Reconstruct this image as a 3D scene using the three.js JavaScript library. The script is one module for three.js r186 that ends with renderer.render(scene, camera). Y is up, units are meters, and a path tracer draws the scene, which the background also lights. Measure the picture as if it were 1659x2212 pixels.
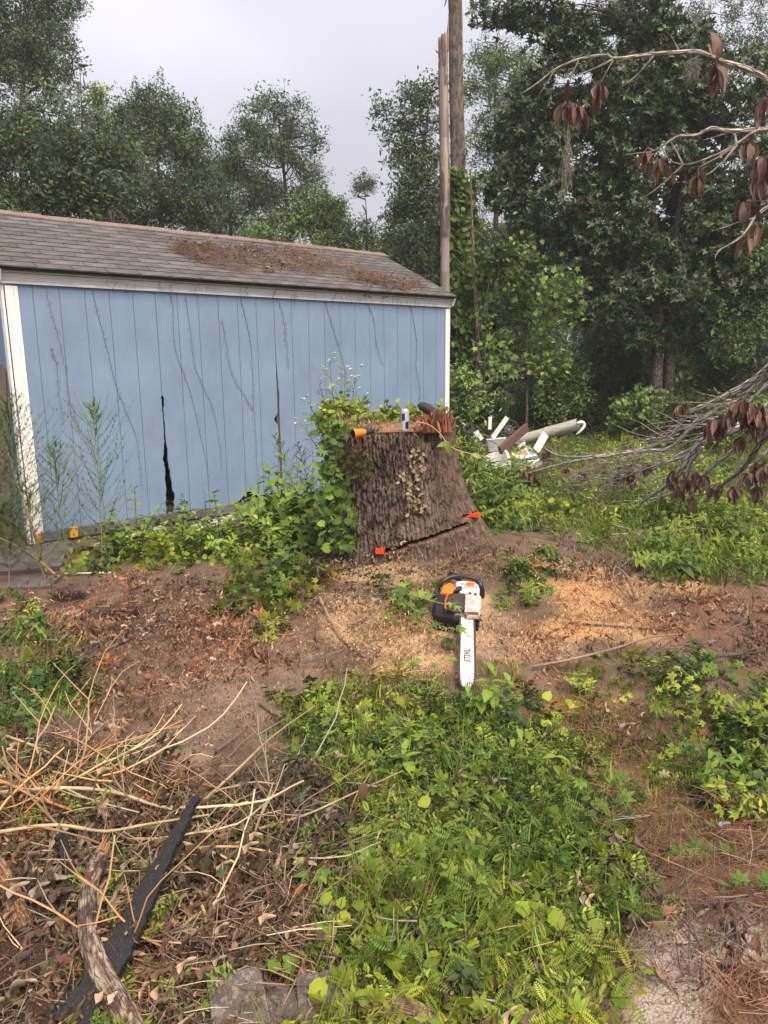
import * as THREE from 'three';
import { mergeGeometries, mergeVertices } from 'three/addons/utils/BufferGeometryUtils.js';
import { RoundedBoxGeometry } from 'three/addons/geometries/RoundedBoxGeometry.js';
import { TextGeometry } from 'three/addons/geometries/TextGeometry.js';
import { FontLoader } from 'three/addons/loaders/FontLoader.js';

// ------------------------------------------------------------------ camera, sky, sun, exposure
const scene = new THREE.Scene();
const camera = new THREE.PerspectiveCamera(70, 0.75, 0.05, 400);
camera.position.set(0, 1.6, 0);
camera.rotation.order = 'YXZ';
camera.rotation.set(-11.7 * Math.PI / 180, 0, -0.0095);
camera.updateMatrixWorld(true); camera.updateProjectionMatrix();
const EXPOSURE = 2.12;
const renderer = new THREE.WebGLRenderer({ antialias: true });
renderer.toneMapping = THREE.LinearToneMapping;
renderer.toneMappingExposure = EXPOSURE;
renderer.shadowMap.enabled = true;

// ------------------------------------------------------------------ noise
function rngOf(seed) { let a = seed >>> 0; return () => { a |= 0; a = a + 0x6D2B79F5 | 0; let t = Math.imul(a ^ a >>> 15, 1 | a); t = t + Math.imul(t ^ t >>> 7, 61 | t) ^ t; return ((t ^ t >>> 14) >>> 0) / 4294967296; }; }
let R = rngOf(7);
const rr = (a, b) => a + (b - a) * R();
const pick = (a) => a[Math.floor(R() * a.length)];
const clamp = (x, a = 0, b = 1) => Math.min(b, Math.max(a, x));
const sstep = (a, b, x) => { const t = clamp((x - a) / (b - a)); return t * t * (3 - 2 * t); };
const mix = (a, b, t) => a + (b - a) * t;
const mix3 = (a, b, t) => [mix(a[0], b[0], t), mix(a[1], b[1], t), mix(a[2], b[2], t)];
function h3(x, y, z) { let n = Math.imul(x, 374761393) + Math.imul(y, 668265263) + Math.imul(z, 2147483647 - 1274126177) | 0; n = Math.imul(n ^ n >>> 13, 1274126177); n = Math.imul(n ^ n >>> 16, 2246822519); return ((n ^ n >>> 15) >>> 0) / 4294967296; }
const md = (a, p) => p ? ((a % p) + p) % p : a;
function vn(x, y, z = 0, p = 0) {      // value noise, tileable in x and y with period p
  const xi = Math.floor(x), yi = Math.floor(y), zi = Math.floor(z), u0 = x - xi, v0 = y - yi, w0 = z - zi;
  const u = u0 * u0 * (3 - 2 * u0), v = v0 * v0 * (3 - 2 * v0), w = w0 * w0 * (3 - 2 * w0);
  const X0 = md(xi, p), X1 = md(xi + 1, p), Y0 = md(yi, p), Y1 = md(yi + 1, p);
  const f = (Z) => mix(mix(h3(X0, Y0, Z), h3(X1, Y0, Z), u), mix(h3(X0, Y1, Z), h3(X1, Y1, Z), u), v);
  return w0 ? mix(f(zi), f(zi + 1), w) : f(zi);
}
function fbm(x, y, z = 0, oct = 4, p = 0) { let s = 0, a = 0.5, n = 0; for (let i = 0; i < oct; i++) { s += a * vn(x, y, z + i * 17, p); n += a; a *= 0.5; x *= 2; y *= 2; z *= 1; p *= 2; } return s / n; }
function voro(x, y, p = 0, seed = 0, py = p) {  // [F1, F2, id]
  const xi = Math.floor(x), yi = Math.floor(y); let a = 9, b = 9, id = 0;
  for (let j = -1; j <= 1; j++) for (let i = -1; i <= 1; i++) {
    const cx = md(xi + i, p), cy = md(yi + j, py), q = h3(cx, cy, seed + 3), dx = xi + i + q - x, dy = yi + j + h3(cx, cy, seed + 11) - y, d = Math.sqrt(dx * dx + dy * dy);
    if (d < a) { b = a; a = d; id = q; } else if (d < b) b = d;
  }
  return [a, b, id];
}
// ------------------------------------------------------------------ overcast sky: brighter overhead, soft lavender cloud
{
  const W = 512, H = 256, d = new Float32Array(W * H * 4);
  for (let y = 0; y < H; y++) for (let x = 0; x < W; x++) {
    const el = (y + 0.5) / H * Math.PI - Math.PI / 2, az = (x + 0.5) / W * 2 * Math.PI, s = Math.sin(el);
    const k = s > 0 ? (1 + 2 * s) / 3 : 0.33;
    const cx = Math.cos(el) * Math.cos(az), cz = Math.cos(el) * Math.sin(az), q = 1 / (0.35 + Math.max(s, 0));
    const c = fbm(cx * q * 1.3 + 9, cz * q * 1.3 + 9, s * 2, 5) - 0.5, c2 = fbm(cx * q * 3 + 3, cz * q * 3 + 5, s * 3, 4) - 0.5;
    const L = 0.76 * k * (1 + 0.55 * c + 0.16 * c2), t = clamp(0.5 + c * 2.4), o = (y * W + x) * 4;
    d[o] = L * mix(0.97, 1.0, t); d[o + 1] = L * mix(0.965, 0.975, t); d[o + 2] = L * mix(1.10, 1.075, t); d[o + 3] = 1;
  }
  const t = new THREE.DataTexture(d, W, H, THREE.RGBAFormat, THREE.FloatType);
  t.mapping = THREE.EquirectangularReflectionMapping; t.magFilter = t.minFilter = THREE.LinearFilter; t.needsUpdate = true;
  scene.background = t; scene.environment = t;
}
const sun = new THREE.DirectionalLight(0xffe9cc, 2.5);
sun.position.set(9, 24, 11); sun.target.position.set(0, 0, -6);
sun.castShadow = true; sun.shadow.radius = 40;
Object.assign(sun.shadow.camera, { left: -22, right: 22, top: 22, bottom: -22, near: 1, far: 90 }); sun.shadow.mapSize.set(4096, 4096);
scene.add(sun, sun.target);
scene.fog = new THREE.FogExp2(new THREE.Color(0.80, 0.82, 0.86), 0.0016);

// ------------------------------------------------------------------ names and entries
const used = {};
function numbered(n) { const k = used[n] = (used[n] ?? -1) + 1; return k ? n + '_' + String(k).padStart(3, '0') : n; }
function tag(o, label, category, group, kind) { Object.assign(o.userData, { label, category }); if (group) o.userData.group = group; if (kind) o.userData.kind = kind; return o; }
function thing(name, label, category, pos = [0, 0, 0], group) { const o = new THREE.Group(); o.name = numbered(name); o.position.set(...pos); scene.add(o); return tag(o, label, category, group); }
function part(name, geo, mat, parent, kind) { const m = new THREE.Mesh(geo, mat); m.name = name; m.castShadow = m.receiveShadow = true; parent.add(m); if (kind) m.userData.kind = kind; return m; }
function solo(name, geo, mat, label, category, group, pos) { const m = new THREE.Mesh(geo, mat); m.name = numbered(name); m.castShadow = m.receiveShadow = true; if (pos) m.position.set(...pos); scene.add(m); return tag(m, label, category, group); }

// ------------------------------------------------------------------ sight lines: a place in the photograph (1659 x 2212 units) and how far away it stands
const V = (x, y, z) => new THREE.Vector3(x, y, z);
function ray(px, py) { return V(px / 1659 * 2 - 1, 1 - py / 1106, 0.5).unproject(camera).sub(camera.position).normalize(); }
function at(px, py, d) { const r = ray(px, py); return r.multiplyScalar(d / -r.z).add(camera.position); }
const F = 1580;
function proj(x, y, z) { const v = V(x, y, z).project(camera); return [(v.x + 1) * 829.5, (1 - v.y) * 1106]; }

// ------------------------------------------------------------------ lie of the land
const STUMP = { x: 0.065, z: -5.5, top: 1.11, r: 0.452 };
function hgt(x, z) {
  const dx = x - STUMP.x - 0.25, dz = z - STUMP.z, r2 = (dx * dx) / (dx > 0 ? 2.2 : 1.9) + dz * dz / 1.35;
  let y = 0.27 * Math.exp(-r2);
  y -= 0.05 * Math.exp(-((z + 3.1) ** 2) / 0.5) * Math.exp(-(x * x) / 6);
  y += 0.10 * Math.exp(-((x + 1.0) ** 2) / 0.5 - ((z + 2.05) ** 2) / 0.45);
  const near = Math.exp(-(x * x + (z + 4) ** 2) / 60);
  y += near * (0.07 * (fbm(x * 0.9 + 4, z * 0.9 + 8, 0, 3) - 0.5) + 0.03 * (fbm(x * 5 + 40, z * 5 + 40, 0, 3) - 0.5));
  y += 0.25 * (fbm(x * 0.12 + 40, z * 0.12 + 40, 0, 2) - 0.5) * sstep(12, 30, Math.hypot(x, z));
  return y;
}
function ground(px, py, lift = 0) {     // where the sight line meets the land
  const r = ray(px, py), o = camera.position; let t = 0.5, p = V(0, 0, 0);
  for (let i = 0; i < 400; i++) { p.copy(r).multiplyScalar(t).add(o); const g = p.y - hgt(p.x, p.z) - lift; if (g < 0.002) break; t += Math.max(0.004, g * 0.6); if (t > 90) break; }
  return p;
}

// ------------------------------------------------------------------ geometry collector: positions, uv (metres), colours (linear)
class GB {
  constructor() { this.p = []; this.u = []; this.c = []; this.i = []; }
  get n() { return this.p.length / 3; }
  v(x, y, z, c, u = 0, w = 0) { this.p.push(x, y, z); this.u.push(u, w); this.c.push(c[0], c[1], c[2]); return this.n - 1; }
  t(a, b, c) { this.i.push(a, b, c); }
  q(a, b, c, d) { this.i.push(a, b, c, a, c, d); }
  add(t, m, col, jit) {                  // a template {p, i, s (shade per vertex)} under matrix m
    const b = this.n, e = m.elements, P = t.p;
    for (let k = 0, j = 0; k < P.length; k += 3, j++) {
      const x = P[k], y = P[k + 1], z = P[k + 2], s = t.s ? t.s[j] : 1;
      this.p.push(e[0] * x + e[4] * y + e[8] * z + e[12], e[1] * x + e[5] * y + e[9] * z + e[13], e[2] * x + e[6] * y + e[10] * z + e[14]);
      this.c.push(col[0] * s, col[1] * s, col[2] * s); this.u.push(x, y);
    }
    for (const k of t.i) this.i.push(b + k);
    return this;
  }
  tube(pts, rad, sides, col, cap = true, wob = 0) {   // pts: Vector3[], rad: number[] or function of 0..1
    const n = pts.length, b = this.n; let nrm = null, len = 0;
    const T = V(0, 0, 0), B = V(0, 0, 0), Nn = V(0, 0, 0);
    for (let k = 0; k < n; k++) {
      T.copy(pts[Math.min(k + 1, n - 1)]).sub(pts[Math.max(k - 1, 0)]).normalize();
      if (!nrm) { nrm = Math.abs(T.y) < 0.9 ? V(0, 1, 0) : V(1, 0, 0); }
      Nn.copy(nrm).addScaledVector(T, -nrm.dot(T)).normalize(); nrm = Nn.clone(); B.crossVectors(T, Nn);
      if (k) len += pts[k].distanceTo(pts[k - 1]);
      const r = typeof rad === 'function' ? rad(k / (n - 1)) : rad[k];
      const cc = typeof col === 'function' ? col(k / (n - 1)) : col;
      for (let s = 0; s <= sides; s++) {
        const a = s / sides * 2 * Math.PI, q = r * (wob ? 1 + wob * (h3(k, s % sides, b) - 0.5) : 1), ca = Math.cos(a) * q, sa = Math.sin(a) * q;
        this.v(pts[k].x + Nn.x * ca + B.x * sa, pts[k].y + Nn.y * ca + B.y * sa, pts[k].z + Nn.z * ca + B.z * sa, cc, s / sides * Math.max(1, Math.round(2 * Math.PI * r / 0.3)) * 0.3, len);
      }
    }
    const w = sides + 1;
    for (let k = 0; k < n - 1; k++) for (let s = 0; s < sides; s++) this.q(b + k * w + s, b + k * w + s + 1, b + (k + 1) * w + s + 1, b + (k + 1) * w + s);
    if (cap) for (const k of [0, n - 1]) {
      const cc = typeof col === 'function' ? col(k / (n - 1)) : col, m = this.v(pts[k].x, pts[k].y, pts[k].z, cc, 0, 0);
      for (let s = 0; s < sides; s++) k ? this.t(b + k * w + s, b + k * w + s + 1, m) : this.t(b + s + 1, b + s, m);
    }
    return this;
  }
  box(cx, cy, cz, sx, sy, sz, col, rot) {
    const m = new THREE.Matrix4().makeRotationFromEuler(rot ?? new THREE.Euler()).setPosition(cx, cy, cz);
    return this.add(BOX, m.multiply(new THREE.Matrix4().makeScale(sx, sy, sz)), col);
  }
  build(smooth = true) {
    const g = new THREE.BufferGeometry();
    g.setAttribute('position', new THREE.Float32BufferAttribute(this.p, 3)); g.setAttribute('uv', new THREE.Float32BufferAttribute(this.u, 2)); g.setAttribute('color', new THREE.Float32BufferAttribute(this.c, 3));
    g.setIndex(this.i); g.computeVertexNormals(); return g;
  }
}
const BOX = (() => { const g = new THREE.BoxGeometry(1, 1, 1); return { p: [...g.attributes.position.array], i: [...g.index.array] }; })();
function spline(pts, n) { return new THREE.CatmullRomCurve3(pts).getPoints(n); }
function M4(p, q, s) { return new THREE.Matrix4().compose(p, q, typeof s === 'number' ? V(s, s, s) : s); }
const Q = (x, y, z) => new THREE.Quaternion().setFromEuler(new THREE.Euler(x, y, z, 'YXZ'));
// frame whose y axis runs along d and whose z axis faces as near to up as it can
function along(d, up = V(0, 1, 0), roll = 0) {
  const y = d.clone().normalize(); let x = V(0, 0, 0).crossVectors(y, up); if (x.lengthSq() < 1e-5) x = V(1, 0, 0); x.normalize(); const z = V(0, 0, 0).crossVectors(x, y);
  const q = new THREE.Quaternion().setFromRotationMatrix(new THREE.Matrix4().makeBasis(x, y, z)); return roll ? q.multiply(new THREE.Quaternion().setFromAxisAngle(V(0, 1, 0), roll)) : q;
}
const jit = (c, a) => { const k = 1 + (R() - 0.5) * 2 * a, w = (R() - 0.5) * a; return [c[0] * k * (1 + w), c[1] * k, c[2] * k * (1 - w)]; };

// ------------------------------------------------------------------ textures
const toS = (x) => { x = clamp(x); return 255 * (x <= 0.0031308 ? 12.92 * x : 1.055 * x ** (1 / 2.4) - 0.055); };
function tex(n, fn, color = true, m = n) {
  const d = new Uint8Array(n * m * 4);
  for (let y = 0; y < m; y++) for (let x = 0; x < n; x++) { const c = fn((x + 0.5) / n, (y + 0.5) / m), o = (y * n + x) * 4, a = Array.isArray(c) ? c : [c, c, c]; for (let k = 0; k < 3; k++) d[o + k] = color ? toS(a[k]) : 255 * clamp(a[k]); d[o + 3] = 255; }
  const t = new THREE.DataTexture(d, n, m); t.wrapS = t.wrapT = THREE.RepeatWrapping; t.magFilter = t.minFilter = THREE.LinearFilter; if (color) t.colorSpace = THREE.SRGBColorSpace; t.needsUpdate = true; return t;
}
function rep(t, x, y = x) { const c = t.clone(); c.repeat.set(x, y); c.needsUpdate = true; return c; }
const std = (o) => new THREE.MeshStandardMaterial({ roughness: 0.85, ...o });
const leafMat = (o = {}) => new THREE.MeshPhysicalMaterial({ vertexColors: true, roughness: 0.65, transmission: 0.4, thickness: 0, side: THREE.DoubleSide, specularIntensity: 0.4, ...o });
// soil: crumbs and grit, 0.8 m tile
const soilT = tex(1024, (u, v) => { const a = fbm(u * 8, v * 8, 1, 5, 8), b = voro(u * 90, v * 90, 90)[0], c = vn(u * 256, v * 256, 4, 256); return 0.32 + 0.42 * a + 0.28 * (c - 0.5) + 0.22 * (0.5 - b); });
const soilB = tex(1024, (u, v) => { const a = fbm(u * 8, v * 8, 1, 6, 8), b = voro(u * 90, v * 90, 90)[0], c = voro(u * 34, v * 34, 34, 5)[0]; return 0.5 * a + 0.3 * (1 - b) + 0.3 * (1 - c) - 0.1; }, false);
// rough bark, 0.6 m tile, long plates
const barkT = tex(512, (u, v) => { const b = voro(u * 14, v * 5, 14, 2, 5), e = sstep(0.02, 0.28, b[1] - b[0]); const f = fbm(u * 24, v * 8, 6, 4, 8); return mix(0.18, 0.55 + 0.3 * b[2], e) * (0.6 + 0.8 * f); });
const barkB = tex(512, (u, v) => { const b = voro(u * 14, v * 5, 14, 2, 5), e = sstep(0.02, 0.3, b[1] - b[0]); return e * 0.7 + 0.3 * fbm(u * 24, v * 16, 6, 4, 8); }, false);
const woodT = tex(512, (u, v) => { const f = fbm(u * 40, v * 3, 5, 4, 0), g = fbm(u * 9 + f, v * 1.5, 8, 3, 0); return 0.4 + 0.55 * f * g + 0.28 * g; });
const woodB = tex(512, (u, v) => fbm(u * 60, v * 4, 5, 4, 0), false);
const grain = tex(512, (u, v) => 0.55 + 0.5 * (fbm(u * 64, v * 64, 3, 3, 64) - 0.5) + 0.5 * (fbm(u * 5, v * 5, 6, 4, 5) - 0.5));
const grainB = tex(512, (u, v) => fbm(u * 64, v * 64, 3, 4, 64), false);
const barkMat = (c) => std({ color: new THREE.Color().setRGB(...c), map: rep(barkT, 1 / 0.6), bumpMap: rep(barkB, 1 / 0.6), bumpScale: 0.02, roughness: 0.95, vertexColors: true });
const woodMat = (c, o) => std({ color: new THREE.Color().setRGB(...c), map: rep(woodT, 3, 1), bumpMap: rep(woodB, 3, 1), bumpScale: 0.003, roughness: 0.9, ...o });
const paint = (c, o) => std({ color: new THREE.Color().setRGB(...c), map: grain, bumpMap: grainB, bumpScale: 0.0015, roughness: 0.6, ...o });
const vcol = (o) => std({ vertexColors: true, ...o });
// ------------------------------------------------------------------ ground
// what the soil is made of in each place: [x, y, half width, half height] on the photograph, taken down to the land
const inBlob = (b, px, py) => { const dx = (px - b[0]) / b[2], dy = (py - b[1]) / b[3]; return Math.sqrt(dx * dx + dy * dy); };
const SOIL = [
  // colour, strength, blobs
  [[0.150, 0.098, 0.070], 1.0, [[250, 1340, 330, 110], [420, 1480, 330, 200], [300, 1650, 300, 140], [640, 1250, 160, 90]]],          // dark brown loam
  [[0.225, 0.160, 0.118], 0.9, [[500, 1500, 190, 130], [560, 1430, 150, 80], [380, 1620, 120, 70]]],                       // trodden bare earth
  [[0.075, 0.052, 0.038], 0.9, [[200, 2000, 420, 330], [560, 2050, 240, 260], [250, 1330, 80, 30], [150, 1290, 50, 22]]],            // wet dark humus
  [[0.50, 0.36, 0.22], 1.0, [[1000, 1330, 90, 50], [850, 1330, 130, 60], [880, 1410, 130, 60], [960, 1390, 120, 40], [770, 1340, 90, 60], [820, 1240, 110, 30]]],    // pale sawdust
  [[0.40, 0.295, 0.215], 0.9, [[1140, 1390, 150, 42], [1080, 1360, 60, 30]]],                                                 // grey pink sawdust
  [[0.50, 0.315, 0.16], 1.0, [[1310, 1290, 130, 60], [1230, 1250, 110, 40], [1400, 1350, 110, 40], [1250, 1360, 100, 34], [1470, 1270, 80, 30]]],  // orange sawdust
  [[0.34, 0.165, 0.06], 0.9, [[355, 1636, 36, 15], [1215, 1545, 60, 40], [1500, 1590, 40, 20], [1440, 2000, 60, 22], [1480, 1690, 40, 14]]],
  [[0.150, 0.080, 0.048], 0.9, [[1330, 1620, 130, 110], [1400, 1800, 150, 130], [1560, 1880, 190, 140], [1560, 2150, 200, 120], [1560, 1330, 220, 60]]],   // red brown needle duff
  [[0.40, 0.35, 0.31], 1.0, [[1480, 2080, 130, 90], [1440, 2170, 90, 80], [1590, 2040, 90, 60]]],                             // pale sand
];
function soilAt(x, z) {
  const y = hgt(x, z), d = -z;
  const w1 = fbm(x * 1.7 + 20, z * 1.7 + 20, 0, 3) - 0.5, w2 = fbm(x * 7 + 20, z * 7 + 20, 3, 3) - 0.5;
  const far = sstep(6, 9, Math.hypot(x, z));
  let c = mix3([0.150, 0.102, 0.068], [0.070, 0.074, 0.030], clamp(far + w1 * 0.5));
  if (d > 0.7) {
    const [px, py] = proj(x, y, z);
    for (const [col, s, bl] of SOIL) {
      let k = 0; for (const b of bl) k = Math.max(k, 1 - sstep(0.62, 1.15, inBlob(b, px, py) + w1 * 0.5 + w2 * 0.7));
      if (k > 0) c = mix3(c, col, k * s);
    }
  }
  const v = 1 + 0.45 * w2 + 0.25 * (vn(x * 40 + 99, z * 40 + 99) - 0.5);
  return [c[0] * v, c[1] * v, c[2] * v];
}
{
  const axis = (lo, hi, step, out) => { const a = [lo]; while (a[a.length - 1] < hi) a.push(a[a.length - 1] + step); let s = step; const b = []; let l = lo; while (l > -out) { s *= 1.13; l -= s; b.unshift(l); } s = step; let h = a[a.length - 1]; while (h < out) { s *= 1.13; h += s; a.push(h); } return b.concat(a); };
  const X = axis(-3.2, 3.4, 0.034, 170), Z = axis(-7.6, -1.0, 0.034, 170);
  const g = new GB();
  for (const z of Z) for (const x of X) g.v(x, hgt(x, z), z, soilAt(x, z), x / 0.8, z / 0.8);
  const n = X.length;
  for (let j = 0; j < Z.length - 1; j++) for (let i = 0; i < n - 1; i++) g.q(j * n + i, (j + 1) * n + i, (j + 1) * n + i + 1, j * n + i + 1);
  const o = solo('ground', g.build(), vcol({ map: soilT, bumpMap: soilB, bumpScale: 0.02, roughness: 1, color: new THREE.Color(1.75, 1.69, 1.58) }), 'bare brown earth, sawdust and sand under the plants', 'ground');
  o.userData.kind = 'structure';
}

// ------------------------------------------------------------------ shed
const SH = { x: -3.165, z: -6.39, W: 5.26, D: 2.86, H: 2.26, ridge: 3.07, turn: 40.1 * Math.PI / 180 };
const shU = V(Math.cos(SH.turn), 0, -Math.sin(SH.turn)), shN = V(Math.sin(SH.turn), 0, Math.cos(SH.turn));
const shed = thing('shed', 'weathered pale blue wooden shed with white trim and grey shingle roof', 'shed', [SH.x, 0, SH.z]); shed.rotation.y = SH.turn;
function onWall(px, py, out = 0) {      // place on the shed's long wall, in the shed's own measure
  const r = ray(px, py), o = V(SH.x, 0, SH.z).addScaledVector(shN, out), t = o.clone().sub(camera.position).dot(shN) / r.dot(shN), p = r.multiplyScalar(t).add(camera.position).sub(o);
  return [p.dot(shU), p.y];
}
{
  // worn paint: blue with chalky and grimy clouds, darker splash towards the bottom boards is left to stains of their own shape
  const blue = tex(512, (u, v) => { const a = fbm(u * 4, v * 4, 1, 5, 4), b = fbm(u * 26, v * 5, 4, 4, 0), st = 0.6 * sstep(0.58, 0.78, fbm(u * 9, v * 9, 9, 5, 9)); const k = 0.80 + 0.32 * a + 0.10 * (b - 0.5) - 0.13 * st; return [0.190 * k + 0.02 * st, 0.282 * k + 0.008 * st, 0.425 * k]; });
  const blueB = tex(512, (u, v) => 0.5 * fbm(u * 60, v * 9, 4, 4, 0) + 0.5 * fbm(u * 5, v * 5, 2, 4, 5), false);
  const mBlue = std({ map: rep(blue, 1 / 1.5), bumpMap: rep(blueB, 1 / 0.9), bumpScale: 0.004, roughness: 0.62 });
  const white = tex(512, (u, v) => { const a = fbm(u * 5, v * 5, 2, 5, 5), b = sstep(0.6, 0.72, fbm(u * 22, v * 22, 7, 4, 22)); const k = 0.82 + 0.12 * (a - 0.5); return [mix(k, 0.32, b * 0.6), mix(k, 0.30, b * 0.6), mix(k * 1.02, 0.29, b * 0.6)]; });
  const mWhite = std({ map: rep(white, 1 / 0.8), bumpMap: rep(woodB, 3, 0.5), bumpScale: 0.002, roughness: 0.6 });
  const mDark = std({ color: new THREE.Color(0.03, 0.026, 0.022), roughness: 1 }), mRot = woodMat([0.20, 0.105, 0.07]);
  const H = SH.H, W = SH.W, y0 = 0.10;
  // ---- long wall: four sheets of grooved siding, their meeting edges split and rotten near the ground
  const step = W / 24;
  const jag = (s, y, amp, sc) => (fbm(y * sc + s * 13, s * 7.7 + 3, 0, 3) - 0.5) * amp;
  const edge = [];                                                       // for each meeting edge: [left side, right side] as functions of height
  edge[6] = [(y) => -(y < 1.28 ? 0.004 + 0.012 * sstep(1.28, 0.3, y) + Math.max(0, jag(1, y, 0.06, 9)) + Math.max(0, jag(6, y, 0.03, 30)) + 0.018 * sstep(0.55, 0.15, y) : 0.002), (y) => (y < 1.28 ? 0.006 + 0.014 * sstep(1.28, 0.3, y) + Math.max(-0.004, jag(2, y, 0.07, 7)) + Math.max(0, jag(8, y, 0.03, 26)) + 0.022 * sstep(0.6, 0.4, y) : 0.002)];
  edge[12] = [(y) => -(y < 1.72 ? 0.003 + Math.max(0, jag(3, y, 0.04, 9)) * sstep(1.75, 1.0, y) + 0.05 * Math.exp(-((y - 0.98) ** 2) / 0.0018) + 0.02 * Math.exp(-((y - 0.72) ** 2) / 0.003) : 0.002), (y) => (y < 1.72 ? 0.003 + 0.018 * sstep(1.7, 1.2, y) + Math.max(0, jag(4, y, 0.03, 8)) * sstep(1.75, 1.0, y) : 0.002)];
  edge[18] = [() => -0.0015, () => 0.0015];
  const rotBottom = (x) => 0.02 * fbm(x * 9, 3, 0, 3) + 0.11 * Math.exp(-((x - 2.23) ** 2) / 0.010) + 0.05 * Math.exp(-((x - 2.42) ** 2) / 0.006);
  for (let p = 0; p < 4; p++) {
    const parts = [];
    for (let k = p * 6; k < p * 6 + 6; k++) {
      const s = new THREE.Shape(), L = edge[k], Rr = edge[k + 1], ys = []; for (let y = y0; y < H; y += 0.022) ys.push(y); ys.push(H);
      const lx = (y) => k * step + (k % 6 === 0 && L ? L[1](y) : 0.0019), rx = (y) => (k + 1) * step + (k % 6 === 5 && Rr ? Rr[0](y) : -0.0019);
      const low = (x) => y0 + rotBottom(x);
      const lp = L && k % 6 === 0 ? ys : [low(lx(y0)), H], rp = Rr && k % 6 === 5 ? ys : [low(rx(y0)), H];
      const pts = [];
      for (const y of [...lp].reverse()) pts.push([lx(y), Math.max(y, low(lx(y)))]);
      for (let q = 1; q < 8; q++) { const x = mix(lx(y0), rx(y0), q / 8); pts.push([x, low(x)]); }
      for (const y of rp) pts.push([rx(y), Math.max(y, low(rx(y)))]);
      const uniq = pts.filter((a, i) => !i || Math.hypot(a[0] - pts[i - 1][0], a[1] - pts[i - 1][1]) > 0.0005);
      uniq.forEach((a, i) => i ? s.lineTo(...a) : s.moveTo(...a));
      const g = new THREE.ExtrudeGeometry(s, { depth: 0.011, bevelEnabled: true, bevelThickness: 0.002, bevelSize: 0.0015, bevelOffset: -0.0015, bevelSegments: 1 }); g.translate(0, 0, -0.013);
      parts.push(g);
      if (k % 6 !== 5) { const b = new THREE.BoxGeometry(0.02, H - y0 - 0.08, 0.006); b.translate((k + 1) * step, (H + y0 + 0.08) / 2, -0.0125); parts.push(b.toNonIndexed()); }
    }
    part('siding_panel', mergeGeometries(parts.map((g) => g.index ? g.toNonIndexed() : g)), mBlue, shed);
  }
  // stud behind the brown crack, dark inside
  const stud = new THREE.BoxGeometry(0.04, H - 0.2, 0.09); stud.translate(12 * step + 0.012, H / 2 + 0.05, -0.064); part('stud', stud, mRot, shed);
  const stud2 = new THREE.BoxGeometry(0.04, 0.9, 0.09); stud2.translate(6 * step + 0.0, 1.83, -0.064); part('stud', stud2, mRot, shed);
  const wallBox = (name, sx, sy, sz, x, y, z, m = mBlue) => { const g = new THREE.BoxGeometry(sx, sy, sz); g.translate(x, y, z); return part(name, g, m, shed); };
  wallBox('wall', W, H - y0, 0.02, W / 2, (H + y0) / 2, -SH.D);
  wallBox('floor', W - 0.02, 0.05, SH.D - 0.06, W / 2, 0.125, -SH.D / 2, mDark);
  for (const x of [0.006, W - 0.006]) {
    const s = new THREE.Shape(); s.moveTo(0, y0); s.lineTo(SH.D, y0); s.lineTo(SH.D, H); s.lineTo(SH.D / 2, SH.ridge - 0.06); s.lineTo(0, H);
    const g = new THREE.ExtrudeGeometry(s, { depth: 0.012, bevelEnabled: false }); g.rotateY(Math.PI / 2); g.translate(x - 0.006, 0, -0.002); part('wall', g, mBlue, shed);
  }
  // white boards
  const board = (name, sx, sy, sz, x, y, z, rz = 0, m = mWhite) => { const g = new RoundedBoxGeometry(sx, sy, sz, 1, 0.004); if (sy > sx) { const u = g.attributes.uv; for (let i = 0; i < u.count; i++) u.setXY(i, u.getY(i), u.getX(i)); } const q = part(name, g, m, shed); q.position.set(x, y, z); q.rotation.z = rz; return q; };
  board('corner_trim', 0.10, H - 0.03, 0.02, 0.048, H / 2 + 0.0, 0.0125);
  board('corner_trim', 0.02, H - 0.03, 0.09, -0.0205, H / 2, -0.03);
  board('corner_trim', 0.075, H - 0.08, 0.02, W - 0.03, H / 2 + 0.02, 0.0125);
  board('frieze_board', W + 0.06, 0.088, 0.022, W / 2, H + 0.046, 0.0145);
  board('fascia_board', W + 0.07, 0.055, 0.02, W / 2 - 0.025, H + 0.121, 0.052);
  board('soffit', W + 0.1, 0.012, 0.05, W / 2, H + 0.1, 0.03);
  const slope = Math.atan2(SH.ridge - 2.385, SH.D / 2 + 0.09), sl = Math.hypot(SH.ridge - 2.385, SH.D / 2 + 0.09);
  for (const [x, sg] of [[-0.045, 1], [W + 0.012, 1], [-0.045, -1], [W + 0.012, -1]]) {
    const q = board('rake_board', 0.022, 0.10, sl, x, (SH.ridge + 2.385) / 2 - 0.065, sg > 0 ? -SH.D / 4 + 0.045 : -SH.D * 0.75 - 0.045); q.rotation.set(sg * slope, 0, 0);
  }
  // roof deck, then shingles laid one by one
  for (const sg of [1, -1]) { const g = new THREE.BoxGeometry(W + 0.06, 0.02, sl); const q = part('roof_deck', g, mDark, shed); q.position.set(W / 2 - 0.02, (SH.ridge + 2.385) / 2 - 0.012, sg > 0 ? -SH.D / 4 + 0.045 : -SH.D * 0.75 - 0.045); q.rotation.x = sg * slope; }
  const shT = tex(256, (u, v) => { const s = vn(u * 128, v * 128, 3, 128), a = fbm(u * 5, v * 5, 2, 4, 5); const k = 0.5 + 0.75 * s * 0.6 + 0.5 * (a - 0.5); return [k, k * 0.98, k * 0.96]; });
  const shB = tex(256, (u, v) => vn(u * 128, v * 128, 3, 128), false);
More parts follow.
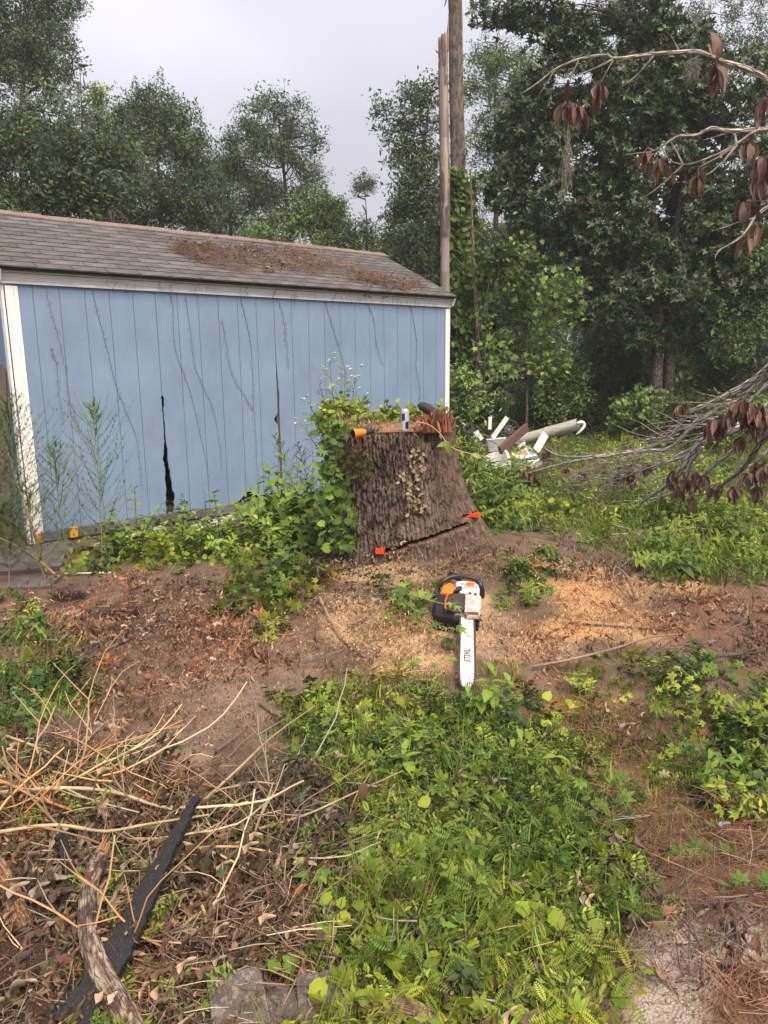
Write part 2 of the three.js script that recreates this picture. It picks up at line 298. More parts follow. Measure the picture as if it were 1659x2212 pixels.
  const tones = [[0.145, 0.128, 0.120], [0.165, 0.145, 0.134], [0.120, 0.106, 0.100], [0.185, 0.160, 0.148], [0.150, 0.126, 0.112], [0.135, 0.122, 0.118]].map((c) => std({ color: new THREE.Color().setRGB(...[c[0] * 1.12, c[1] * 1.24, c[2] * 1.36]), map: shT, bumpMap: shB, bumpScale: 0.004, roughness: 0.95 }));
  R = rngOf(31);
  const NC = 13, ex = sl / NC, tw = 0.3, variants = [];
  for (let v = 0; v < 4; v++) {            // a tab: thin slab, front edge a little worn, sides eased
    const g = new THREE.BoxGeometry(tw - 0.008, 0.013, ex + 0.05, 5, 1, 3), P = g.attributes.position;
    for (let i = 0; i < P.count; i++) { const x = P.getX(i), z = P.getZ(i); P.setZ(i, z + (z > ex / 2 ? (vn(x * 25 + v * 9, v, 0) - 0.5) * 0.014 : 0)); P.setY(i, P.getY(i) + (z > ex / 4 ? (vn(x * 9 + v * 5 + 50, z * 9 + 50) - 0.5) * 0.008 : 0)); P.setX(i, x + (vn(z * 20 + v, x > 0 ? 4 : 8) - 0.5) * 0.004); }
    g.computeVertexNormals(); variants.push(g);
  }
  for (let c = 0; c < NC; c++) {
    const off = (c % 2) * 0.15, s = (c + 0.5) * ex;
    for (let k = -1; k < 19; k++) {
      const x = -0.06 + off + (k + 0.5) * tw; if (x < -0.06 + (k === -1 ? -0.2 : 0) || x > W + 0.16) continue;
      const clipL = x - tw / 2 < -0.075, clipR = x + tw / 2 > W + 0.02;
      const m = part('shingle', variants[(R() * 4) | 0], pick(tones), shed);
      let w = 1, xx = x; if (clipL) { w = (x + tw / 2 + 0.075) / tw; xx = -0.075 + w * tw / 2; } if (clipR) { w = (W + 0.02 - x + tw / 2) / tw; xx = W + 0.02 - w * tw / 2; } if (w < 0.12) { shed.remove(m); continue; }
      m.scale.x = w;
      m.position.set(xx, 2.385 + s * Math.sin(slope) + 0.012, 0.095 - s * Math.cos(slope) + 0.012); m.rotation.set(slope - 0.055 + rr(-0.008, 0.008), 0, rr(-0.003, 0.003), 'XYZ');
    }
  }
  const back = new GB(); for (let c = 0; c < NC; c++) { const s = (c + 0.5) * ex; back.box(W / 2, 2.385 + s * Math.sin(slope) + 0.012, -SH.D - 0.095 + s * Math.cos(slope) - 0.012, W + 0.15, 0.009, ex + 0.05, [1, 1, 1], new THREE.Euler(-slope + 0.055, 0, 0)); }
  part('shingle_rows', back.build(), tones[0], shed, 'stuff');
  const cap = std({ color: new THREE.Color(0.27, 0.205, 0.185), map: shT, bumpMap: shB, bumpScale: 0.004, roughness: 0.95 });
  const capG = (() => { const s = new THREE.Shape(); s.moveTo(-0.14, -0.062); s.lineTo(-0.14, -0.054); s.lineTo(-0.02, -0.001); s.lineTo(0.02, -0.001); s.lineTo(0.14, -0.054); s.lineTo(0.14, -0.062); s.lineTo(0, -0.012); s.closePath(); const g = new THREE.ExtrudeGeometry(s, { depth: 0.29, bevelEnabled: false }); g.rotateY(Math.PI / 2); return g; })();
  for (let k = 0; k < 20; k++) { const m = part('ridge_cap', capG, cap, shed); m.position.set(-0.07 + k * 0.27, SH.ridge + 0.026 + rr(-0.003, 0.004), -SH.D / 2); m.rotation.z = 0.012; }
  const drip = board('drip_edge', W + 0.09, 0.022, 0.008, W / 2 - 0.025, 2.372, 0.094, 0, std({ color: new THREE.Color(0.05, 0.045, 0.042) }));
  // a concrete block under each corner
  for (const x of [0.15, W / 2, W - 0.2]) { const g = new RoundedBoxGeometry(0.38, 0.16, 0.19, 1, 0.01); const q = part('footing_block', g, std({ color: new THREE.Color(0.28, 0.26, 0.24), map: grain, bumpMap: grainB, bumpScale: 0.006 }), shed); q.position.set(x, 0.03, -0.13); }
}

// dried vine stems still clinging to the paint: drawn on the wall in the shed's measure
{
  R = rngOf(77);
  const m = vcol({ roughness: 1 });
  const S = [
    ['bent thick dried vine stem curling under the white frieze board', [[268, 632], [300, 622], [345, 625], [368, 640], [374, 690], [376, 740], [384, 775], [398, 810], [420, 880], [432, 940], [446, 1000], [452, 1060]], 0.0036],
    ['thin dried vine stem in the second groove from the left corner', [[98, 620], [112, 680], [128, 740], [141, 800], [147, 850], [158, 890], [172, 930]], 0.0024],
    ['dried vine stem slanting down from the frieze left of the black split', [[194, 610], [206, 660], [222, 720], [240, 790], [252, 840], [272, 890], [292, 940], [302, 1000], [308, 1060]], 0.0026],
    ['short pale vine stem low on the wall near the left corner', [[110, 750], [122, 790], [126, 850], [138, 910]], 0.002],
    ['fine dried vine stem between the black split and the brown split', [[400, 640], [412, 720], [420, 790], [440, 840], [462, 890], [474, 960], [480, 1020]], 0.0022],
    ['forked dried vine stem just left of the brown split', [[515, 625], [530, 690], [541, 740], [545, 810], [548, 880], [552, 950], [556, 1030], [560, 1090]], 0.0028],
    ['dried vine stem crossing several grooves in the middle of the wall', [[478, 690], [488, 740], [502, 810], [530, 860], [548, 890]], 0.002],
    ['dried vine stem above the flowering weed right of the brown split', [[598, 640], [612, 690], [618, 740], [622, 800]], 0.0022],
    ['long fine vine stem on the wall above the stump', [[700, 645], [716, 700], [728, 740], [745, 800], [752, 850]], 0.0022],
    ['kinked dried vine stem near the right end of the wall', [[885, 655], [894, 700], [900, 740], [898, 790], [906, 840], [906, 870]], 0.0028],
    ['faint dried vine stem on the far right sheet of siding', [[790, 650], [806, 690], [812, 740], [826, 790]], 0.002]];
  for (const [label, pts, r] of S) {
    const g = new GB(), P = spline(pts.map(([x, y]) => { const [t, h] = onWall(x, y); return V(t, h, 0.0035); }), 40);
    for (const p of P) { p.x += rr(-0.004, 0.004); p.z += rr(0, 0.002); }
    const col = pick([[0.15, 0.155, 0.185], [0.18, 0.18, 0.20], [0.125, 0.13, 0.155]]);
    g.tube(P, (t) => r * (1 - 0.55 * t), 5, col);
    for (let k = 1; k < P.length - 1; k++) for (let q = 0; q < 2; q++) if (R() < 0.75) {     // rootlets
      const s = R() < 0.5 ? -1 : 1, l = rr(0.008, 0.034), a = P[k]; g.tube([a, V(a.x + s * l * 0.6, a.y + rr(-0.6, 0.9) * l, 0.004), V(a.x + s * l, a.y + rr(-0.9, 0.6) * l, 0.002)], [0.0011, 0.0008, 0.0004], 3, col, false);
    }
    const o = solo('dried_vine', g.build(), m, label + ' of the shed', 'dried vine'); o.position.set(SH.x, 0, SH.z); o.rotation.y = SH.turn; if (label.includes('shed')) o.userData.label = label;
  }
  // wisps hanging over the frieze
  const g = new GB();
  for (let k = 0; k < 46; k++) { const x = rr(0.4, 4.9), y = 2.36 - rr(0, 0.05), q = [V(x, y, 0.075)]; let px = x, py = y; for (let j = 0; j < 4; j++) { px += rr(-0.03, 0.03); py -= rr(0.01, 0.05); q.push(V(px, py, 0.036 + rr(0, 0.02))); } g.tube(q, (t) => 0.0016 * (1 - 0.6 * t), 3, [0.09, 0.07, 0.06], false); }
  const o = solo('rootlets', g.build(), m, 'dried vine rootlets dangling over the white frieze board of the shed', 'rootlets', null); o.userData.kind = 'stuff'; o.position.set(SH.x, 0, SH.z); o.rotation.y = SH.turn;
}

// ladder lying along the foot of the wall
{
  const m = std({ color: new THREE.Color(0.42, 0.43, 0.43), metalness: 0.55, roughness: 0.45, map: grain, bumpMap: grainB, bumpScale: 0.001 }), end = std({ color: new THREE.Color(0.75, 0.33, 0.03), roughness: 0.6 }), dk = std({ color: new THREE.Color(0.03, 0.03, 0.03) });
  const o = thing('ladder', 'aluminium extension ladder lying along the foot of the blue shed wall', 'ladder', [SH.x, 0, SH.z]); o.rotation.y = SH.turn;
  const a = 0.06, b = 2.47, y0 = 0.035;
  for (const z of [0.07, -0.30]) {
    const s = new THREE.Shape(); s.moveTo(0, 0); s.lineTo(0.024, 0); s.lineTo(0.024, 0.008); s.lineTo(0.006, 0.008); s.lineTo(0.006, 0.077); s.lineTo(0.024, 0.077); s.lineTo(0.024, 0.085); s.lineTo(0, 0.085); s.closePath();
    const g = new THREE.ExtrudeGeometry(s, { depth: b - a, bevelEnabled: false }); g.rotateY(Math.PI / 2); const q = part('rail', g, m, o); q.position.set(a, y0, z); 
  }
  for (let x = a + 0.18; x < b; x += 0.305) {
    const s = new THREE.Shape(); s.absarc(0, 0, 0.017, Math.PI, 2 * Math.PI); s.lineTo(0.017, 0.012); s.lineTo(-0.017, 0.012); s.closePath(); const h = new THREE.Path(); h.absarc(0, 0, 0.013, Math.PI, 2 * Math.PI); h.lineTo(0.013, 0.009); h.lineTo(-0.013, 0.009); h.closePath(); s.holes.push(h);
    const g = new THREE.ExtrudeGeometry(s, { depth: 0.39, bevelEnabled: false }); const q = part('rung', g, m, o); q.position.set(x, y0 + 0.043, -0.312);
    const c = new THREE.CylinderGeometry(0.0135, 0.0135, 0.004, 14); c.rotateX(Math.PI / 2); const e = part('rung_opening', c, dk, q); e.position.set(0, -0.001, 0.3882);
  }
  const e = part('end_cap', new RoundedBoxGeometry(0.03, 0.09, 0.03, 2, 0.006), end, o); e.position.set(a - 0.01, y0 + 0.043, 0.075);
  const gd = part('guide_bracket', new RoundedBoxGeometry(0.07, 0.10, 0.014, 2, 0.004), end, o); gd.position.set(a + 0.28, y0 + 0.05, 0.085);
  for (const [x, y] of [[-0.02, 0.03], [0.018, 0.028], [-0.005, -0.02]]) { const c = new THREE.CylinderGeometry(0.007, 0.007, 0.006, 10); c.rotateX(Math.PI / 2); part('bolt', c, dk, gd).position.set(x, y, 0.008); }
}
// white broken board beside the ladder's far end, and an off-white scrap under the weeds
{
  const m = paint([0.62, 0.61, 0.6], { roughness: 0.7 });
  const p = ground(470, 1150); const o = solo('white_board', new RoundedBoxGeometry(0.62, 0.02, 0.10, 1, 0.004), m, 'white painted board leaning against the ladder at the shed wall', 'board', null, [p.x, p.y + 0.10, p.z]); o.rotation.set(0.5, SH.turn, -0.22);
  const q = ground(280, 1165); const s = solo('trim_scrap', new RoundedBoxGeometry(0.7, 0.012, 0.09, 1, 0.003), m, 'off white strip of trim half hidden in weeds before the ladder', 'board', null, [q.x, q.y + 0.03, q.z]); s.rotation.set(0.1, SH.turn + 0.1, 0.02);
  const a = ground(190, 1242); const t = solo('white_stick', new THREE.CylinderGeometry(0.006, 0.009, 0.34, 6), vcolLess([0.55, 0.52, 0.48]), 'pale bare stick lying at the edge of the leaf litter, left', 'stick', null, [a.x, a.y + 0.015, a.z]); t.rotation.set(0, 0.2, Math.PI / 2 - 0.05, 'YXZ');
}
function vcolLess(c) { return std({ color: new THREE.Color().setRGB(...c) }); }

// leaning grey picket fence at the left edge, beyond the corner trim
{
  R = rngOf(5);
  const o = thing('picket_fence', 'leaning grey weathered wooden fence at the left end of the shed', 'fence');
  const m = [woodMat([0.17, 0.14, 0.125]), woodMat([0.21, 0.175, 0.155]), woodMat([0.13, 0.108, 0.1])];
  const c = V(SH.x, 0, SH.z).addScaledVector(shU, -0.13).addScaledVector(shN, -0.25);
  for (let k = 0; k < 5; k++) {
    const s = new THREE.Shape(); s.moveTo(-0.045, 0); s.lineTo(0.045, 0); s.lineTo(0.045, 1.5); s.lineTo(0.02, 1.56); s.lineTo(-0.02, 1.56); s.lineTo(-0.045, 1.5); s.closePath();
    const g = new THREE.ExtrudeGeometry(s, { depth: 0.016, bevelEnabled: true, bevelSize: 0.002, bevelThickness: 0.002, bevelSegments: 1 });
    const q = part('picket', g, m[k % 3], o); q.position.copy(c).addScaledVector(shU, -0.01 - k * 0.105).addScaledVector(shN, -0.02 * k); q.position.y = 0.04 + rr(-0.03, 0.02); q.rotation.set(rr(-0.03, 0.03), SH.turn - 0.6, k ? rr(-0.04, 0.02) : -0.075, 'YXZ');
  }
  const q = part('fence_rail', new RoundedBoxGeometry(0.7, 0.085, 0.04, 1, 0.004), m[0], o); q.position.copy(c).addScaledVector(shU, -0.26).addScaledVector(shN, 0.02); q.position.y = 1.42; q.rotation.set(0, SH.turn - 0.6, -0.55, 'YXZ');
  const q2 = part('fence_rail', new RoundedBoxGeometry(0.75, 0.085, 0.04, 1, 0.004), m[1], o); q2.position.copy(c).addScaledVector(shU, -0.28).addScaledVector(shN, -0.08); q2.position.y = 0.42; q2.rotation.set(0, SH.turn - 0.6, 0.02, 'YXZ');
}
// ------------------------------------------------------------------ leaf templates (length 1 along y, facing z)
function lens(w, st = [0, 0.22, 0.5, 0.78, 1], fold = 0.12, curl = 0.15, shape = (t) => Math.sin(Math.PI * Math.pow(t, 0.8)) ** 0.9) {
  const p = [], i = [], s = [];
  st.forEach((t, k) => { const h = 0.5 * w * (k === 0 || k === st.length - 1 ? 0.02 : shape(t)), z = -curl * t * t; p.push(-h, t, z + fold * h * 2, 0, t, z, h, t, z + fold * h * 2); s.push(0.97, 1.12, 1.03);
    if (k) { const b = (k - 1) * 3; i.push(b, b + 1, b + 4, b, b + 4, b + 3, b + 1, b + 2, b + 5, b + 1, b + 5, b + 4); } });
  return { p, i, s };
}
function fan(angles, lens2, notch, fold = 0.1, cx = 0.28) {     // lobed leaf
  const p = [0, cx, 0], i = [], s = [1.1]; let n = 1;
  p.push(0, 0, -0.02); s.push(1.05); n++;
  angles.forEach((a, k) => {
    const r = lens2[k], t = a * Math.PI / 180;
    if (k) { const tm = (angles[k - 1] + a) / 2 * Math.PI / 180; p.push(Math.sin(tm) * notch, cx + Math.cos(tm) * notch, fold * 0.5); s.push(0.95); n++; }
    p.push(Math.sin(t) * r, cx + Math.cos(t) * r, -fold * r); s.push(1.02); n++;
  });
  for (let k = 1; k < n; k++) i.push(0, k, k + 1 < n ? k + 1 : 1);
  return { p, i, s };
}
const LO = lens(0.42, [0, 0.5, 1], 0.2, 0.15), MID = lens(0.40, [0, 0.35, 0.7, 1], 0.15, 0.2), HI = lens(0.40), WIDE = lens(0.62, [0, 0.15, 0.4, 0.7, 0.9, 1], 0.1, 0.2), SLIM = lens(0.20, [0, 0.3, 0.65, 1], 0.2, 0.3), MAG = lens(0.40, [0, 0.3, 0.65, 1], 0.22, 0.12), DRY = lens(0.42, [0, 0.15, 0.35, 0.6, 0.85, 1], 0.5, 0.5);
const STAR = fan([-125, -62, 0, 62, 125], [0.42, 0.60, 0.74, 0.60, 0.42], 0.26), HEART = fan([-150, -115, -75, -35, 0, 35, 75, 115, 150], [0.40, 0.48, 0.50, 0.56, 0.72, 0.56, 0.50, 0.48, 0.40], 0.52, 0.06, 0.35), ROUND = fan([-140, -100, -60, -20, 20, 60, 100, 140], [0.46, 0.5, 0.5, 0.5, 0.5, 0.5, 0.5, 0.46], 0.5, 0.08, 0.45);
const PINN = (() => { const p = [], i = [], s = []; let n = 0; const N = 9; p.push(-0.008, 0, 0, 0.008, 0, 0, 0.004, 1, -0.12, -0.004, 1, -0.12); i.push(0, 1, 2, 0, 2, 3); s.push(0.8, 0.8, 0.9, 0.9); n = 4;
  for (let k = 0; k < N; k++) for (const sg of [-1, 1]) { const t = 0.12 + 0.86 * k / (N - 1), l = 0.25 * Math.sin(Math.PI * (0.16 + 0.74 * k / (N - 1))), z = -0.12 * t * t; p.push(0, t, z, sg * l * 0.5, t - 0.012, z + 0.03, sg * l, t + 0.06, z + 0.015, sg * l * 0.5, t + 0.085, z + 0.03); s.push(0.9, 1, 1.06, 1.04); i.push(n, n + 1, n + 2, n, n + 2, n + 3); n += 4; } return { p, i, s }; })();
const PALM = (() => { const p = [], i = [], s = []; [-80, -40, 0, 40, 80].forEach((a, k) => { const m = new THREE.Matrix4().makeRotationZ(-a * Math.PI / 180).scale(V(1, [0.62, 0.9, 1, 0.9, 0.62][k], 1)), t = lens(0.38, [0, 0.3, 0.65, 1], 0.15, 0.2), b = p.length / 3, v = V(0, 0, 0); for (let q = 0; q < t.p.length; q += 3) { v.set(t.p[q], t.p[q + 1], t.p[q + 2]).applyMatrix4(m); p.push(v.x, v.y, v.z); } s.push(...t.s); i.push(...t.i.map((x) => x + b)); }); return { p, i, s }; })();
function tgeo(t, col) { const g = new GB(); g.add(t, new THREE.Matrix4(), col); return g.build(); }

// ------------------------------------------------------------------ stump
function planeY(px, py, y) { const r = ray(px, py); return r.multiplyScalar((y - 1.6) / r.y).add(camera.position); }
const LOBES = [[0.30, 0.30, 0.31], [1.05, 0.28, 0.10], [1.9, 0.4, 0.06], [2.7, 0.35, 0.03], [3.6, 0.4, 0.04], [4.7, 0.5, 0.2], [5.7, 0.4, 0.14]];
function stumpR(a, y) {
  const s = clamp((STUMP.top - y) / 0.86, 0, 1.3); let r = STUMP.r * (1 + 0.035 * Math.sin(a * 3 + 1) + 0.02 * Math.sin(a * 7)) + 0.03 * s;
  for (const [c, w, k] of LOBES) { let d = Math.abs(a - c); d = Math.min(d, 2 * Math.PI - d); r += k * Math.exp(-d * d / (2 * w * w)) * s ** 2.3; }
  return r;
}
function onStump(px, py, out = 0) {
  const r = ray(px, py), p = V(0, 0, 0); for (let t = 4; t < 7; t += 0.01) { p.copy(r).multiplyScalar(t).add(camera.position); const dx = p.x - STUMP.x, dz = p.z - STUMP.z; if (Math.hypot(dx, dz) < stumpR((Math.atan2(dz, dx) + 2 * Math.PI) % (2 * Math.PI), p.y) + out) return p; } return p;
}
{
  R = rngOf(12);
  const o = thing('tree_stump', 'broad dark tree stump with ridged bark, flat sawn top and spreading roots', 'tree stump', [STUMP.x, 0, STUMP.z]);
  const g = new GB(), NA = 460, NY = 170, KERF = [[812, 1193], [850, 1188], [900, 1172], [940, 1160], [985, 1142], [1013, 1133]], KERF2 = [[1000, 1120], [1030, 1107]];
  const kd = (K, px, py) => { if (px < K[0][0] || px > K[K.length - 1][0]) return 99; for (let i = 1; i < K.length; i++) if (px <= K[i][0]) return Math.abs(py - mix(K[i - 1][1], K[i][1], (px - K[i - 1][0]) / (K[i][0] - K[i - 1][0])) - 2.5 * (vn(px * 0.13, 5) - 0.5)); return 99; };
  for (let j = 0; j <= NY; j++) for (let i = 0; i <= NA; i++) {
    const a = (i % NA) / NA * 2 * Math.PI, t = j / NY, y = mix(0.02, STUMP.top, t);
    let r = stumpR(a, y); const arc = a * 0.5; const X = STUMP.x + Math.cos(a) * r, Z = STUMP.z + Math.sin(a) * r;
    const [px, py] = proj(X, y, Z), front = Math.sin(a) > -0.45;
    const wx = (fbm(arc * 9, y * 3, 1, 3) - 0.5), wob = arc + 0.05 * wx, per = Math.PI;
    const b = voro(wob / per * 120 + 0.7 * (fbm(arc * 14, y * 2.2, 6, 2) - 0.5), y * 6.5 + wx * 1.5, 120, 7, 0), c = voro(wob / per * 190, y * 20 + wx * 2, 190, 17, 0);
    const crack = 1 - sstep(0.03, 0.34, b[1] - b[0]), crack2 = 1 - sstep(0.02, 0.3, c[1] - c[0]);
    const dust = front ? sstep(905, 975, px + 60 * (fbm(y * 6, arc * 3, 3, 3) - 0.5) + (y - 0.7) * 26) : 0.2, relief = mix(1, 0.42, dust);
    let d = relief * (-0.015 * crack + 0.008 * b[2] - 0.007 * crack2 + 0.006 * c[2]) + 0.02 * (fbm(arc * 5, y * 3, 4, 3) - 0.5);
    const gray = mix3([0.135, 0.092, 0.070], [0.26, 0.205, 0.170], b[2] * 0.8 + 0.3 * c[2]);
    let col = mix3(gray, [0.022, 0.016, 0.013], clamp(crack * 0.9 + 0.35 * crack2));
    col = mix3(col, mix3([0.125, 0.080, 0.050], [0.21, 0.145, 0.095], fbm(arc * 40, y * 40, 5, 3)), dust * 0.75 * (1 - 0.7 * crack));
    const red = front ? Math.exp(-(((px - 776 - (y - 1) * 40) / 13) ** 2)) * sstep(0.78, 0.98, y + 0.1 * wx) : 0; col = mix3(col, [0.16, 0.045, 0.028], red * 0.8); d -= 0.008 * red;
    const moss = front ? sstep(0.50, 0.66, fbm(arc * 7, y * 6, 9, 3)) * sstep(985, 1005, px) * 0.5 : 0; col = mix3(col, [0.13, 0.14, 0.06], moss);
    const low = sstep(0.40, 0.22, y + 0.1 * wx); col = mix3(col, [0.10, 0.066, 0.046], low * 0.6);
    if (front) { const k = Math.min(kd(KERF, px, py) / 4.2, kd(KERF2, px, py) / 3.2); if (k < 1) { d -= 0.05; col = [0.02, 0.012, 0.008]; } else if (k < 2.1) col = mix3(col, [0.30, 0.17, 0.10], 0.55); }
    r += d; if (t > 0.985) r -= 0.006;
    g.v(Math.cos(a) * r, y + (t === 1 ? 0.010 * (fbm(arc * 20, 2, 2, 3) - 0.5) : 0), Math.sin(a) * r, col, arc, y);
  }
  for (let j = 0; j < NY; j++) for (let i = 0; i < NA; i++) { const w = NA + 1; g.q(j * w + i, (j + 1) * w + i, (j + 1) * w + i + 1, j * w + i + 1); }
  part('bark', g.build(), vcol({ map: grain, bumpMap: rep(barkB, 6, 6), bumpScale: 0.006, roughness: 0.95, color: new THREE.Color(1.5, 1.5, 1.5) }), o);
  const top = new GB(), NR = 34;
  for (let j = 0; j <= NR; j++) for (let i = 0; i <= 160; i++) { const a = (i % 160) / 160 * 2 * Math.PI, q = j / NR, r = (stumpR(a, STUMP.top) - 0.012) * q, x = Math.cos(a) * r, z = Math.sin(a) * r; const n = fbm(x * 30 + 50, z * 6 + 50, 1, 3) - 0.5, ring = 0.5 + 0.5 * Math.sin(q * 90 + 3 * fbm(x * 4 + 9, z * 4 + 9, 0, 2)); const k = 0.8 + 0.5 * n + 0.1 * ring; top.v(x, STUMP.top + 0.003 + 0.01 * n * (q < 1 ? 1 : 0), z, [0.33 * k, 0.165 * k, 0.085 * k], x, z); }
  for (let j = 0; j < NR; j++) for (let i = 0; i < 160; i++) top.q(j * 161 + i, j * 161 + i + 1, (j + 1) * 161 + i + 1, (j + 1) * 161 + i);
  part('sawn_top', top.build(), vcol({ map: grain, roughness: 0.95, bumpMap: grainB, bumpScale: 0.004, color: new THREE.Color(1.5, 1.5, 1.5) }), o);
  // torn fibres left standing on the right of the cut
  for (let q = 0; q < 6; q++) {
    const s = new GB();
    for (let k = 0; k < 22; k++) {
      const f = (q + R()) / 6, px = mix(900, 972, f), hh = 0.145 * sstep(0, 0.55, f) * (1 - 0.25 * sstep(0.8, 1, f)) * rr(0.35, 1) + 0.03, p = planeY(px, 934 - rr(0, 6), STUMP.top); p.x -= STUMP.x; p.z -= STUMP.z;
      const ln = V(rr(-0.05, 0.05), hh, rr(-0.04, 0.03)), c = jit(pick([[0.26, 0.10, 0.045], [0.17, 0.06, 0.03], [0.34, 0.16, 0.075], [0.09, 0.042, 0.028]]), 0.2);
      s.tube([p, p.clone().addScaledVector(ln, 0.5).add(V(rr(-0.008, 0.008), 0, rr(-0.006, 0.006))), p.clone().add(ln)], [rr(0.008, 0.016), rr(0.006, 0.012), 0.001], 5, c, false, 0.6);
    }
    part('splinter_cluster', s.build(), vcol({ map: woodT, roughness: 1, color: new THREE.Color(1.5, 1.5, 1.5) }), o);
  }
  // bark flap rising behind the splinters
  const fl = new GB(); { const a0 = 0.05, a1 = 0.85; for (let i = 0; i <= 14; i++) { const a = mix(a0, a1, i / 14), r = stumpR(a, 1.1), hh = 0.10 * Math.sin(Math.PI * clamp(i / 14 * 0.9 + 0.05)) * (0.7 + 0.6 * h3(i, 2, 2)); for (const [rad, y] of [[r, 1.08], [r + 0.004, 1.10 + hh * 0.6], [r - 0.01, 1.10 + hh], [r - 0.03, 1.10 + hh * 0.6], [r - 0.035, 1.09]]) fl.v(Math.cos(-a + 0.25) * rad, y, Math.sin(-a + 0.25) * rad, [0.12, 0.078, 0.055], a, y); } for (let i = 0; i < 14; i++) for (let k = 0; k < 4; k++) fl.q(i * 5 + k, (i + 1) * 5 + k, (i + 1) * 5 + k + 1, i * 5 + k + 1); }
  part('bark_flap', fl.build(), vcol({ map: grain, bumpMap: rep(barkB, 4), bumpScale: 0.01, roughness: 1, side: THREE.DoubleSide, color: new THREE.Color(1.5, 1.5, 1.5) }), o);
  // crumbs of sawdust and fallen leaf on the cut are small: merged
}

// ------------------------------------------------------------------ wedges in the kerf
{
  const m = new THREE.MeshPhysicalMaterial({ color: new THREE.Color().setRGB(0.95, 0.07, 0.012), roughness: 0.38, clearcoat: 0.2 });
  const mk = (px, py, ang, pitch, label, l = 0.15) => {
    const s = new THREE.Shape(); s.moveTo(0, -0.001); s.lineTo(l * 0.9, -0.013); s.lineTo(l, -0.013); s.lineTo(l, 0.013); s.lineTo(l * 0.9, 0.013); s.lineTo(0, 0.001); s.closePath();
    const g = new THREE.ExtrudeGeometry(s, { depth: 0.05, bevelEnabled: true, bevelSize: 0.002, bevelThickness: 0.003, bevelSegments: 2 }); g.translate(0, 0, -0.025);
    const o = thing('felling_wedge', label, 'wedge'); part('body', g, m, o);
    const rib = new THREE.BoxGeometry(0.003, 0.006, 0.056); for (let k = 0; k < 3; k++) part('ridge', rib, m, o).position.set(l * (0.62 + k * 0.11), 0.0105 + k * 0.0014, 0);
    o.position.copy(onStump(px, py)); o.rotation.set(0, ang, pitch, 'YXZ'); return o;
  };
  mk(1019, 1113, -0.45, 0.16, 'bright orange plastic wedge driven into the right root of the stump', 0.13).translateX(-0.07);
  mk(822, 1189, -1.75, 0.05, 'bright orange plastic wedge at the low left end of the saw cut').translateX(-0.105);
}

// ------------------------------------------------------------------ drink can
{
  const p = planeY(875, 933, STUMP.top); const o = thing('drink_can', 'tall silver and blue drink can standing on the stump edge', 'can', [p.x, STUMP.top + 0.004, p.z]);
  const c = document.createElement('canvas'); c.width = 512; c.height = 512; const x = c.getContext('2d');
  x.fillStyle = '#d3d6dc'; x.fillRect(0, 0, 512, 512);
  const poly = (col, pts) => { x.fillStyle = col; x.beginPath(); pts.forEach((q, i) => i ? x.lineTo(...q) : x.moveTo(...q)); x.closePath(); x.fill(); };
  for (const ox of [0, 256]) { poly('#17307e', [[ox + 0, 290], [ox + 78, 265], [ox + 78, 480], [ox + 0, 480]]); poly('#2a4aa0', [[ox + 170, 80], [ox + 250, 60], [ox + 250, 250], [ox + 170, 275]]); }
  for (const ox of [84, 340]) {
    x.fillStyle = '#8d95a6'; for (let k = 0; k < 16; k++) x.fillRect(ox + 8 + (k % 3) * 4, 70 + k * 13, 60 - (k * 7) % 22, 4);
    x.fillStyle = '#7f93c4'; x.fillRect(ox + 6, 330, 62, 110); x.fillStyle = '#e6e8ee'; for (let k = 0; k < 8; k++) x.fillRect(ox + 12, 340 + k * 12, 50, 4);
  }
  const t = new THREE.CanvasTexture(c); t.colorSpace = THREE.SRGBColorSpace; t.wrapS = THREE.RepeatWrapping;
  const met = std({ color: new THREE.Color(0.75, 0.76, 0.78), metalness: 0.9, roughness: 0.32 });
  const body = new THREE.CylinderGeometry(0.029, 0.029, 0.134, 40, 1, true); const b = part('body', body, std({ map: t, metalness: 0.45, roughness: 0.34 }), o); b.position.y = 0.076; b.rotation.y = 0.35 + Math.PI * 0.9;
  part('base_rim', new THREE.LatheGeometry([[0.0, 0.006], [0.018, 0.004], [0.022, 0.0], [0.025, 0.002], [0.029, 0.0092]].map((q) => new THREE.Vector2(...q)), 40), met, o);
  part('lid', new THREE.LatheGeometry([[0.029, 0.1428], [0.0255, 0.152], [0.0262, 0.1555], [0.0248, 0.156], [0.0235, 0.1525], [0, 0.1525]].map((q) => new THREE.Vector2(...q)), 40), met, o);
  const tab = part('pull_tab', new RoundedBoxGeometry(0.012, 0.0015, 0.022, 2, 0.0006), met, o); tab.position.set(0, 0.1545, 0.003);
}
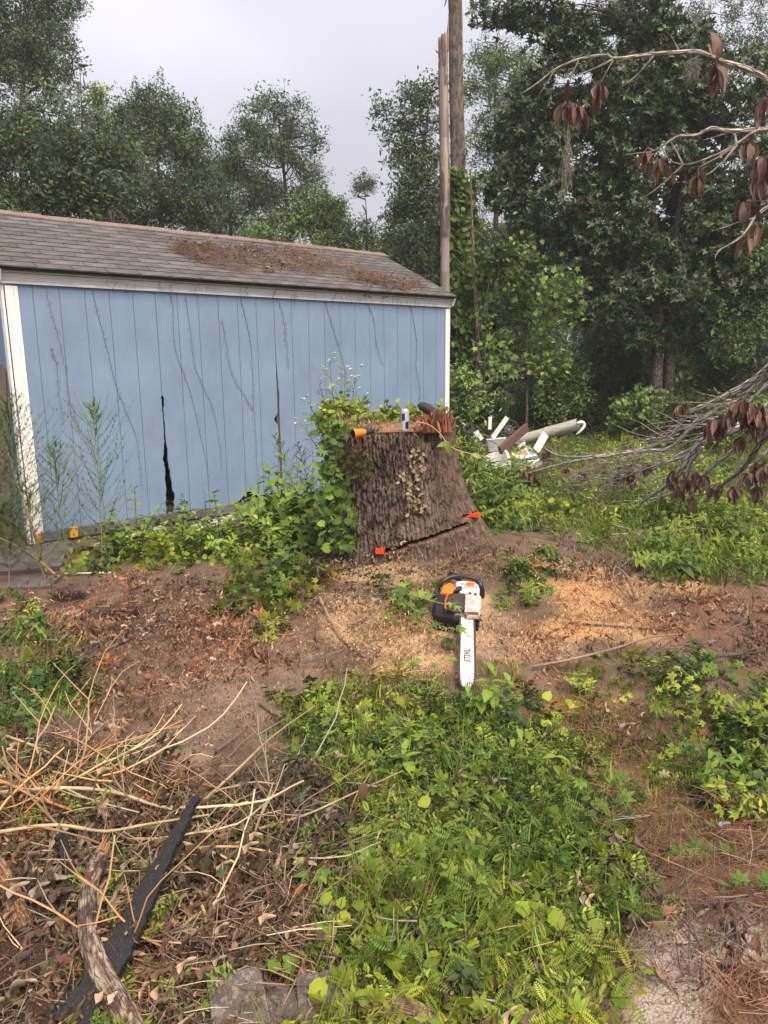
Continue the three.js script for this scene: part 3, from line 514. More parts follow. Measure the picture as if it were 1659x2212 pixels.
// ------------------------------------------------------------------ orange hollow tube with black grip, and the dark tool behind the splinters
{
  const p = planeY(763, 939, STUMP.top + 0.03), q = planeY(800, 921, STUMP.top + 0.03), d = V(0.74, 0.05, -0.67).normalize();
  const o = thing('tool_sheath', 'orange hollow tube with black tapered end resting on the stump edge', 'tool', [p.x, STUMP.top + 0.035, p.z]); o.quaternion.copy(along(d));
  const L = (pts) => new THREE.LatheGeometry(pts.map((a) => new THREE.Vector2(...a)), 28);
  const org = std({ color: new THREE.Color(0.62, 0.20, 0.025), roughness: 0.5, side: THREE.DoubleSide }), dk = std({ color: new THREE.Color(0.022, 0.022, 0.024), roughness: 0.55, side: THREE.DoubleSide });
  const tube = L([[0.024, 0.155], [0.030, 0.12], [0.038, 0.03], [0.041, 0.0], [0.038, -0.001]]); { const P = tube.attributes.position; for (let i = 0; i < P.count; i++) if (P.getY(i) < 0.05) P.setY(i, P.getY(i) - P.getX(i) * 0.35 * (1 - P.getY(i) / 0.05)); tube.computeVertexNormals(); }
  part('tube', tube, org, o); part('lining', L([[0.037, 0.004], [0.034, 0.04], [0.024, 0.14], [0, 0.142]]), dk, o);
  part('grip', L([[0.0235, 0.154], [0.026, 0.16], [0.024, 0.22], [0.020, 0.27], [0.012, 0.285], [0, 0.288]]), dk, o);
  for (let k = 0; k < 4; k++) part('grip_ring', L([[0.025, 0.175 + k * 0.02], [0.027, 0.179 + k * 0.02], [0.0245, 0.184 + k * 0.02]]), dk, o);
  o.scale.set(0.8, 0.62, 0.8);
}
{
  const o = thing('power_tool', 'rounded black and red tool lying behind the torn splinters on the stump', 'tool');
  const p = planeY(925, 918, STUMP.top); o.position.set(p.x - 0.02, STUMP.top + 0.01, p.z - 0.12);
  const dk = std({ color: new THREE.Color(0.018, 0.018, 0.02), roughness: 0.6, bumpMap: rep(grainB, 6), bumpScale: 0.002 }), red = std({ color: new THREE.Color(0.20, 0.008, 0.012), roughness: 0.45 });
  const g = new GB(), P = spline([V(-0.05, 0.115, 0), V(-0.02, 0.125, 0), V(0.03, 0.10, 0), V(0.09, 0.05, 0.01), V(0.13, 0.01, 0.02)], 16); g.tube(P, (t) => 0.038 * Math.sin(Math.PI * clamp(0.16 + 0.7 * t)) ** 0.6, 14, [1, 1, 1]); part('cover', g.build(), dk, o);
  const b = part('housing', new RoundedBoxGeometry(0.15, 0.055, 0.09, 4, 0.02), red, o); b.position.set(0.0, 0.03, -0.02); b.rotation.z = 0.3;
  const c = part('bolt', new THREE.CylinderGeometry(0.007, 0.007, 0.01, 10), dk, o); c.position.set(-0.03, 0.05, 0.068); c.rotation.x = Math.PI / 2;
}

// ------------------------------------------------------------------ chainsaw, lying on its left side with the bar towards the camera
{
  R = rngOf(3);
  const toP = (cx, cy) => [(1050 + cx / 6.505) * 0.86406, (1400 + cy / 6.505) * 0.86406];
  const A = ground(...toP(766, 2000), 0.03), B = ground(...toP(768, 960), 0.10);
  const y = B.clone().sub(A).normalize(), x = V(1, 0, 0).addScaledVector(y, -y.x).normalize(), z = V(0, 0, 0).crossVectors(x, y), o = thing('chainsaw', 'white and orange chainsaw lying on the sawdust before the stump, bar towards the viewer', 'chainsaw');
  o.position.copy(A); o.quaternion.setFromRotationMatrix(new THREE.Matrix4().makeBasis(x, y, z));
  const S = (cx, cy, h = 0) => { const r = ray(...toP(cx, cy)), c = A.clone().addScaledVector(z, h), t = c.clone().sub(camera.position).dot(z) / r.dot(z), p = r.multiplyScalar(t).add(camera.position).sub(A); return [p.dot(x), p.dot(y)]; };
  const shape = (pts, h) => { const s = new THREE.Shape(); pts.forEach((q, i) => { const w = S(...q, h); i ? s.lineTo(...w) : s.moveTo(...w); }); s.closePath(); return s; };
  const ext = (name, pts, z0, z1, m, bev = 0.004, par = o) => { const g = new THREE.ExtrudeGeometry(shape(pts, z1), { depth: z1 - z0 - bev * 2, bevelEnabled: bev > 0, bevelSize: bev, bevelOffset: -bev, bevelThickness: bev, bevelSegments: 3, curveSegments: 8 }); g.translate(0, 0, z0 + bev); return part(name, g, m, par); };
  const white = std({ map: tex(128, (u, v) => { const k = sstep(0.5, 0.8, fbm(u * 8, v * 8, 5, 4, 8)); return mix3([0.72, 0.72, 0.70], [0.42, 0.36, 0.30], k * 0.6); }), roughness: 0.4, metalness: 0.1 });
  const beige = std({ map: rep(tex(256, (u, v) => { const k = fbm(u * 7, v * 7, 2, 5, 7), s = sstep(0.62, 0.7, fbm(u * 30, v * 30, 6, 3, 30)); return mix3(mix3([0.58, 0.53, 0.47], [0.40, 0.33, 0.27], sstep(0.4, 0.7, k)), [0.10, 0.08, 0.065], s * 0.7); }), 9, 9), roughness: 0.75 });
  const dk = std({ color: new THREE.Color(0.016, 0.017, 0.019), roughness: 0.42 }), blk = std({ color: new THREE.Color(0.008, 0.008, 0.008), roughness: 0.8 }), org = std({ color: new THREE.Color(0.85, 0.17, 0.01), roughness: 0.42 }), brown = std({ color: new THREE.Color(0.11, 0.085, 0.062), roughness: 0.5, metalness: 0.3, map: grain }), steel = std({ color: new THREE.Color(0.45, 0.36, 0.30), metalness: 0.6, roughness: 0.55, map: grain }), chainM = std({ color: new THREE.Color(0.09, 0.075, 0.065), metalness: 0.6, roughness: 0.5 });
  // guide bar, rounded nose towards the viewer
  const [bx0] = S(662, 960), [bx1] = S(868, 960), hw = (bx1 - bx0) / 2 * 1.02, cx0 = 0, len = S(768, 930)[1];
  const bar = new THREE.Shape(); bar.moveTo(-hw * 0.96, len + 0.02); bar.lineTo(-hw, 0.12); bar.quadraticCurveTo(-hw, -0.005, -hw * 0.55, -0.03); bar.quadraticCurveTo(0, -0.05, hw * 0.55, -0.03); bar.quadraticCurveTo(hw, -0.005, hw, 0.12); bar.lineTo(hw * 0.96, len + 0.02); bar.closePath();
  const barT = tex(256, (u, v) => { const X = (u - 0.5) * 0.5, Y = v; const k = sstep(0.50, 0.72, fbm(u * 10, v * 10, 3, 5, 10)); return mix3([0.62, 0.61, 0.59], [0.34, 0.26, 0.21], k * 0.55); });
  const bg = new THREE.ExtrudeGeometry(bar, { depth: 0.003, bevelEnabled: true, bevelSize: 0.001, bevelThickness: 0.001, bevelSegments: 1 }); bg.translate(0, 0, -0.0025); const gb = part('guide_bar', bg, std({ map: rep(barT, 4, 4), roughness: 0.35, metalness: 0.15 }), o);
  // chain: link after link round the bar
  const pts = bar.getSpacedPoints(170), cl = new GB(); pts.forEach((p, i) => { if (i >= pts.length - 1) return; const q = pts[i + 1], a = Math.atan2(q.y - p.y, q.x - p.x), nx = Math.sin(a), ny = -Math.cos(a), out = 0.005; if (p.y > len) return; const sgn = -1; cl.box((p.x + q.x) / 2 - sgn * nx * out * -1 * -1, (p.y + q.y) / 2 - sgn * ny * out * -1 * -1, 0, 0.0105, i % 3 ? 0.009 : 0.013, i % 3 === 1 ? 0.008 : 0.0055, jit([1, 1, 1], 0.2), new THREE.Euler(0, 0, a)); });
  part('chain', cl.build(), std({ vertexColors: true, color: new THREE.Color(0.09, 0.075, 0.065), metalness: 0.6, roughness: 0.5 }), o, 'stuff');
  // lettering printed on the bar
  const fontB = await new FontLoader().loadAsync('fonts/droid/droid_sans_bold.typeface.json');
  const text = (name, s, size, wide, xx, yy, c, sl = 0.22) => { const g = new TextGeometry(s, { font: fontB, size, depth: 0.0004, bevelEnabled: false }); g.applyMatrix4(new THREE.Matrix4().set(wide, sl, 0, 0, 0, 1, 0, 0, 0, 0, 1, 0, 0, 0, 0, 1)); const q = part(name, g, std({ color: new THREE.Color(...c), roughness: 0.5 }), gb); q.rotation.z = Math.PI / 2; q.position.set(xx, yy, 0.0017); g.computeBoundingBox(); return [q, g.boundingBox]; };
  { const a = S(822, 1672), b = S(822, 1455), sz = S(822, 1560)[0] - S(712, 1560)[0]; const [q, bb] = text('lettering', 'STIHL', sz, 1, a[0], a[1], [0.012, 0.012, 0.012]); q.scale.x = (b[1] - a[1]) / bb.max.x;
    const e = S(822, 1262); const [q2, b2] = text('lettering', 'E', sz * 0.36, 1, e[0], e[1], [0.03, 0.03, 0.03]); q2.scale.x = (S(822, 1236)[1] - e[1]) / b2.max.x;
    const r0 = S(822, 1420), r1 = S(822, 1275); const [q3, b3] = text('lettering', 'ROLLOMATIC', sz * 0.36, 1, r0[0], r0[1], [0.55, 0.55, 0.54]); q3.scale.x = (r1[1] - r0[1]) / b3.max.x; }
  // body
  ext('crankcase', [[250, 560], [700, 500], [960, 500], [985, 800], [960, 930], [560, 960], [230, 880]], -0.11, -0.004, blk, 0.01);
  ext('bumper_spike', [[550, 898], [600, 845], [640, 862], [700, 835], [740, 860], [760, 895], [900, 905], [985, 925], [1020, 985], [960, 940], [905, 935], [860, 945], [835, 925], [800, 940], [770, 925], [730, 935], [700, 915], [665, 920], [640, 895]], -0.006, 0.006, steel, 0.0015);
  ext('bumper_spike', [[900, 1000], [985, 1080], [940, 1020], [930, 940], [890, 940]], -0.05, -0.042, steel, 0.001);
  const cov = ext('clutch_cover', [[722, 830], [738, 560], [800, 540], [960, 552], [1000, 600], [990, 790], [968, 905], [760, 895], [762, 838]], 0.004, 0.034, beige, 0.007);
  ext('cover_rib', [[742, 780], [985, 800], [984, 815], [742, 796]], 0.030, 0.037, beige, 0.002, cov);
  ext('cover_rib', [[752, 735], [760, 590], [778, 590], [770, 735]], 0.030, 0.0365, beige, 0.002, cov);
  ext('rust_patch', [[765, 835], [960, 848], [955, 898], [770, 888]], 0.031, 0.0345, std({ color: new THREE.Color(0.24, 0.11, 0.065), roughness: 0.8, map: grain }), 0.001, cov);
  for (const [a, b] of [[815, 545], [900, 560]]) { const w = S(a, b, 0.036); const n = part('bar_nut', new THREE.CylinderGeometry(0.009, 0.009, 0.012, 6), dk, cov); n.rotation.x = Math.PI / 2; n.position.set(w[0], w[1], 0.036); }
  const muf = ext('muffler_cover', [[440, 800], [450, 640], [500, 560], [560, 536], [742, 545], [740, 770], [690, 826], [520, 830]], -0.02, 0.020, brown, 0.008);
  ext('raised_panel', [[535, 590], [560, 572], [690, 572], [712, 600], [680, 650], [700, 690], [700, 760], [640, 782], [530, 775], [528, 690], [545, 640], [512, 620]], 0.016, 0.025, brown, 0.003, muf);
  ext('vent_slot', [[550, 742], [605, 742], [605, 752], [550, 752]], 0.0245, 0.0262, std({ color: new THREE.Color(0.5, 0.45, 0.4), roughness: 0.5 }), 0, muf);
  ext('orange_rim', [[392, 770], [398, 640], [430, 560], [480, 545], [450, 600], [428, 680], [440, 810]], -0.03, 0.016, std({ color: new THREE.Color(0.38, 0.075, 0.02), roughness: 0.5 }), 0.004);
  ext('tank_housing', [[330, 520], [380, 410], [480, 355], [545, 385], [600, 460], [540, 520], [430, 530]], -0.07, 0.012, org, 0.01);
  ext('switch_lever', [[545, 485], [640, 410], [690, 430], [680, 460], [580, 495], [550, 515]], 0.010, 0.026, dk, 0.005);
  const tc = ext('top_cover', [[600, 340], [700, 335], [880, 350], [950, 395], [972, 470], [960, 545], [850, 545], [790, 520], [720, 530], [640, 510], [680, 470], [610, 420], [575, 390]], -0.06, 0.020, white, 0.008);
  for (let r = 0; r < 4; r++) for (let k = 0; k < 13; k++) { const a = 665 + k * 21 + r * 6, b = [372, 395, 420, 445][r]; if ((r < 2 && a > 725 && a < 905) || a > 950 || (r > 1 && a < 700)) continue; ext('grille_slot', [[a, b], [a + 11, b], [a + 11, b + 17], [a, b + 17]], 0.0185, 0.0212, blk, 0, tc); }
  const bd = ext('badge', Array.from({ length: 20 }, (_, k) => [815 + 85 * Math.cos(k / 20 * 6.283), 388 + 28 * Math.sin(k / 20 * 6.283)]), 0.019, 0.0235, std({ color: new THREE.Color(0.86, 0.16, 0.02), roughness: 0.4 }), 0.001, tc);
  for (const q of [[[780, 372], [812, 374], [812, 381], [796, 381], [793, 405], [785, 405], [788, 380], [780, 380]], [[822, 374], [848, 376], [846, 406], [838, 406], [840, 383], [822, 382]]]) ext('badge_mark', q, 0.0225, 0.0243, std({ color: new THREE.Color(0.45, 0.05, 0.02), roughness: 0.5 }), 0, bd);
  // wrap handle and hand guard
  const hp = [[300, 800, -0.10], [255, 620, -0.06], [280, 470, -0.02], [370, 350, 0.02], [480, 285, 0.035], [620, 265, 0.04], [800, 285, 0.04], [930, 330, 0.03], [992, 420, 0.01], [1012, 520, -0.03], [1010, 600, -0.08]].map(([a, b, h]) => { const w = S(a, b, h); return V(w[0], w[1], h); });
  const hg = new GB(); hg.tube(spline(hp, 46), () => 0.0155, 12, [1, 1, 1]); part('wrap_handle', hg.build(), dk, o);
  ext('hand_guard', [[165, 525], [250, 520], [420, 520], [560, 545], [440, 600], [390, 640], [380, 760], [300, 700], [260, 600], [150, 545]], -0.04, -0.015, dk, 0.006);
  ext('rear_shell', [[250, 560], [420, 580], [390, 790], [440, 850], [620, 880], [640, 960], [560, 990], [240, 890], [200, 760]], -0.10, -0.03, blk, 0.008);
  const rp = [[640, 300, -0.05], [520, 240, -0.09], [500, 232, -0.12]].map(([a, b, h]) => { const w = S(a, b, h); return V(w[0], w[1], h); }); const rh = new GB(); rh.tube(spline(rp, 10), () => 0.02, 10, [1, 1, 1]); part('rear_handle', rh.build(), dk, o);
}
// ------------------------------------------------------------------ trees
const LM = { oak: leafMat(), gloss: leafMat({ roughness: 0.38, transmission: 0.2, specularIntensity: 0.6 }), soft: leafMat({ transmission: 0.4, roughness: 0.65 }) };
const BARK = { grey: barkMat([0.5, 0.45, 0.42]), dark: barkMat([0.17, 0.14, 0.125]), pine: barkMat([0.85, 0.70, 0.60]) };
function sprayGeo(n, rad, flat, tmpl, size, cols, seed, droop = 0.2, twigs = 5) {       // leaves round a few twigs
  R = rngOf(seed); const g = new GB(), tw = [];
  for (let k = 0; k < twigs; k++) { const a = rr(0, 6.283), e = rr(-0.5, 0.9), d = V(Math.cos(a) * Math.cos(e), Math.sin(e) * flat, Math.sin(a) * Math.cos(e)).multiplyScalar(rad * rr(0.7, 1.1)); tw.push(d); g.tube([V(0, 0, 0), d.clone().multiplyScalar(0.5).add(V(0, 0.03, 0)), d], [0.010, 0.006, 0.002], 3, [0.07, 0.055, 0.045], false); }
  for (let k = 0; k < n; k++) {
    const d = pick(tw), t = Math.pow(R(), 0.6), p = d.clone().multiplyScalar(t).add(V(rr(-1, 1), rr(-1, 1) * flat, rr(-1, 1)).multiplyScalar(rad * 0.36));
    const a = rr(0, 6.283), dir = V(Math.cos(a), rr(-1.1, 0.5) - droop, Math.sin(a)), q = along(dir, V(rr(-0.5, 0.5), 1, rr(-0.5, 0.5)), rr(-0.7, 0.7)), s = size * rr(0.7, 1.25);
    g.add(tmpl, M4(p, q, s), jit(pick(cols), 0.18));
  }
  return g.build();
}
function rosetteGeo(seed, cols) {
  R = rngOf(seed); const g = new GB();
  for (let r = 0; r < 5; r++) {
    const c = V(rr(-0.3, 0.3), rr(-0.2, 0.2), rr(-0.3, 0.3)), up = V(rr(-0.6, 0.6), rr(0.2, 1), rr(-0.6, 0.6)).normalize(), b = pick(cols); g.tube([V(0, -0.1, 0), c], [0.010, 0.006], 3, [0.06, 0.045, 0.035], false);
    const n = 7 + (R() * 4 | 0);
    for (let k = 0; k < n; k++) { const a = k * 2.4 + rr(-0.3, 0.3), e = rr(-0.35, 0.9), f = along(up); const dir = V(Math.cos(a) * Math.cos(e), Math.sin(e), Math.sin(a) * Math.cos(e)).applyQuaternion(f); g.add(MAG, M4(c, along(dir, up, rr(-0.3, 0.3)), rr(0.13, 0.21)), jit(R() < 0.10 ? [0.10, 0.07, 0.035] : b, 0.2)); }
  }
  return g.build();
}
const GAIN = 2.6, gain = (a) => a.map((c) => c.map((k) => k * GAIN));
const OLIVE = gain([[0.034, 0.054, 0.022], [0.044, 0.066, 0.026], [0.028, 0.046, 0.022], [0.056, 0.078, 0.030]]);
const GREY = gain([[0.046, 0.066, 0.036], [0.058, 0.080, 0.042], [0.038, 0.056, 0.034]]);
const LIGHT = gain([[0.075, 0.125, 0.032], [0.095, 0.150, 0.040], [0.060, 0.100, 0.030], [0.120, 0.165, 0.045]]);
const MAGC = gain([[0.020, 0.036, 0.017], [0.026, 0.046, 0.020], [0.033, 0.056, 0.023], [0.018, 0.031, 0.018]]);
const CL = {
  oak: [1, 2, 3].map((s) => [sprayGeo(58, 0.42, 0.6, LO, 0.10, OLIVE, s), LM.oak]),
  grey: [4, 5, 6].map((s) => [sprayGeo(66, 0.42, 0.65, LO, 0.088, GREY, s), LM.oak]),
  fine: [7, 8, 9].map((s) => [sprayGeo(80, 0.40, 0.8, LO, 0.062, GREY, s), LM.oak]),
  light: [10, 11, 12].map((s) => [sprayGeo(46, 0.40, 0.6, LO, 0.105, LIGHT, s), LM.soft]),
  star: [13, 14, 15].map((s) => [sprayGeo(24, 0.36, 0.6, STAR, 0.125, LIGHT, s), LM.soft]),
  heart: [16, 17].map((s) => [sprayGeo(26, 0.34, 0.6, HEART, 0.10, [[0.11, 0.18, 0.045], [0.14, 0.22, 0.05], [0.085, 0.145, 0.04]], s, 0.5), LM.soft]),
  mag: [18, 19, 20].map((s) => [rosetteGeo(s, MAGC), LM.gloss]),
  bush: [21, 22, 23].map((s) => [sprayGeo(54, 0.33, 0.7, MID, 0.075, [[0.085, 0.15, 0.036], [0.11, 0.185, 0.046], [0.066, 0.115, 0.032]], s), LM.oak]),
};
function scatterIn(lobes, depth, dens, gap, seed, flatDepth = 1) {       // places inside ellipsoids given on the photograph at their real distance
  R = rngOf(seed); const out = [];
  for (const [px, py, rx, ry, dz = 0, dk = 1] of lobes) {
    const d = depth + dz, c = at(px, py, d), k = d / F, ax = rx * k, ay = ry * k, az = Math.min(Math.max(ax, ay), 1.6 * Math.min(ax, ay)) * flatDepth;
    let n = Math.max(3, Math.round(dens * dk * 4.2 * ax * ay * 3.14)); const list = [];
    for (let q = 0; q < n * 4 && list.length < n; q++) {
      const u = V(rr(-1, 1), rr(-1, 1), rr(-1, 1)); const l = u.length(); if (l > 1 || l < 0.05) continue; u.multiplyScalar(Math.pow(l, 0.55) / l);
      const p = V(c.x + u.x * ax, c.y + u.y * ay, c.z + u.z * az); if (p.y < 0.15) continue;
      if (fbm(p.x * 0.75 + 60, p.y * 0.75 + 60, p.z * 0.75 + 60, 3) < gap) continue; list.push(p);
    }
    out.push({ c, r: Math.max(ax, ay), list });
  }
  return out;
}
function leafMass(name, kinds, spots, parent, scale = 1, tint = 0.22) {                 // every spray a copy, one mass
  const all = Array.isArray(kinds) ? kinds : [kinds], vars = all.flatMap((k) => CL[k]), lists = vars.map(() => []);
  for (const p of spots) lists[(R() * vars.length) | 0].push(p);
  const col = new THREE.Color();
  vars.forEach(([g, m], i) => {
    if (!lists[i].length) return; const im = new THREE.InstancedMesh(g, m, lists[i].length); im.name = name; im.userData.kind = 'stuff'; im.castShadow = im.receiveShadow = true;
    lists[i].forEach((p, j) => { im.setMatrixAt(j, M4(p, Q(rr(0, 6.283), rr(-0.5, 0.5), rr(-0.5, 0.5)), scale * rr(0.75, 1.2))); const t = 1 + rr(-tint, tint), w = rr(-0.08, 0.08); im.setColorAt(j, col.setRGB(t * (1 + w), t, t * (1 - w))); });
    parent.add(im);
  });
}
function tree({ name = 'tree', label, kinds, depth, lobes, trunk, r = 0.15, dens = 5, gap = 0.40, bark = 'dark', seed = 1, scale = 1, group, category = 'tree', limbs = 3 }) {
  const base = at(trunk[0][0], trunk[0][1], depth); base.y = hgt(base.x, base.z) - 0.05;
  r *= 0.55; const o = thing(name, label, category, [base.x, base.y, base.z], group), w = new GB();
  const T = [base.clone(), ...trunk.slice(1).map(([x, y, dz = 0]) => at(x, y, depth + dz))], S = spline(T, 24); const rel = (p) => p.clone().sub(base);
  w.tube(S.map(rel), (t) => r * (1 - 0.9 * t) * (1 + 0.5 * Math.exp(-t * 14)), 10, [1, 1, 1], true, 0.12);
  part('trunk', w.build(), BARK[bark], o);
  const L = scatterIn(lobes, depth, dens, gap, seed);
  for (const { c, list } of L) { const b = new GB();
    let best = 0, bd = 1e9; S.forEach((p, i) => { const d = p.distanceTo(c) + Math.max(0, p.y - c.y) * 1.5 + (i < 6 ? 1 : 0); if (d < bd) { bd = d; best = i; } });
    const s = S[best], rad = Math.max(0.02, r * (1 - 0.75 * best / 24) * 0.55), mid = s.clone().lerp(c, 0.5).add(V(rr(-0.3, 0.3), rr(-0.1, 0.3), rr(-0.3, 0.3)));
    b.tube(spline([rel(s), rel(mid), rel(c)], 8), (t) => rad * (1 - 0.6 * t), 6, [1, 1, 1], false);
    for (let k = 0; k < Math.min(limbs + 2, list.length); k++) { const e = pick(list), m2 = c.clone().lerp(e, 0.5).add(V(rr(-0.2, 0.2), rr(0, 0.2), rr(-0.2, 0.2))); b.tube([rel(c), rel(m2), rel(e)], [rad * 0.42, rad * 0.28, 0.008], 5, [1, 1, 1], false); }
    part('limb', b.build(), BARK[bark], o); }
  leafMass('crown', kinds, L.flatMap((l) => l.list.map(rel)), o, scale);
  return o;
}
tree({ label: 'tall grey green tree cut by the top left corner, crown high above the shed', kinds: ['grey', 'fine'], depth: 19, seed: 101, dens: 7.5, gap: 0.38, r: 0.24, trunk: [[60, 700], [58, 450], [45, 300], [55, 120], [60, 20]],
  lobes: [[40, 50, 90, 80], [95, 120, 60, 60], [25, 180, 80, 60], [120, 185, 32, 26], [-60, 130, 110, 150], [70, -40, 90, 60], [15, 280, 70, 60]] });
tree({ name: 'sweetgum_tree', label: 'light green pointed young tree rising beside the tall tree at upper left', kinds: ['light'], depth: 17.5, seed: 102, dens: 8, gap: 0.44, r: 0.09, scale: 0.75, trunk: [[196, 700], [190, 450], [180, 300], [172, 140]],
  lobes: [[168, 145, 22, 34], [182, 190, 38, 32], [205, 215, 30, 26], [160, 225, 36, 30], [190, 265, 44, 30]] });
tree({ name: 'oak_tree', label: 'broad dark oak with leaning limb just behind the left end of the shed roof', kinds: ['oak', 'grey'], depth: 15, seed: 103, dens: 8.5, gap: 0.36, r: 0.26, trunk: [[8, 800], [14, 560], [45, 450], [95, 395], [170, 330]], limbs: 5,
  lobes: [[150, 310, 120, 70], [60, 360, 90, 70], [235, 350, 70, 62], [20, 300, 60, 50], [130, 400, 120, 50], [225, 420, 70, 44], [-40, 430, 90, 90], [60, 450, 60, 36]] });
tree({ name: 'oak_tree', label: 'rounded dark oak rising above the left half of the roof, trunk bare below', kinds: ['oak', 'grey'], depth: 21, seed: 104, dens: 8, gap: 0.37, r: 0.2, trunk: [[352, 760], [350, 520], [346, 430], [340, 330], [335, 220]], limbs: 5,
  lobes: [[325, 230, 40, 34], [385, 245, 32, 34], [300, 290, 62, 50], [375, 310, 62, 56], [265, 330, 50, 60], [420, 340, 36, 50], [330, 380, 100, 56], [240, 470, 90, 40], [450, 440, 50, 60], [420, 410, 40, 46], [290, 440, 80, 44], [400, 450, 60, 40], [360, 195, 14, 12]] });
tree({ name: 'oak_tree', label: 'low dark oak filling the gap left of the tall open tree', kinds: ['grey', 'oak'], depth: 24, seed: 105, dens: 7, gap: 0.38, r: 0.17, trunk: [[505, 760], [500, 540], [495, 420], [488, 360]],
  lobes: [[500, 385, 44, 34], [460, 420, 44, 44], [540, 430, 44, 40], [470, 480, 66, 36], [455, 365, 22, 18]] });
tree({ label: 'tall open crowned tree standing alone against the sky above the roof', kinds: ['oak', 'fine', 'grey'], depth: 22, seed: 106, dens: 4.6, gap: 0.44, r: 0.16, trunk: [[625, 800], [624, 540], [618, 420], [606, 300], [600, 205]], limbs: 5,
  lobes: [[600, 222, 50, 26], [560, 255, 36, 30], [640, 258, 34, 32], [590, 290, 70, 42], [525, 305, 42, 40], [650, 320, 40, 40], [560, 350, 76, 44], [690, 310, 13, 11], [625, 385, 60, 44], [545, 420, 62, 40], [672, 375, 26, 30], [600, 455, 66, 36], [500, 340, 24, 30]] });
tree({ label: 'small bright green tree right of the tall open tree, above the roof', kinds: ['light', 'oak'], depth: 20, seed: 107, dens: 5.5, gap: 0.42, r: 0.1, trunk: [[715, 800], [712, 560], [708, 470], [704, 400]],
  lobes: [[705, 410, 30, 26], [740, 455, 44, 40], [685, 460, 54, 44], [610, 490, 60, 36], [730, 500, 52, 40], [660, 490, 40, 36], [755, 500, 30, 40]] });
tree({ label: 'thin vine covered tree standing alone in the gap left of the snag', kinds: ['fine', 'oak'], depth: 20, seed: 108, dens: 22, gap: 0.34, r: 0.06, scale: 0.62, trunk: [[795, 800], [793, 560], [792, 470], [786, 392]],
  lobes: [[786, 398, 18, 16], [793, 425, 14, 18], [776, 415, 10, 10], [792, 462, 13, 24], [795, 505, 14, 26], [803, 400, 8, 10]] });
tree({ name: 'oak_tree', label: 'oak with one crooked open limb reaching left, just behind the broken snag', kinds: ['grey', 'oak'], depth: 18, seed: 109, dens: 6, gap: 0.41, r: 0.18, trunk: [[905, 800], [903, 560], [905, 420], [920, 280], [930, 200]], limbs: 5,
  lobes: [[835, 240, 24, 18], [858, 268, 28, 20], [890, 225, 34, 22], [930, 200, 28, 30], [870, 305, 26, 22], [915, 290, 40, 40], [880, 370, 46, 44], [920, 380, 40, 50], [855, 440, 40, 50], [905, 460, 54, 56], [870, 530, 56, 44], [920, 560, 50, 50], [850, 590, 40, 40]] });
tree({ label: 'tall pale green tree rising right behind the ivy covered pine', kinds: ['light', 'grey', 'fine'], depth: 23, seed: 110, dens: 4.8, gap: 0.42, r: 0.2, trunk: [[1075, 800], [1072, 500], [1070, 300], [1068, 120]], limbs: 4,
  lobes: [[1070, 118, 36, 26], [1040, 160, 44, 40], [1100, 160, 56, 44], [1160, 140, 60, 44], [1060, 230, 66, 50], [1130, 230, 66, 50], [1040, 320, 56, 56], [1110, 330, 60, 56], [1035, 420, 46, 60], [1100, 430, 60, 50], [1050, 520, 50, 50]] });
tree({ label: 'hazy grey green tree crown beyond the magnolia at the top right', kinds: ['fine', 'grey'], depth: 24, seed: 111, dens: 4, gap: 0.43, r: 0.2, trunk: [[1500, 800], [1500, 400], [1490, 200], [1480, 20]],
  lobes: [[1310, 45, 60, 40], [1390, 70, 60, 40], [1480, 50, 90, 50], [1590, 40, 80, 50], [1640, 110, 60, 60], [1420, 150, 90, 60], [1550, 140, 80, 60], [1650, 280, 60, 100], [1330, 130, 50, 50]] });
tree({ name: 'magnolia_tree', label: 'huge dark glossy leaved magnolia filling the right side behind the yard', kinds: ['mag'], depth: 14.5, seed: 112, dens: 16, gap: 0.34, r: 0.22, scale: 0.58, trunk: [[1420, 830], [1421, 680], [1412, 480], [1395, 280], [1380, 60]], limbs: 5,
  lobes: [[1055, 32, 36, 16], [1110, 42, 50, 26], [1175, 30, 56, 24], [1200, 75, 44, 30], [1260, 100, 44, 28], [1250, 30, 30, 20], [1370, 30, 70, 30], [1440, 110, 90, 50], [1250, 180, 100, 60], [1160, 235, 66, 44], [1350, 240, 110, 70], [1450, 200, 90, 60], [1560, 210, 110, 80], [1150, 320, 86, 56], [1250, 345, 100, 66], [1400, 370, 110, 76], [1550, 370, 110, 86], [1105, 410, 56, 44], [1200, 450, 100, 60], [1330, 480, 110, 70], [1480, 510, 110, 80], [1610, 490, 80, 90], [1250, 550, 90, 50], [1370, 610, 100, 60], [1490, 640, 100, 66], [1140, 510, 56, 36], [1290, 660, 80, 50], [1600, 620, 70, 60], [1400, 730, 60, 30]] });
{ const w = new GB(), b = at(1450, 830, 14.6); b.y = 0; w.tube(spline([b, at(1448, 700, 14.6), at(1452, 560, 14.4), at(1480, 380, 14.2)], 16), (t) => 0.13 * (1 - 0.6 * t), 8, [1, 1, 1]); solo('slim_tree', w.build(), BARK.dark, 'slimmer second dark trunk rising right beside the magnolia trunk', 'tree trunk'); }
tree({ name: 'sweetgum_sapling', label: 'bright star leaved sapling thicket right of the ivy covered pine', kinds: ['star'], depth: 13, seed: 113, dens: 9, gap: 0.38, r: 0.05, scale: 0.9, trunk: [[1140, 860], [1138, 740], [1130, 640], [1120, 560]],
  lobes: [[1085, 590, 40, 26], [1140, 600, 44, 24], [1205, 640, 40, 24], [1100, 660, 60, 30], [1190, 690, 50, 22], [1060, 700, 34, 44], [1130, 740, 70, 30], [1060, 790, 40, 40], [1170, 770, 50, 24], [1225, 600, 20, 12], [1110, 550, 24, 10]] });
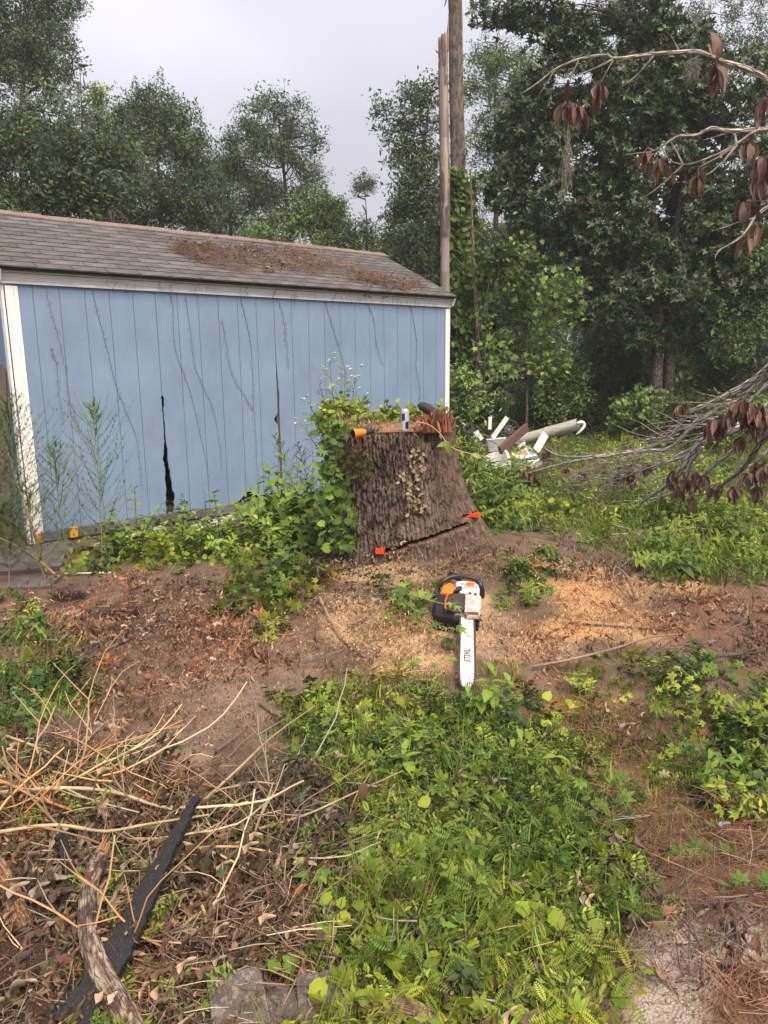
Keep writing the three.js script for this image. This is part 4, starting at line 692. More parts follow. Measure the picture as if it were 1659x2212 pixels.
{ // light climbing vine draped over that thicket
  const L = scatterIn([[1060, 560, 36, 14, 0, 2], [1100, 548, 40, 12, 0, 2], [1140, 572, 30, 14, 0, 2], [1100, 590, 14, 20, 0, 2], [1160, 620, 12, 20, 0, 2], [1060, 680, 20, 14]], 12.5, 12, 0.3, 114), o = thing('climbing_vine', 'pale heart leaved vine draped over the sapling thicket beside the pine', 'vine'); leafMass('leaves', 'heart', L.flatMap((l) => l.list), o, 0.62);
  const w = new GB(); w.tube(spline([at(1045, 860, 12.6), at(1050, 700, 12.5), at(1070, 570, 12.5), at(1130, 555, 12.4), at(1170, 640, 12.4)], 24), () => 0.012, 5, [1, 1, 1]); part('stem', w.build(), BARK.dark, o); }
tree({ label: 'yellow green small tree at the right edge below the overhanging dead branch', kinds: ['light', 'oak'], depth: 14, seed: 115, dens: 6, gap: 0.41, r: 0.07, trunk: [[1640, 900], [1640, 760], [1636, 640], [1630, 560]],
  lobes: [[1635, 600, 40, 50], [1610, 690, 60, 40], [1650, 730, 60, 50], [1570, 740, 44, 30], [1660, 540, 40, 40]] });
tree({ name: 'bush', category: 'bush', label: 'yellow green bush top showing over the roof ridge', kinds: ['light'], depth: 13, seed: 116, dens: 9, gap: 0.38, r: 0.04, scale: 0.62, trunk: [[245, 700], [245, 560], [243, 500]], lobes: [[228, 478, 26, 18], [258, 474, 26, 20], [242, 456, 16, 12], [284, 488, 18, 12]] });
tree({ name: 'bush', category: 'bush', label: 'small pale green sprig showing over the roof at far left', kinds: ['light'], depth: 12, seed: 117, dens: 12, gap: 0.3, r: 0.03, scale: 0.5, trunk: [[62, 700], [62, 560], [62, 490]], lobes: [[62, 464, 20, 10], [48, 470, 12, 6]] });
// ---- bushes along the edge of the wood
[[1003, 838, 34, 50, 11.3, 'light', 'light green shrub growing against the right corner of the shed', 1.1], [1120, 800, 66, 76, 16, 'bush', 'dark shrub between the pine and the junk pile'], [1215, 815, 44, 44, 15, 'light', 'rounded yellow green bush behind the white pipe', 1.2], [1290, 790, 80, 70, 16.5, 'bush', 'large dark bush behind the end of the white pipe'], [1095, 735, 60, 50, 15, 'oak', 'dark leafy bush under the sapling thicket'], [1365, 800, 60, 56, 16, 'bush', 'dense bush before the magnolia trunk'], [1450, 815, 66, 50, 15, 'star', 'open star leaved shrub right of the magnolia trunk'], [1545, 800, 70, 56, 15, 'oak', 'olive shrub above the middle of the fallen branches'], [1640, 805, 66, 66, 14, 'bush', 'dark bush at the right edge above the fallen branches'], [1385, 868, 60, 34, 14.5, 'star', 'low trailing shrub behind the dead branch tips'], [1275, 876, 60, 30, 15.5, 'bush', 'low dark shrub just right of the bent pipe end'], [1490, 880, 66, 36, 13, 'bush', 'low green shrub behind the brown leafed fallen branch'], [1185, 868, 50, 36, 15.5, 'bush', 'low shrub behind the middle of the white pipe'], [1340, 735, 66, 40, 15.5, 'oak', 'dim undergrowth bush left of the magnolia trunk'], [1530, 735, 60, 40, 15.5, 'oak', 'dim undergrowth bush right of the magnolia trunks'], [1050, 868, 44, 34, 12.5, 'bush', 'leafy shrub at the foot of the ivy covered pine'], [1600, 880, 60, 36, 12.5, 'light', 'pale green low shrub at the right behind the dead leaves']].forEach(([x, y, rx, ry, d, k, label, s = 1], i) =>
  tree({ name: 'shrub', category: 'shrub', label, kinds: [k], depth: d, seed: 140 + i, dens: 16, gap: 0.30, r: 0.03, scale: 0.72 * s, trunk: [[x, y + ry], [x, y + ry * 0.3], [x + 6, y - ry * 0.4]], lobes: [[x, y, rx * 0.8, ry * 0.8], [x - rx * 0.5, y + ry * 0.3, rx * 0.5, ry * 0.6], [x + rx * 0.5, y + ry * 0.2, rx * 0.5, ry * 0.65], [x, y + ry * 0.7, rx * 0.9, ry * 0.5], [x, y + ry * 1.15, rx * 1.0, ry * 0.45], [x - rx * 0.3, y + ry * 1.5, rx * 0.7, ry * 0.4]], limbs: 2 }));
{ // the wood far beyond: one mass
  R = rngOf(170); const o = new THREE.Group(); o.name = 'distant_woods'; scene.add(o); tag(o, 'dark distant wood closing the view beyond the trees', 'wood', null, 'stuff');
  const s = []; for (let k = 0; k < 9500; k++) { const a = rr(-1.25, 1.25), d = rr(27, 40), h = (3.2 + 3.4 * fbm(a * 6 + 9, d * 0.1, 0, 3)) * (a > 0 ? 1.35 : 1.2); s.push(V(Math.sin(a) * d, h * Math.pow(R(), 0.7), -Math.cos(a) * d)); }
  leafMass('foliage', ['oak', 'grey'], s, o, 1.9); for (const c of o.children) delete c.userData.kind;
  const w = new GB(); for (let k = 0; k < 90; k++) { const a = rr(-1.2, 1.2), d = rr(27, 38), x = Math.sin(a) * d, z = -Math.cos(a) * d; w.tube([V(x, 0, z), V(x + rr(-0.3, 0.3), 3, z), V(x + rr(-0.6, 0.6), rr(5, 7), z)], [0.14, 0.1, 0.04], 6, [1, 1, 1], false); }
  part('trunks', w.build(), BARK.dark, o);
}
// ---- pine with ivy, broken snag, thin dead trunk
{
  R = rngOf(180);
  const d = 13.4, base = at(1000, 860, d); base.y = 0; const o = thing('pine_tree', 'tall straight pine trunk rising out of the top of the picture behind the shed', 'pine tree', [base.x, 0, base.z]), w = new GB();
  const ax = [base, at(995, 700, d), at(990, 400, d), at(985, 150, d), at(983, -20, d), at(980, -300, d)], S = spline(ax, 200).map((p) => p.sub(base));
  const NS = 40; w.tube(S, (t) => mix(0.135, 0.10, t), NS, [1, 1, 1], true);
  { const P = w.p; for (let k = 0; k < S.length; k++) for (let s = 0; s <= NS; s++) { const q = (k * (NS + 1) + s) * 3, a = (s % NS) / NS * 26, y = S[k].y, b = voro(a * 1.0 + 0.5 * vn(a * 2, y * 5, 3), y * 3.6, 26, 5, 0), e = sstep(0.02, 0.3, b[1] - b[0]), k2 = 1 + 0.10 * e + 0.05 * b[2] - 0.07; P[q] = S[k].x + (P[q] - S[k].x) * k2; P[q + 2] = S[k].z + (P[q + 2] - S[k].z) * k2; const c = mix(0.42, 0.8 + 0.45 * b[2], e) * (0.8 + 0.4 * fbm(a * 2, y * 9, 6, 3)); w.c[q] = c; w.c[q + 1] = c; w.c[q + 2] = c; } }
  part('trunk', w.build(), vcol({ map: grain, bumpMap: rep(barkB, 5, 5), bumpScale: 0.006, roughness: 0.95, color: new THREE.Color(0.30, 0.245, 0.22) }), o);
  for (let k = 0; k < 3; k++) { const y = at(985, [60, 210, 330][k], d).y, g = new GB(); g.tube([V(0, y, 0.1), V(rr(-0.1, 0.1), y - 0.05, 0.3)], [0.02, 0.01], 6, [0.5, 0.45, 0.4]); part('branch_stub', g.build(), BARK.grey, o); }
  // ivy
  const iv = thing('ivy_vine', 'dense ivy wrapping the lower half of the pine trunk', 'ivy', [base.x, 0, base.z]), sp = [], g = new GB();
  R = rngOf(181); CL.ivy = [0, 1].map((s) => { R = rngOf(190 + s); const q = new GB(); for (let k = 0; k < 22; k++) q.add(HEART, M4(V(rr(-0.14, 0.14), rr(-0.16, 0.16), rr(0, 0.08)), Q(rr(-0.6, 0.6), rr(0.2, 1.2), Math.PI + rr(-0.8, 0.8)), rr(0.06, 0.095)), jit(pick([[0.085, 0.165, 0.036], [0.11, 0.20, 0.045], [0.065, 0.125, 0.03], [0.15, 0.24, 0.05]]), 0.2)); return [q.build(), LM.oak]; });
  const im = CL.ivy.map(() => []);
  for (let k = 0; k < 1500; k++) { const py = mix(375, 900, Math.pow(R(), 0.8)), wpx = mix(15, 44, sstep(380, 760, py)) * (0.75 + 0.5 * fbm(py * 0.02, 3, 0, 3)), y = at(990, py, d).y, rad = wpx * d / F, a = rr(0, 6.283); if (y < 0.05) continue; if (py < 470 && R() < 0.55) continue; const c = S[Math.round(clamp(y / S[S.length - 1].y) * 200)], lean = mix(0, 0.17, sstep(500, 760, py)); im[k % 2].push([V(c.x + lean + Math.cos(a) * rad, y, c.z + Math.sin(a) * rad), -a + Math.PI / 2]); }
  im.forEach((l, i) => { const q = new THREE.InstancedMesh(CL.ivy[i][0], CL.ivy[i][1], l.length); q.name = 'leaves'; q.userData.kind = 'stuff'; const c = new THREE.Color(); l.forEach(([p, a], j) => { q.setMatrixAt(j, M4(p, Q(a, rr(-0.4, 0.4), rr(-0.4, 0.4)), rr(0.8, 1.3))); const t = rr(0.7, 1.3); q.setColorAt(j, c.setRGB(t, t, t)); }); iv.add(q); });
  for (let k = 0; k < 5; k++) { const a = k * 1.3, P = []; for (let j = 0; j < 12; j++) P.push(V(S[0].x + Math.cos(a + j * 0.25) * 0.16, j * 0.42, Math.sin(a + j * 0.25) * 0.16)); const q = new GB(); q.tube(P, (t) => 0.02 * (1 - 0.6 * t), 6, [1, 1, 1]); part('stem', q.build(), BARK.dark, iv); }
}
{
  R = rngOf(182);
  const d = 12.4, base = at(962, 900, d); base.y = 0; const o = thing('dead_snag', 'broken dead tree trunk with peeling bark standing beside the pine', 'dead tree', [base.x, 0, base.z]), w = new GB(), NS = 28;
  const S = spline([base, at(962, 620, d), at(961, 400, d), at(958, 220, d), at(957, 88, d)], 130).map((p) => p.sub(base)); w.tube(S, (t) => mix(0.078, 0.064, t), NS, [1, 1, 1], true);
  const P = w.p, top = S[130].y;
  for (let k = 0; k < S.length; k++) for (let s = 0; s <= NS; s++) { const q = (k * (NS + 1) + s) * 3, a = (s % NS) / NS, y = S[k].y, b = voro(a * 16, y * 5, 16, 25, 0), e = sstep(0.03, 0.25, b[1] - b[0]); const bare = sstep(0.46, 0.56, fbm(a * 5, y * 0.8, 3, 3, 0) + (y < top * 0.55 ? 0.2 : y > top * 0.9 ? -0.2 : -0.055)), k2 = bare > 0.5 ? 0.92 : 1.02 + 0.14 * e; P[q] = S[k].x + (P[q] - S[k].x) * k2; P[q + 2] = S[k].z + (P[q + 2] - S[k].z) * k2; if (k === 130) P[q + 1] += 0.12 * h3(s % NS, 7, 7) - 0.02; const n = vn(a * 60, y * 3, 5); const c = bare > 0.5 ? mix3([0.29, 0.245, 0.21], [0.20, 0.165, 0.14], n) : mix3([0.07, 0.058, 0.052], [0.17, 0.14, 0.125], e * b[2]); w.c[q] = c[0]; w.c[q + 1] = c[1]; w.c[q + 2] = c[2]; }
  part('trunk', w.build(), vcol({ map: woodT, bumpMap: woodB, bumpScale: 0.006, roughness: 0.95, color: new THREE.Color(1.6, 1.6, 1.6) }), o);
  const sm = vcol({ map: woodT, roughness: 1, color: new THREE.Color(1.5, 1.5, 1.5) });
  for (const [x0, y0, x1, y1, r, c] of [[966, 110, 969, 36, 0.030, [0.30, 0.2, 0.15]], [955, 95, 952, 78, 0.02, [0.2, 0.15, 0.12]], [960, 96, 961, 80, 0.025, [0.26, 0.19, 0.15]]]) { const g = new GB(); g.tube([at(x0, y0, d), at((x0 + x1) / 2, (y0 + y1) / 2, d), at(x1, y1, d)].map((p) => p.sub(base)), [r, r * 0.6, 0.003], 6, c, true, 0.4); part('splinter', g.build(), sm, o); }
  const g = new GB(); g.tube([at(950, 118, d), at(944, 112, d), at(941, 108, d - 0.1)].map((p) => p.sub(base)), [0.012, 0.01, 0.005], 5, [0.25, 0.2, 0.17]); part('branch_stub', g.build(), sm, o);
}
{ const d = 12.8, b = at(1036, 860, d); b.y = 0; const w = new GB(); w.tube(spline([b, at(1033, 740, d), at(1025, 600, d), at(1020, 480, d), at(1016, 366, d)], 30), (t) => 0.045 * (1 - 0.72 * t), 8, [1, 1, 1], true, 0.2); solo('dead_tree', w.build(), barkMat([0.36, 0.25, 0.22]), 'thin bare dead trunk standing right of the ivy covered pine', 'dead tree'); }
{ const w = new GB(), P = [at(966, -20, 14.2), at(963, 4, 14.2), at(960, 14, 14.1)]; w.tube(P, [0.02, 0.014, 0.006], 6, [1, 1, 1]); w.tube([at(980, -60, 13.6), P[0]], [0.03, 0.02], 6, [1, 1, 1]); solo('pine_branch', w.build(), BARK.grey, 'short hooked dead branch hanging beside the pine at the top edge', 'branch'); }
// ------------------------------------------------------------------ dead branches with hanging brown leaves
const C4 = (x, y) => [950.5 + 0.427 * x, 0.427 * y], C3 = (x, y) => [950.5 + 0.427 * x, 777.6 + 0.427 * y];
const dryLeafMats = [[0.32, 0.16, 0.10], [0.25, 0.12, 0.078], [0.40, 0.21, 0.135], [0.18, 0.092, 0.066], [0.46, 0.29, 0.205]].map((c) => new THREE.MeshPhysicalMaterial({ color: new THREE.Color().setRGB(...c), map: rep(grain, 2), roughness: 0.62, side: THREE.DoubleSide, transmission: 0.35, thickness: 0 }));
const dryGeos = [0, 1, 2, 3].map((k) => { R = rngOf(300 + k); const t = lens(rr(0.29, 0.40), [0, 0.08, 0.2, 0.36, 0.54, 0.72, 0.87, 0.96, 1], rr(0.25, 0.6), rr(-0.15, 0.4)); for (let i = 0; i < t.p.length; i += 3) { t.p[i + 2] += 0.06 * Math.sin(t.p[i + 1] * 7 + k) * (t.p[i] > 0 ? 1 : -0.6); t.p[i] += 0.05 * Math.sin(t.p[i + 1] * 4 + k * 2); } return tgeo(t, [1, 1, 1]); });
const branchMat = barkMat([0.80, 0.70, 0.63]), twigMat = barkMat([0.88, 0.78, 0.70]), silver = barkMat([0.85, 0.78, 0.70]);
function leafBunch(parent, base, c, n, size, up = 0) {            // a whorl of dead leaves, each leaf its own part
  for (let k = 0; k < n; k++) {
    const a = k / n * 6.283 + rr(-0.5, 0.5), d = V(Math.cos(a) * rr(0.15, 0.62), up > 0 && R() < up ? rr(0.5, 1) : -1, Math.sin(a) * rr(0.15, 0.62)).normalize(), out = V(Math.cos(a), 0.3, Math.sin(a));
    const m = part('leaf', pick(dryGeos), pick(dryLeafMats), parent); m.position.copy(c).sub(base).add(V(rr(-0.012, 0.012), rr(-0.02, 0.01), rr(-0.012, 0.012))); m.quaternion.copy(along(d, out, rr(-0.5, 0.5))); const s = size * rr(0.6, 1.05); m.scale.set(s * rr(0.8, 1.15), s, s);
  }
}
function deadBranch({ label, main, twigs = [], bunches = [], r, mat = branchMat, name = 'dead_branch', group, size = 0.15, n = [4, 7], up = 0 }) {
  const P = main.map((q) => q.isVector3 ? q : at(...q)), base = P[0].clone(), o = thing(name, label, 'branch', base.toArray(), group), g = new GB(), S = spline(P, P.length * 7);
  g.tube(S.map((p) => p.clone().sub(base)), (t) => r * (1 - 0.82 * t) * (1 + 0.10 * Math.sin(t * 37)), 9, [1, 1, 1], true, 0.12);
  part('wood', g.build(), mat, o);
  for (const t of twigs) { const [rad, ...pts] = t, w = new GB(), Q2 = spline(pts.map((q) => q.isVector3 ? q : at(...q)), pts.length * 6).map((p) => p.sub(base)); let near = S[0], bd = 9; for (const s of S) { const dd = s.clone().sub(base).distanceTo(Q2[0]); if (dd < bd) { bd = dd; near = s; } } if (bd < 0.25) Q2.unshift(near.clone().sub(base)); w.tube(Q2, (u) => rad * (1 - 0.75 * u), 6, [1, 1, 1], true, 0.12); part('twig', w.build(), twigMat, o); }
  for (const b of bunches) { const c = b[0].isVector3 ? b[0] : at(b[0], b[1], b[2]); leafBunch(o, base, c, b[3] ?? Math.round(rr(...n)), b[4] ?? size, up); }
  return o;
}
R = rngOf(310);
const c4 = (d) => (x, y, dd = 0) => [...C4(x, y), d + dd];
{ const k = c4(4.6);
  deadBranch({ label: 'topmost bare overhanging branch with dead brown leaves, arching in from the right edge', r: 0.017, mat: silver, size: 0.165, up: 0.12, main: [k(1800, 500, -0.3), k(1659, 402), k(1560, 350), k(1420, 310), k(1320, 265), k(1200, 265), k(1080, 272), k(880, 296), k(840, 280), k(700, 300), k(580, 352), k(480, 430), k(405, 478)],
    twigs: [[0.007, k(880, 296), k(800, 338), k(720, 372), k(660, 395)], [0.006, k(1085, 275), k(1040, 330), k(990, 385), k(920, 440)], [0.005, k(880, 300), k(850, 350), k(815, 415)], [0.005, k(700, 305), k(660, 400), k(640, 510)], [0.005, k(1400, 305), k(1405, 325)], [0.004, k(1330, 268), k(1280, 300), k(1235, 315)], [0.004, k(580, 355), k(540, 420), k(500, 480)], [0.004, k(1210, 262), k(1180, 200), k(1140, 150)]],
    bunches: [[...k(818, 415), 6, 0.17], [...k(640, 512), 7, 0.16], [...k(690, 520), 5, 0.15], [...k(1405, 322), 7, 0.19], [...k(1388, 290), 1, 0.16]] });
  const B1 = scene.children[scene.children.length - 1]; { const m = part('leaf', dryGeos[0], dryLeafMats[1], B1); m.position.copy(at(...k(1395, 300)).sub(at(...k(1800, 500, -0.3)))); m.quaternion.copy(along(V(-0.1, 1, 0), V(0, 0, 1))); m.scale.setScalar(0.17); }
  const k2 = c4(4.9);
  deadBranch({ label: 'second overhanging dead branch from the right edge, forked, with five hanging leaf whorls', r: 0.016, mat: silver, size: 0.165, main: [k2(1800, 640, -0.3), k2(1659, 652), k2(1450, 662), k2(1375, 648), k2(1300, 682), k2(1200, 692), k2(1130, 735), k2(1080, 762), k2(940, 782)],
    twigs: [[0.011, k2(1659, 655), k2(1590, 668), k2(1500, 728), k2(1380, 790), k2(1230, 832), k2(1090, 780)], [0.007, k2(1500, 730), k2(1400, 800), k2(1310, 850), k2(1302, 872)], [0.006, k2(1080, 762), k2(1050, 750), k2(1030, 772)], [0.005, k2(1150, 800), k2(1125, 790), k2(1120, 808)], [0.008, k2(1500, 735), k2(1420, 830), k2(1340, 890), k2(1290, 900)], [0.006, k2(1480, 660), k2(1400, 690), k2(1330, 710)], [0.006, k2(1230, 832), k2(1160, 900), k2(1060, 980), k2(1010, 1008)]],
    bunches: [[...k2(1030, 772), 5, 0.15], [...k2(1122, 808), 5, 0.15], [...k2(1303, 872), 7, 0.165], [...k2(1572, 710), 6, 0.17], [...k2(1640, 500), 4, 0.17]] });
  const k3 = c4(4.4);
  deadBranch({ label: 'third overhanging dead branch, drooping at the right edge to a bare forked tip', r: 0.015, mat: silver, size: 0.165, main: [k3(1800, 900, -0.2), k3(1700, 1010), k3(1659, 1042), k3(1592, 1102), k3(1530, 1192), k3(1450, 1245), k3(1398, 1272)],
    twigs: [[0.006, k3(1420, 1262), k3(1400, 1285), k3(1390, 1312)], [0.007, k3(1659, 1015), k3(1600, 1016), k3(1545, 1018)], [0.005, k3(1592, 1102), k3(1520, 1120), k3(1440, 1150), k3(1370, 1170)], [0.005, k3(1540, 1180), k3(1520, 1170), k3(1545, 1205)], [0.008, k3(1720, 760), k3(1650, 800), k3(1630, 870)], [0.005, k3(1640, 1060), k3(1605, 1110), k3(1610, 1140)]],
    bunches: [[...k3(1640, 790), 6, 0.16], [...k3(1625, 868), 6, 0.16], [...k3(1545, 1015), 4, 0.14], [...k3(1570, 1030), 3, 0.13], [...k3(1610, 1130), 4, 0.13], [...k3(1548, 1205), 4, 0.13], [...k3(1650, 930), 6, 0.15]] });
  // Spanish moss
  R = rngOf(320);
  for (const [x, y, h, w, d, label, n] of [[1280, 285, 150, 34, 4.6, 'grey beard of moss hanging from the topmost overhanging branch', 70], [640, 600, 420, 26, 4.6, 'long thin strands of grey moss hanging below the left leaf whorl', 30]]) {
    const g = new GB(), b = at(...C4(x, y), d);
    for (let k = 0; k < n; k++) { let p = at(...C4(x + rr(-0.7, 0.7) * w, y + rr(0, h * 0.5)), d + rr(-0.05, 0.05)).sub(b); const q = [p.clone()], L = h * 0.427 * d / F * rr(0.25, 0.6); for (let j = 0; j < 6; j++) { p = p.clone().add(V(rr(-0.014, 0.014), -L / 6, rr(-0.014, 0.014))); q.push(p); } g.tube(q, (t) => 0.0017 * (1 - 0.6 * t), 3, jit([0.21, 0.20, 0.17], 0.2), false); }
    const o = solo('hanging_moss', g.build(), vcol({ roughness: 1 }), label, 'moss', null, b.toArray()); o.userData.kind = 'stuff';
  }
}
// ---- the felled crown lying at the right
{
  R = rngOf(330);
  const gd = (x, y) => { const [px, py] = C3(x, y), p = ground(px, py, 0.03); return p; };
  const line = (pts, d0, end = true) => { const n = pts.length - 1, e = gd(...pts[n]), d1 = end === true ? -e.z : end; return pts.map(([x, y], i) => at(...C3(x, y), mix(d0, d1, i / n))); };
  const bunch = (x, y, d, n, s = 0.15) => [...C3(x, y), d, n, s];
  const FB = [
    ['thickest pale grey limb of the felled crown, slanting down to the grass', [[1700, 220], [1560, 320], [1420, 372], [1330, 412], [1262, 490], [1192, 590], [1120, 652], [1040, 702], [982, 770]], 6.2, 0.034, silver, [[0.016, [1262, 490], [1190, 560], [1100, 600], [1000, 640]], [0.012, [1192, 590], [1240, 560], [1330, 500], [1400, 450]]], [[1300, 570, 6.6, 10], [1250, 600, 6.8, 9], [1180, 560, 7, 8], [1210, 640, 6.9, 6], [1280, 620, 6.7, 7]]],
    ['long arching topmost limb of the felled crown reaching left towards the junk', [[1720, 0], [1659, 40], [1560, 120], [1420, 195], [1330, 236], [1250, 275], [1170, 385], [1080, 432], [900, 470], [700, 490], [590, 480], [520, 440]], 6.4, 0.024, branchMat, [[0.009, [900, 470], [800, 492], [690, 500], [640, 540]], [0.008, [1170, 385], [1120, 470], [1070, 560]], [0.006, [590, 480], [560, 445], [530, 435]]], [[1210, 232, 7.4, 9, 0.14], [540, 452, 8.8, 5, 0.15], [520, 470, 8.8, 4, 0.13], [1260, 240, 7.4, 6, 0.13]]],
    ['second long limb of the felled crown, running below the topmost one', [[1720, 20], [1640, 80], [1520, 195], [1400, 252], [1280, 332], [1160, 445], [1000, 462], [800, 492], [640, 520], [450, 572], [380, 600]], 6.5, 0.022, branchMat, [[0.008, [800, 492], [730, 470], [650, 465]], [0.008, [1000, 462], [930, 500], [860, 520]], [0.007, [640, 520], [560, 500], [480, 520]]], [[640, 545, 8.4, 6], [720, 560, 8.3, 8], [830, 530, 8.1, 6], [950, 505, 7.9, 7], [900, 560, 7.9, 7], [470, 590, 8.7, 6], [440, 560, 8.8, 5]]],
    ['curving grey limb of the felled crown with a long flat lower run', [[1720, 160], [1659, 300], [1580, 385], [1480, 462], [1380, 542], [1280, 622], [1130, 690], [1000, 712], [780, 716]], 6.0, 0.019, twigMat, [[0.007, [1130, 690], [1050, 680], [960, 690]], [0.006, [1000, 712], [940, 735], [820, 740]]], [[1410, 620, 6.6, 8], [1340, 590, 6.7, 7], [1250, 560, 6.9, 7], [1180, 600, 7.1, 6]]],
    ['dark lowest limb at the right of the felled crown', [[1750, 250], [1659, 372], [1600, 452], [1540, 542], [1440, 622], [1380, 670], [1268, 690]], 5.8, 0.020, barkMat([0.34, 0.29, 0.26]), [[0.008, [1440, 622], [1350, 640], [1250, 700]], [0.007, [1540, 542], [1600, 520], [1660, 500]]], [[1480, 650, 6.2, 6], [1500, 640, 6.2, 4], [1280, 690, 6.6, 5], [1370, 640, 6.5, 5]]],
    ['straight thin limb of the felled crown in the middle of the tangle', [[1420, 365], [1340, 410], [1240, 462], [1100, 542], [1000, 590], [830, 652], [690, 670]], 6.8, 0.013, twigMat, [[0.006, [1100, 542], [1010, 560], [930, 580]]], [[1050, 520, 7.2, 6], [960, 560, 7.4, 6]]],
    ['forked thin limb low in the tangle, ending left on the ground', [[1300, 470], [1190, 505], [1000, 565], [900, 602], [720, 592], [600, 600]], 6.9, 0.012, branchMat, [[0.005, [900, 602], [820, 620], [740, 650]]], [[980, 600, 7.2, 4, 0.13]]],
    ['slender limb under the thick pale one, pointing left', [[1330, 440], [1270, 522], [1240, 602], [1130, 632], [980, 642], [830, 692]], 6.5, 0.011, twigMat, [[0.005, [1130, 632], [1050, 640], [990, 620]]], []],
    ['bunch bearing limb hanging at the right edge of the felled crown', [[1730, 60], [1640, 140], [1580, 200], [1500, 260], [1450, 300]], 5.9, 0.018, branchMat, [[0.007, [1500, 260], [1495, 330], [1440, 400], [1455, 470]], [0.008, [1580, 200], [1520, 300], [1530, 400]]], [[1380, 315, 6.3, 9, 0.17], [1420, 300, 6.3, 8, 0.16], [1470, 260, 6.2, 9, 0.16], [1540, 200, 6.1, 10, 0.17], [1600, 250, 6, 12, 0.17], [1560, 270, 6, 12, 0.17], [1500, 220, 6.2, 12, 0.17], [1430, 330, 6.3, 8, 0.16], [1570, 220, 6.1, 12, 0.17], [1620, 290, 5.9, 10, 0.17], [1640, 230, 5.9, 9, 0.17], [1520, 390, 6.2, 6, 0.15], [1610, 330, 6, 5, 0.15]]],
    ['limb at the right edge with a big drooping cluster of dead leaves', [[1760, 350], [1690, 420], [1620, 500], [1590, 520]], 5.6, 0.016, branchMat, [[0.006, [1620, 500], [1600, 560], [1605, 630]]], [[1600, 520, 5.8, 10, 0.19], [1640, 540, 5.7, 10, 0.19], [1560, 570, 5.9, 7, 0.16], [1610, 640, 5.8, 6, 0.15], [1660, 520, 5.6, 8, 0.18]]],
  ];
  const ENDS = [true, 9.0, 8.8, 7.9, 6.7, 7.9, 8.1, 7.7, 6.2, 5.8];
  FB.forEach(([label, pts, d0, r, mat, tw, bu], fi) => { const P = line(pts, d0, ENDS[fi]), X = (x, y) => { let best = 0, bd = 1e9; pts.forEach((q, i) => { const d = Math.hypot(q[0] - x, q[1] - y); if (d < bd) { bd = d; best = i; } }); return at(...C3(x, y), -P[best].z); };
    deadBranch({ name: 'fallen_branch', label, main: P, r: r * (fi < 5 ? 1.6 : 1.3), mat, twigs: tw.map(([q, ...l]) => [q, ...l.map(([x, y]) => X(x, y))]), bunches: bu.map(([x, y, d, n, s]) => { const p = X(x, y), f = n; const gy = hgt(p.x, p.z); if (p.y < gy + 0.06) p.y = gy + 0.06; return [p, 0, 0, f, s ?? 0.15]; }) }); });
  // finer twigs of the tangle are past counting
  const g = new GB(); for (let k = 0; k < 100; k++) { const x = rr(650, 1560), y = mix(690, 180, (x - 600) / 1000) + rr(-60, 110), [px, py] = C3(x, y), d = mix(8.4, 6.2, (x - 600) / 1000), p = at(px, py, d); if (p.y < hgt(p.x, p.z) + 0.02) p.y = hgt(p.x, p.z) + 0.02; const a = rr(1.7, 4.6), q = [p]; let dir = V(Math.cos(a), rr(-0.35, 0.25), rr(-0.6, 0.6)); for (let j = 0; j < 5; j++) { const n = q[j].clone().addScaledVector(dir, rr(0.06, 0.14)); dir.add(V(rr(-0.3, 0.3), rr(-0.3, 0.2), rr(-0.3, 0.3))).normalize(); n.y = Math.max(n.y, hgt(n.x, n.z) + 0.01); q.push(n); } g.tube(q, (t) => 0.006 * (1 - 0.8 * t), 5, [1, 1, 1]); }
  solo('twig_tangle', g.build(), twigMat, 'fine bare twigs tangled among the limbs of the felled crown', 'twigs').userData.kind = 'stuff';
}
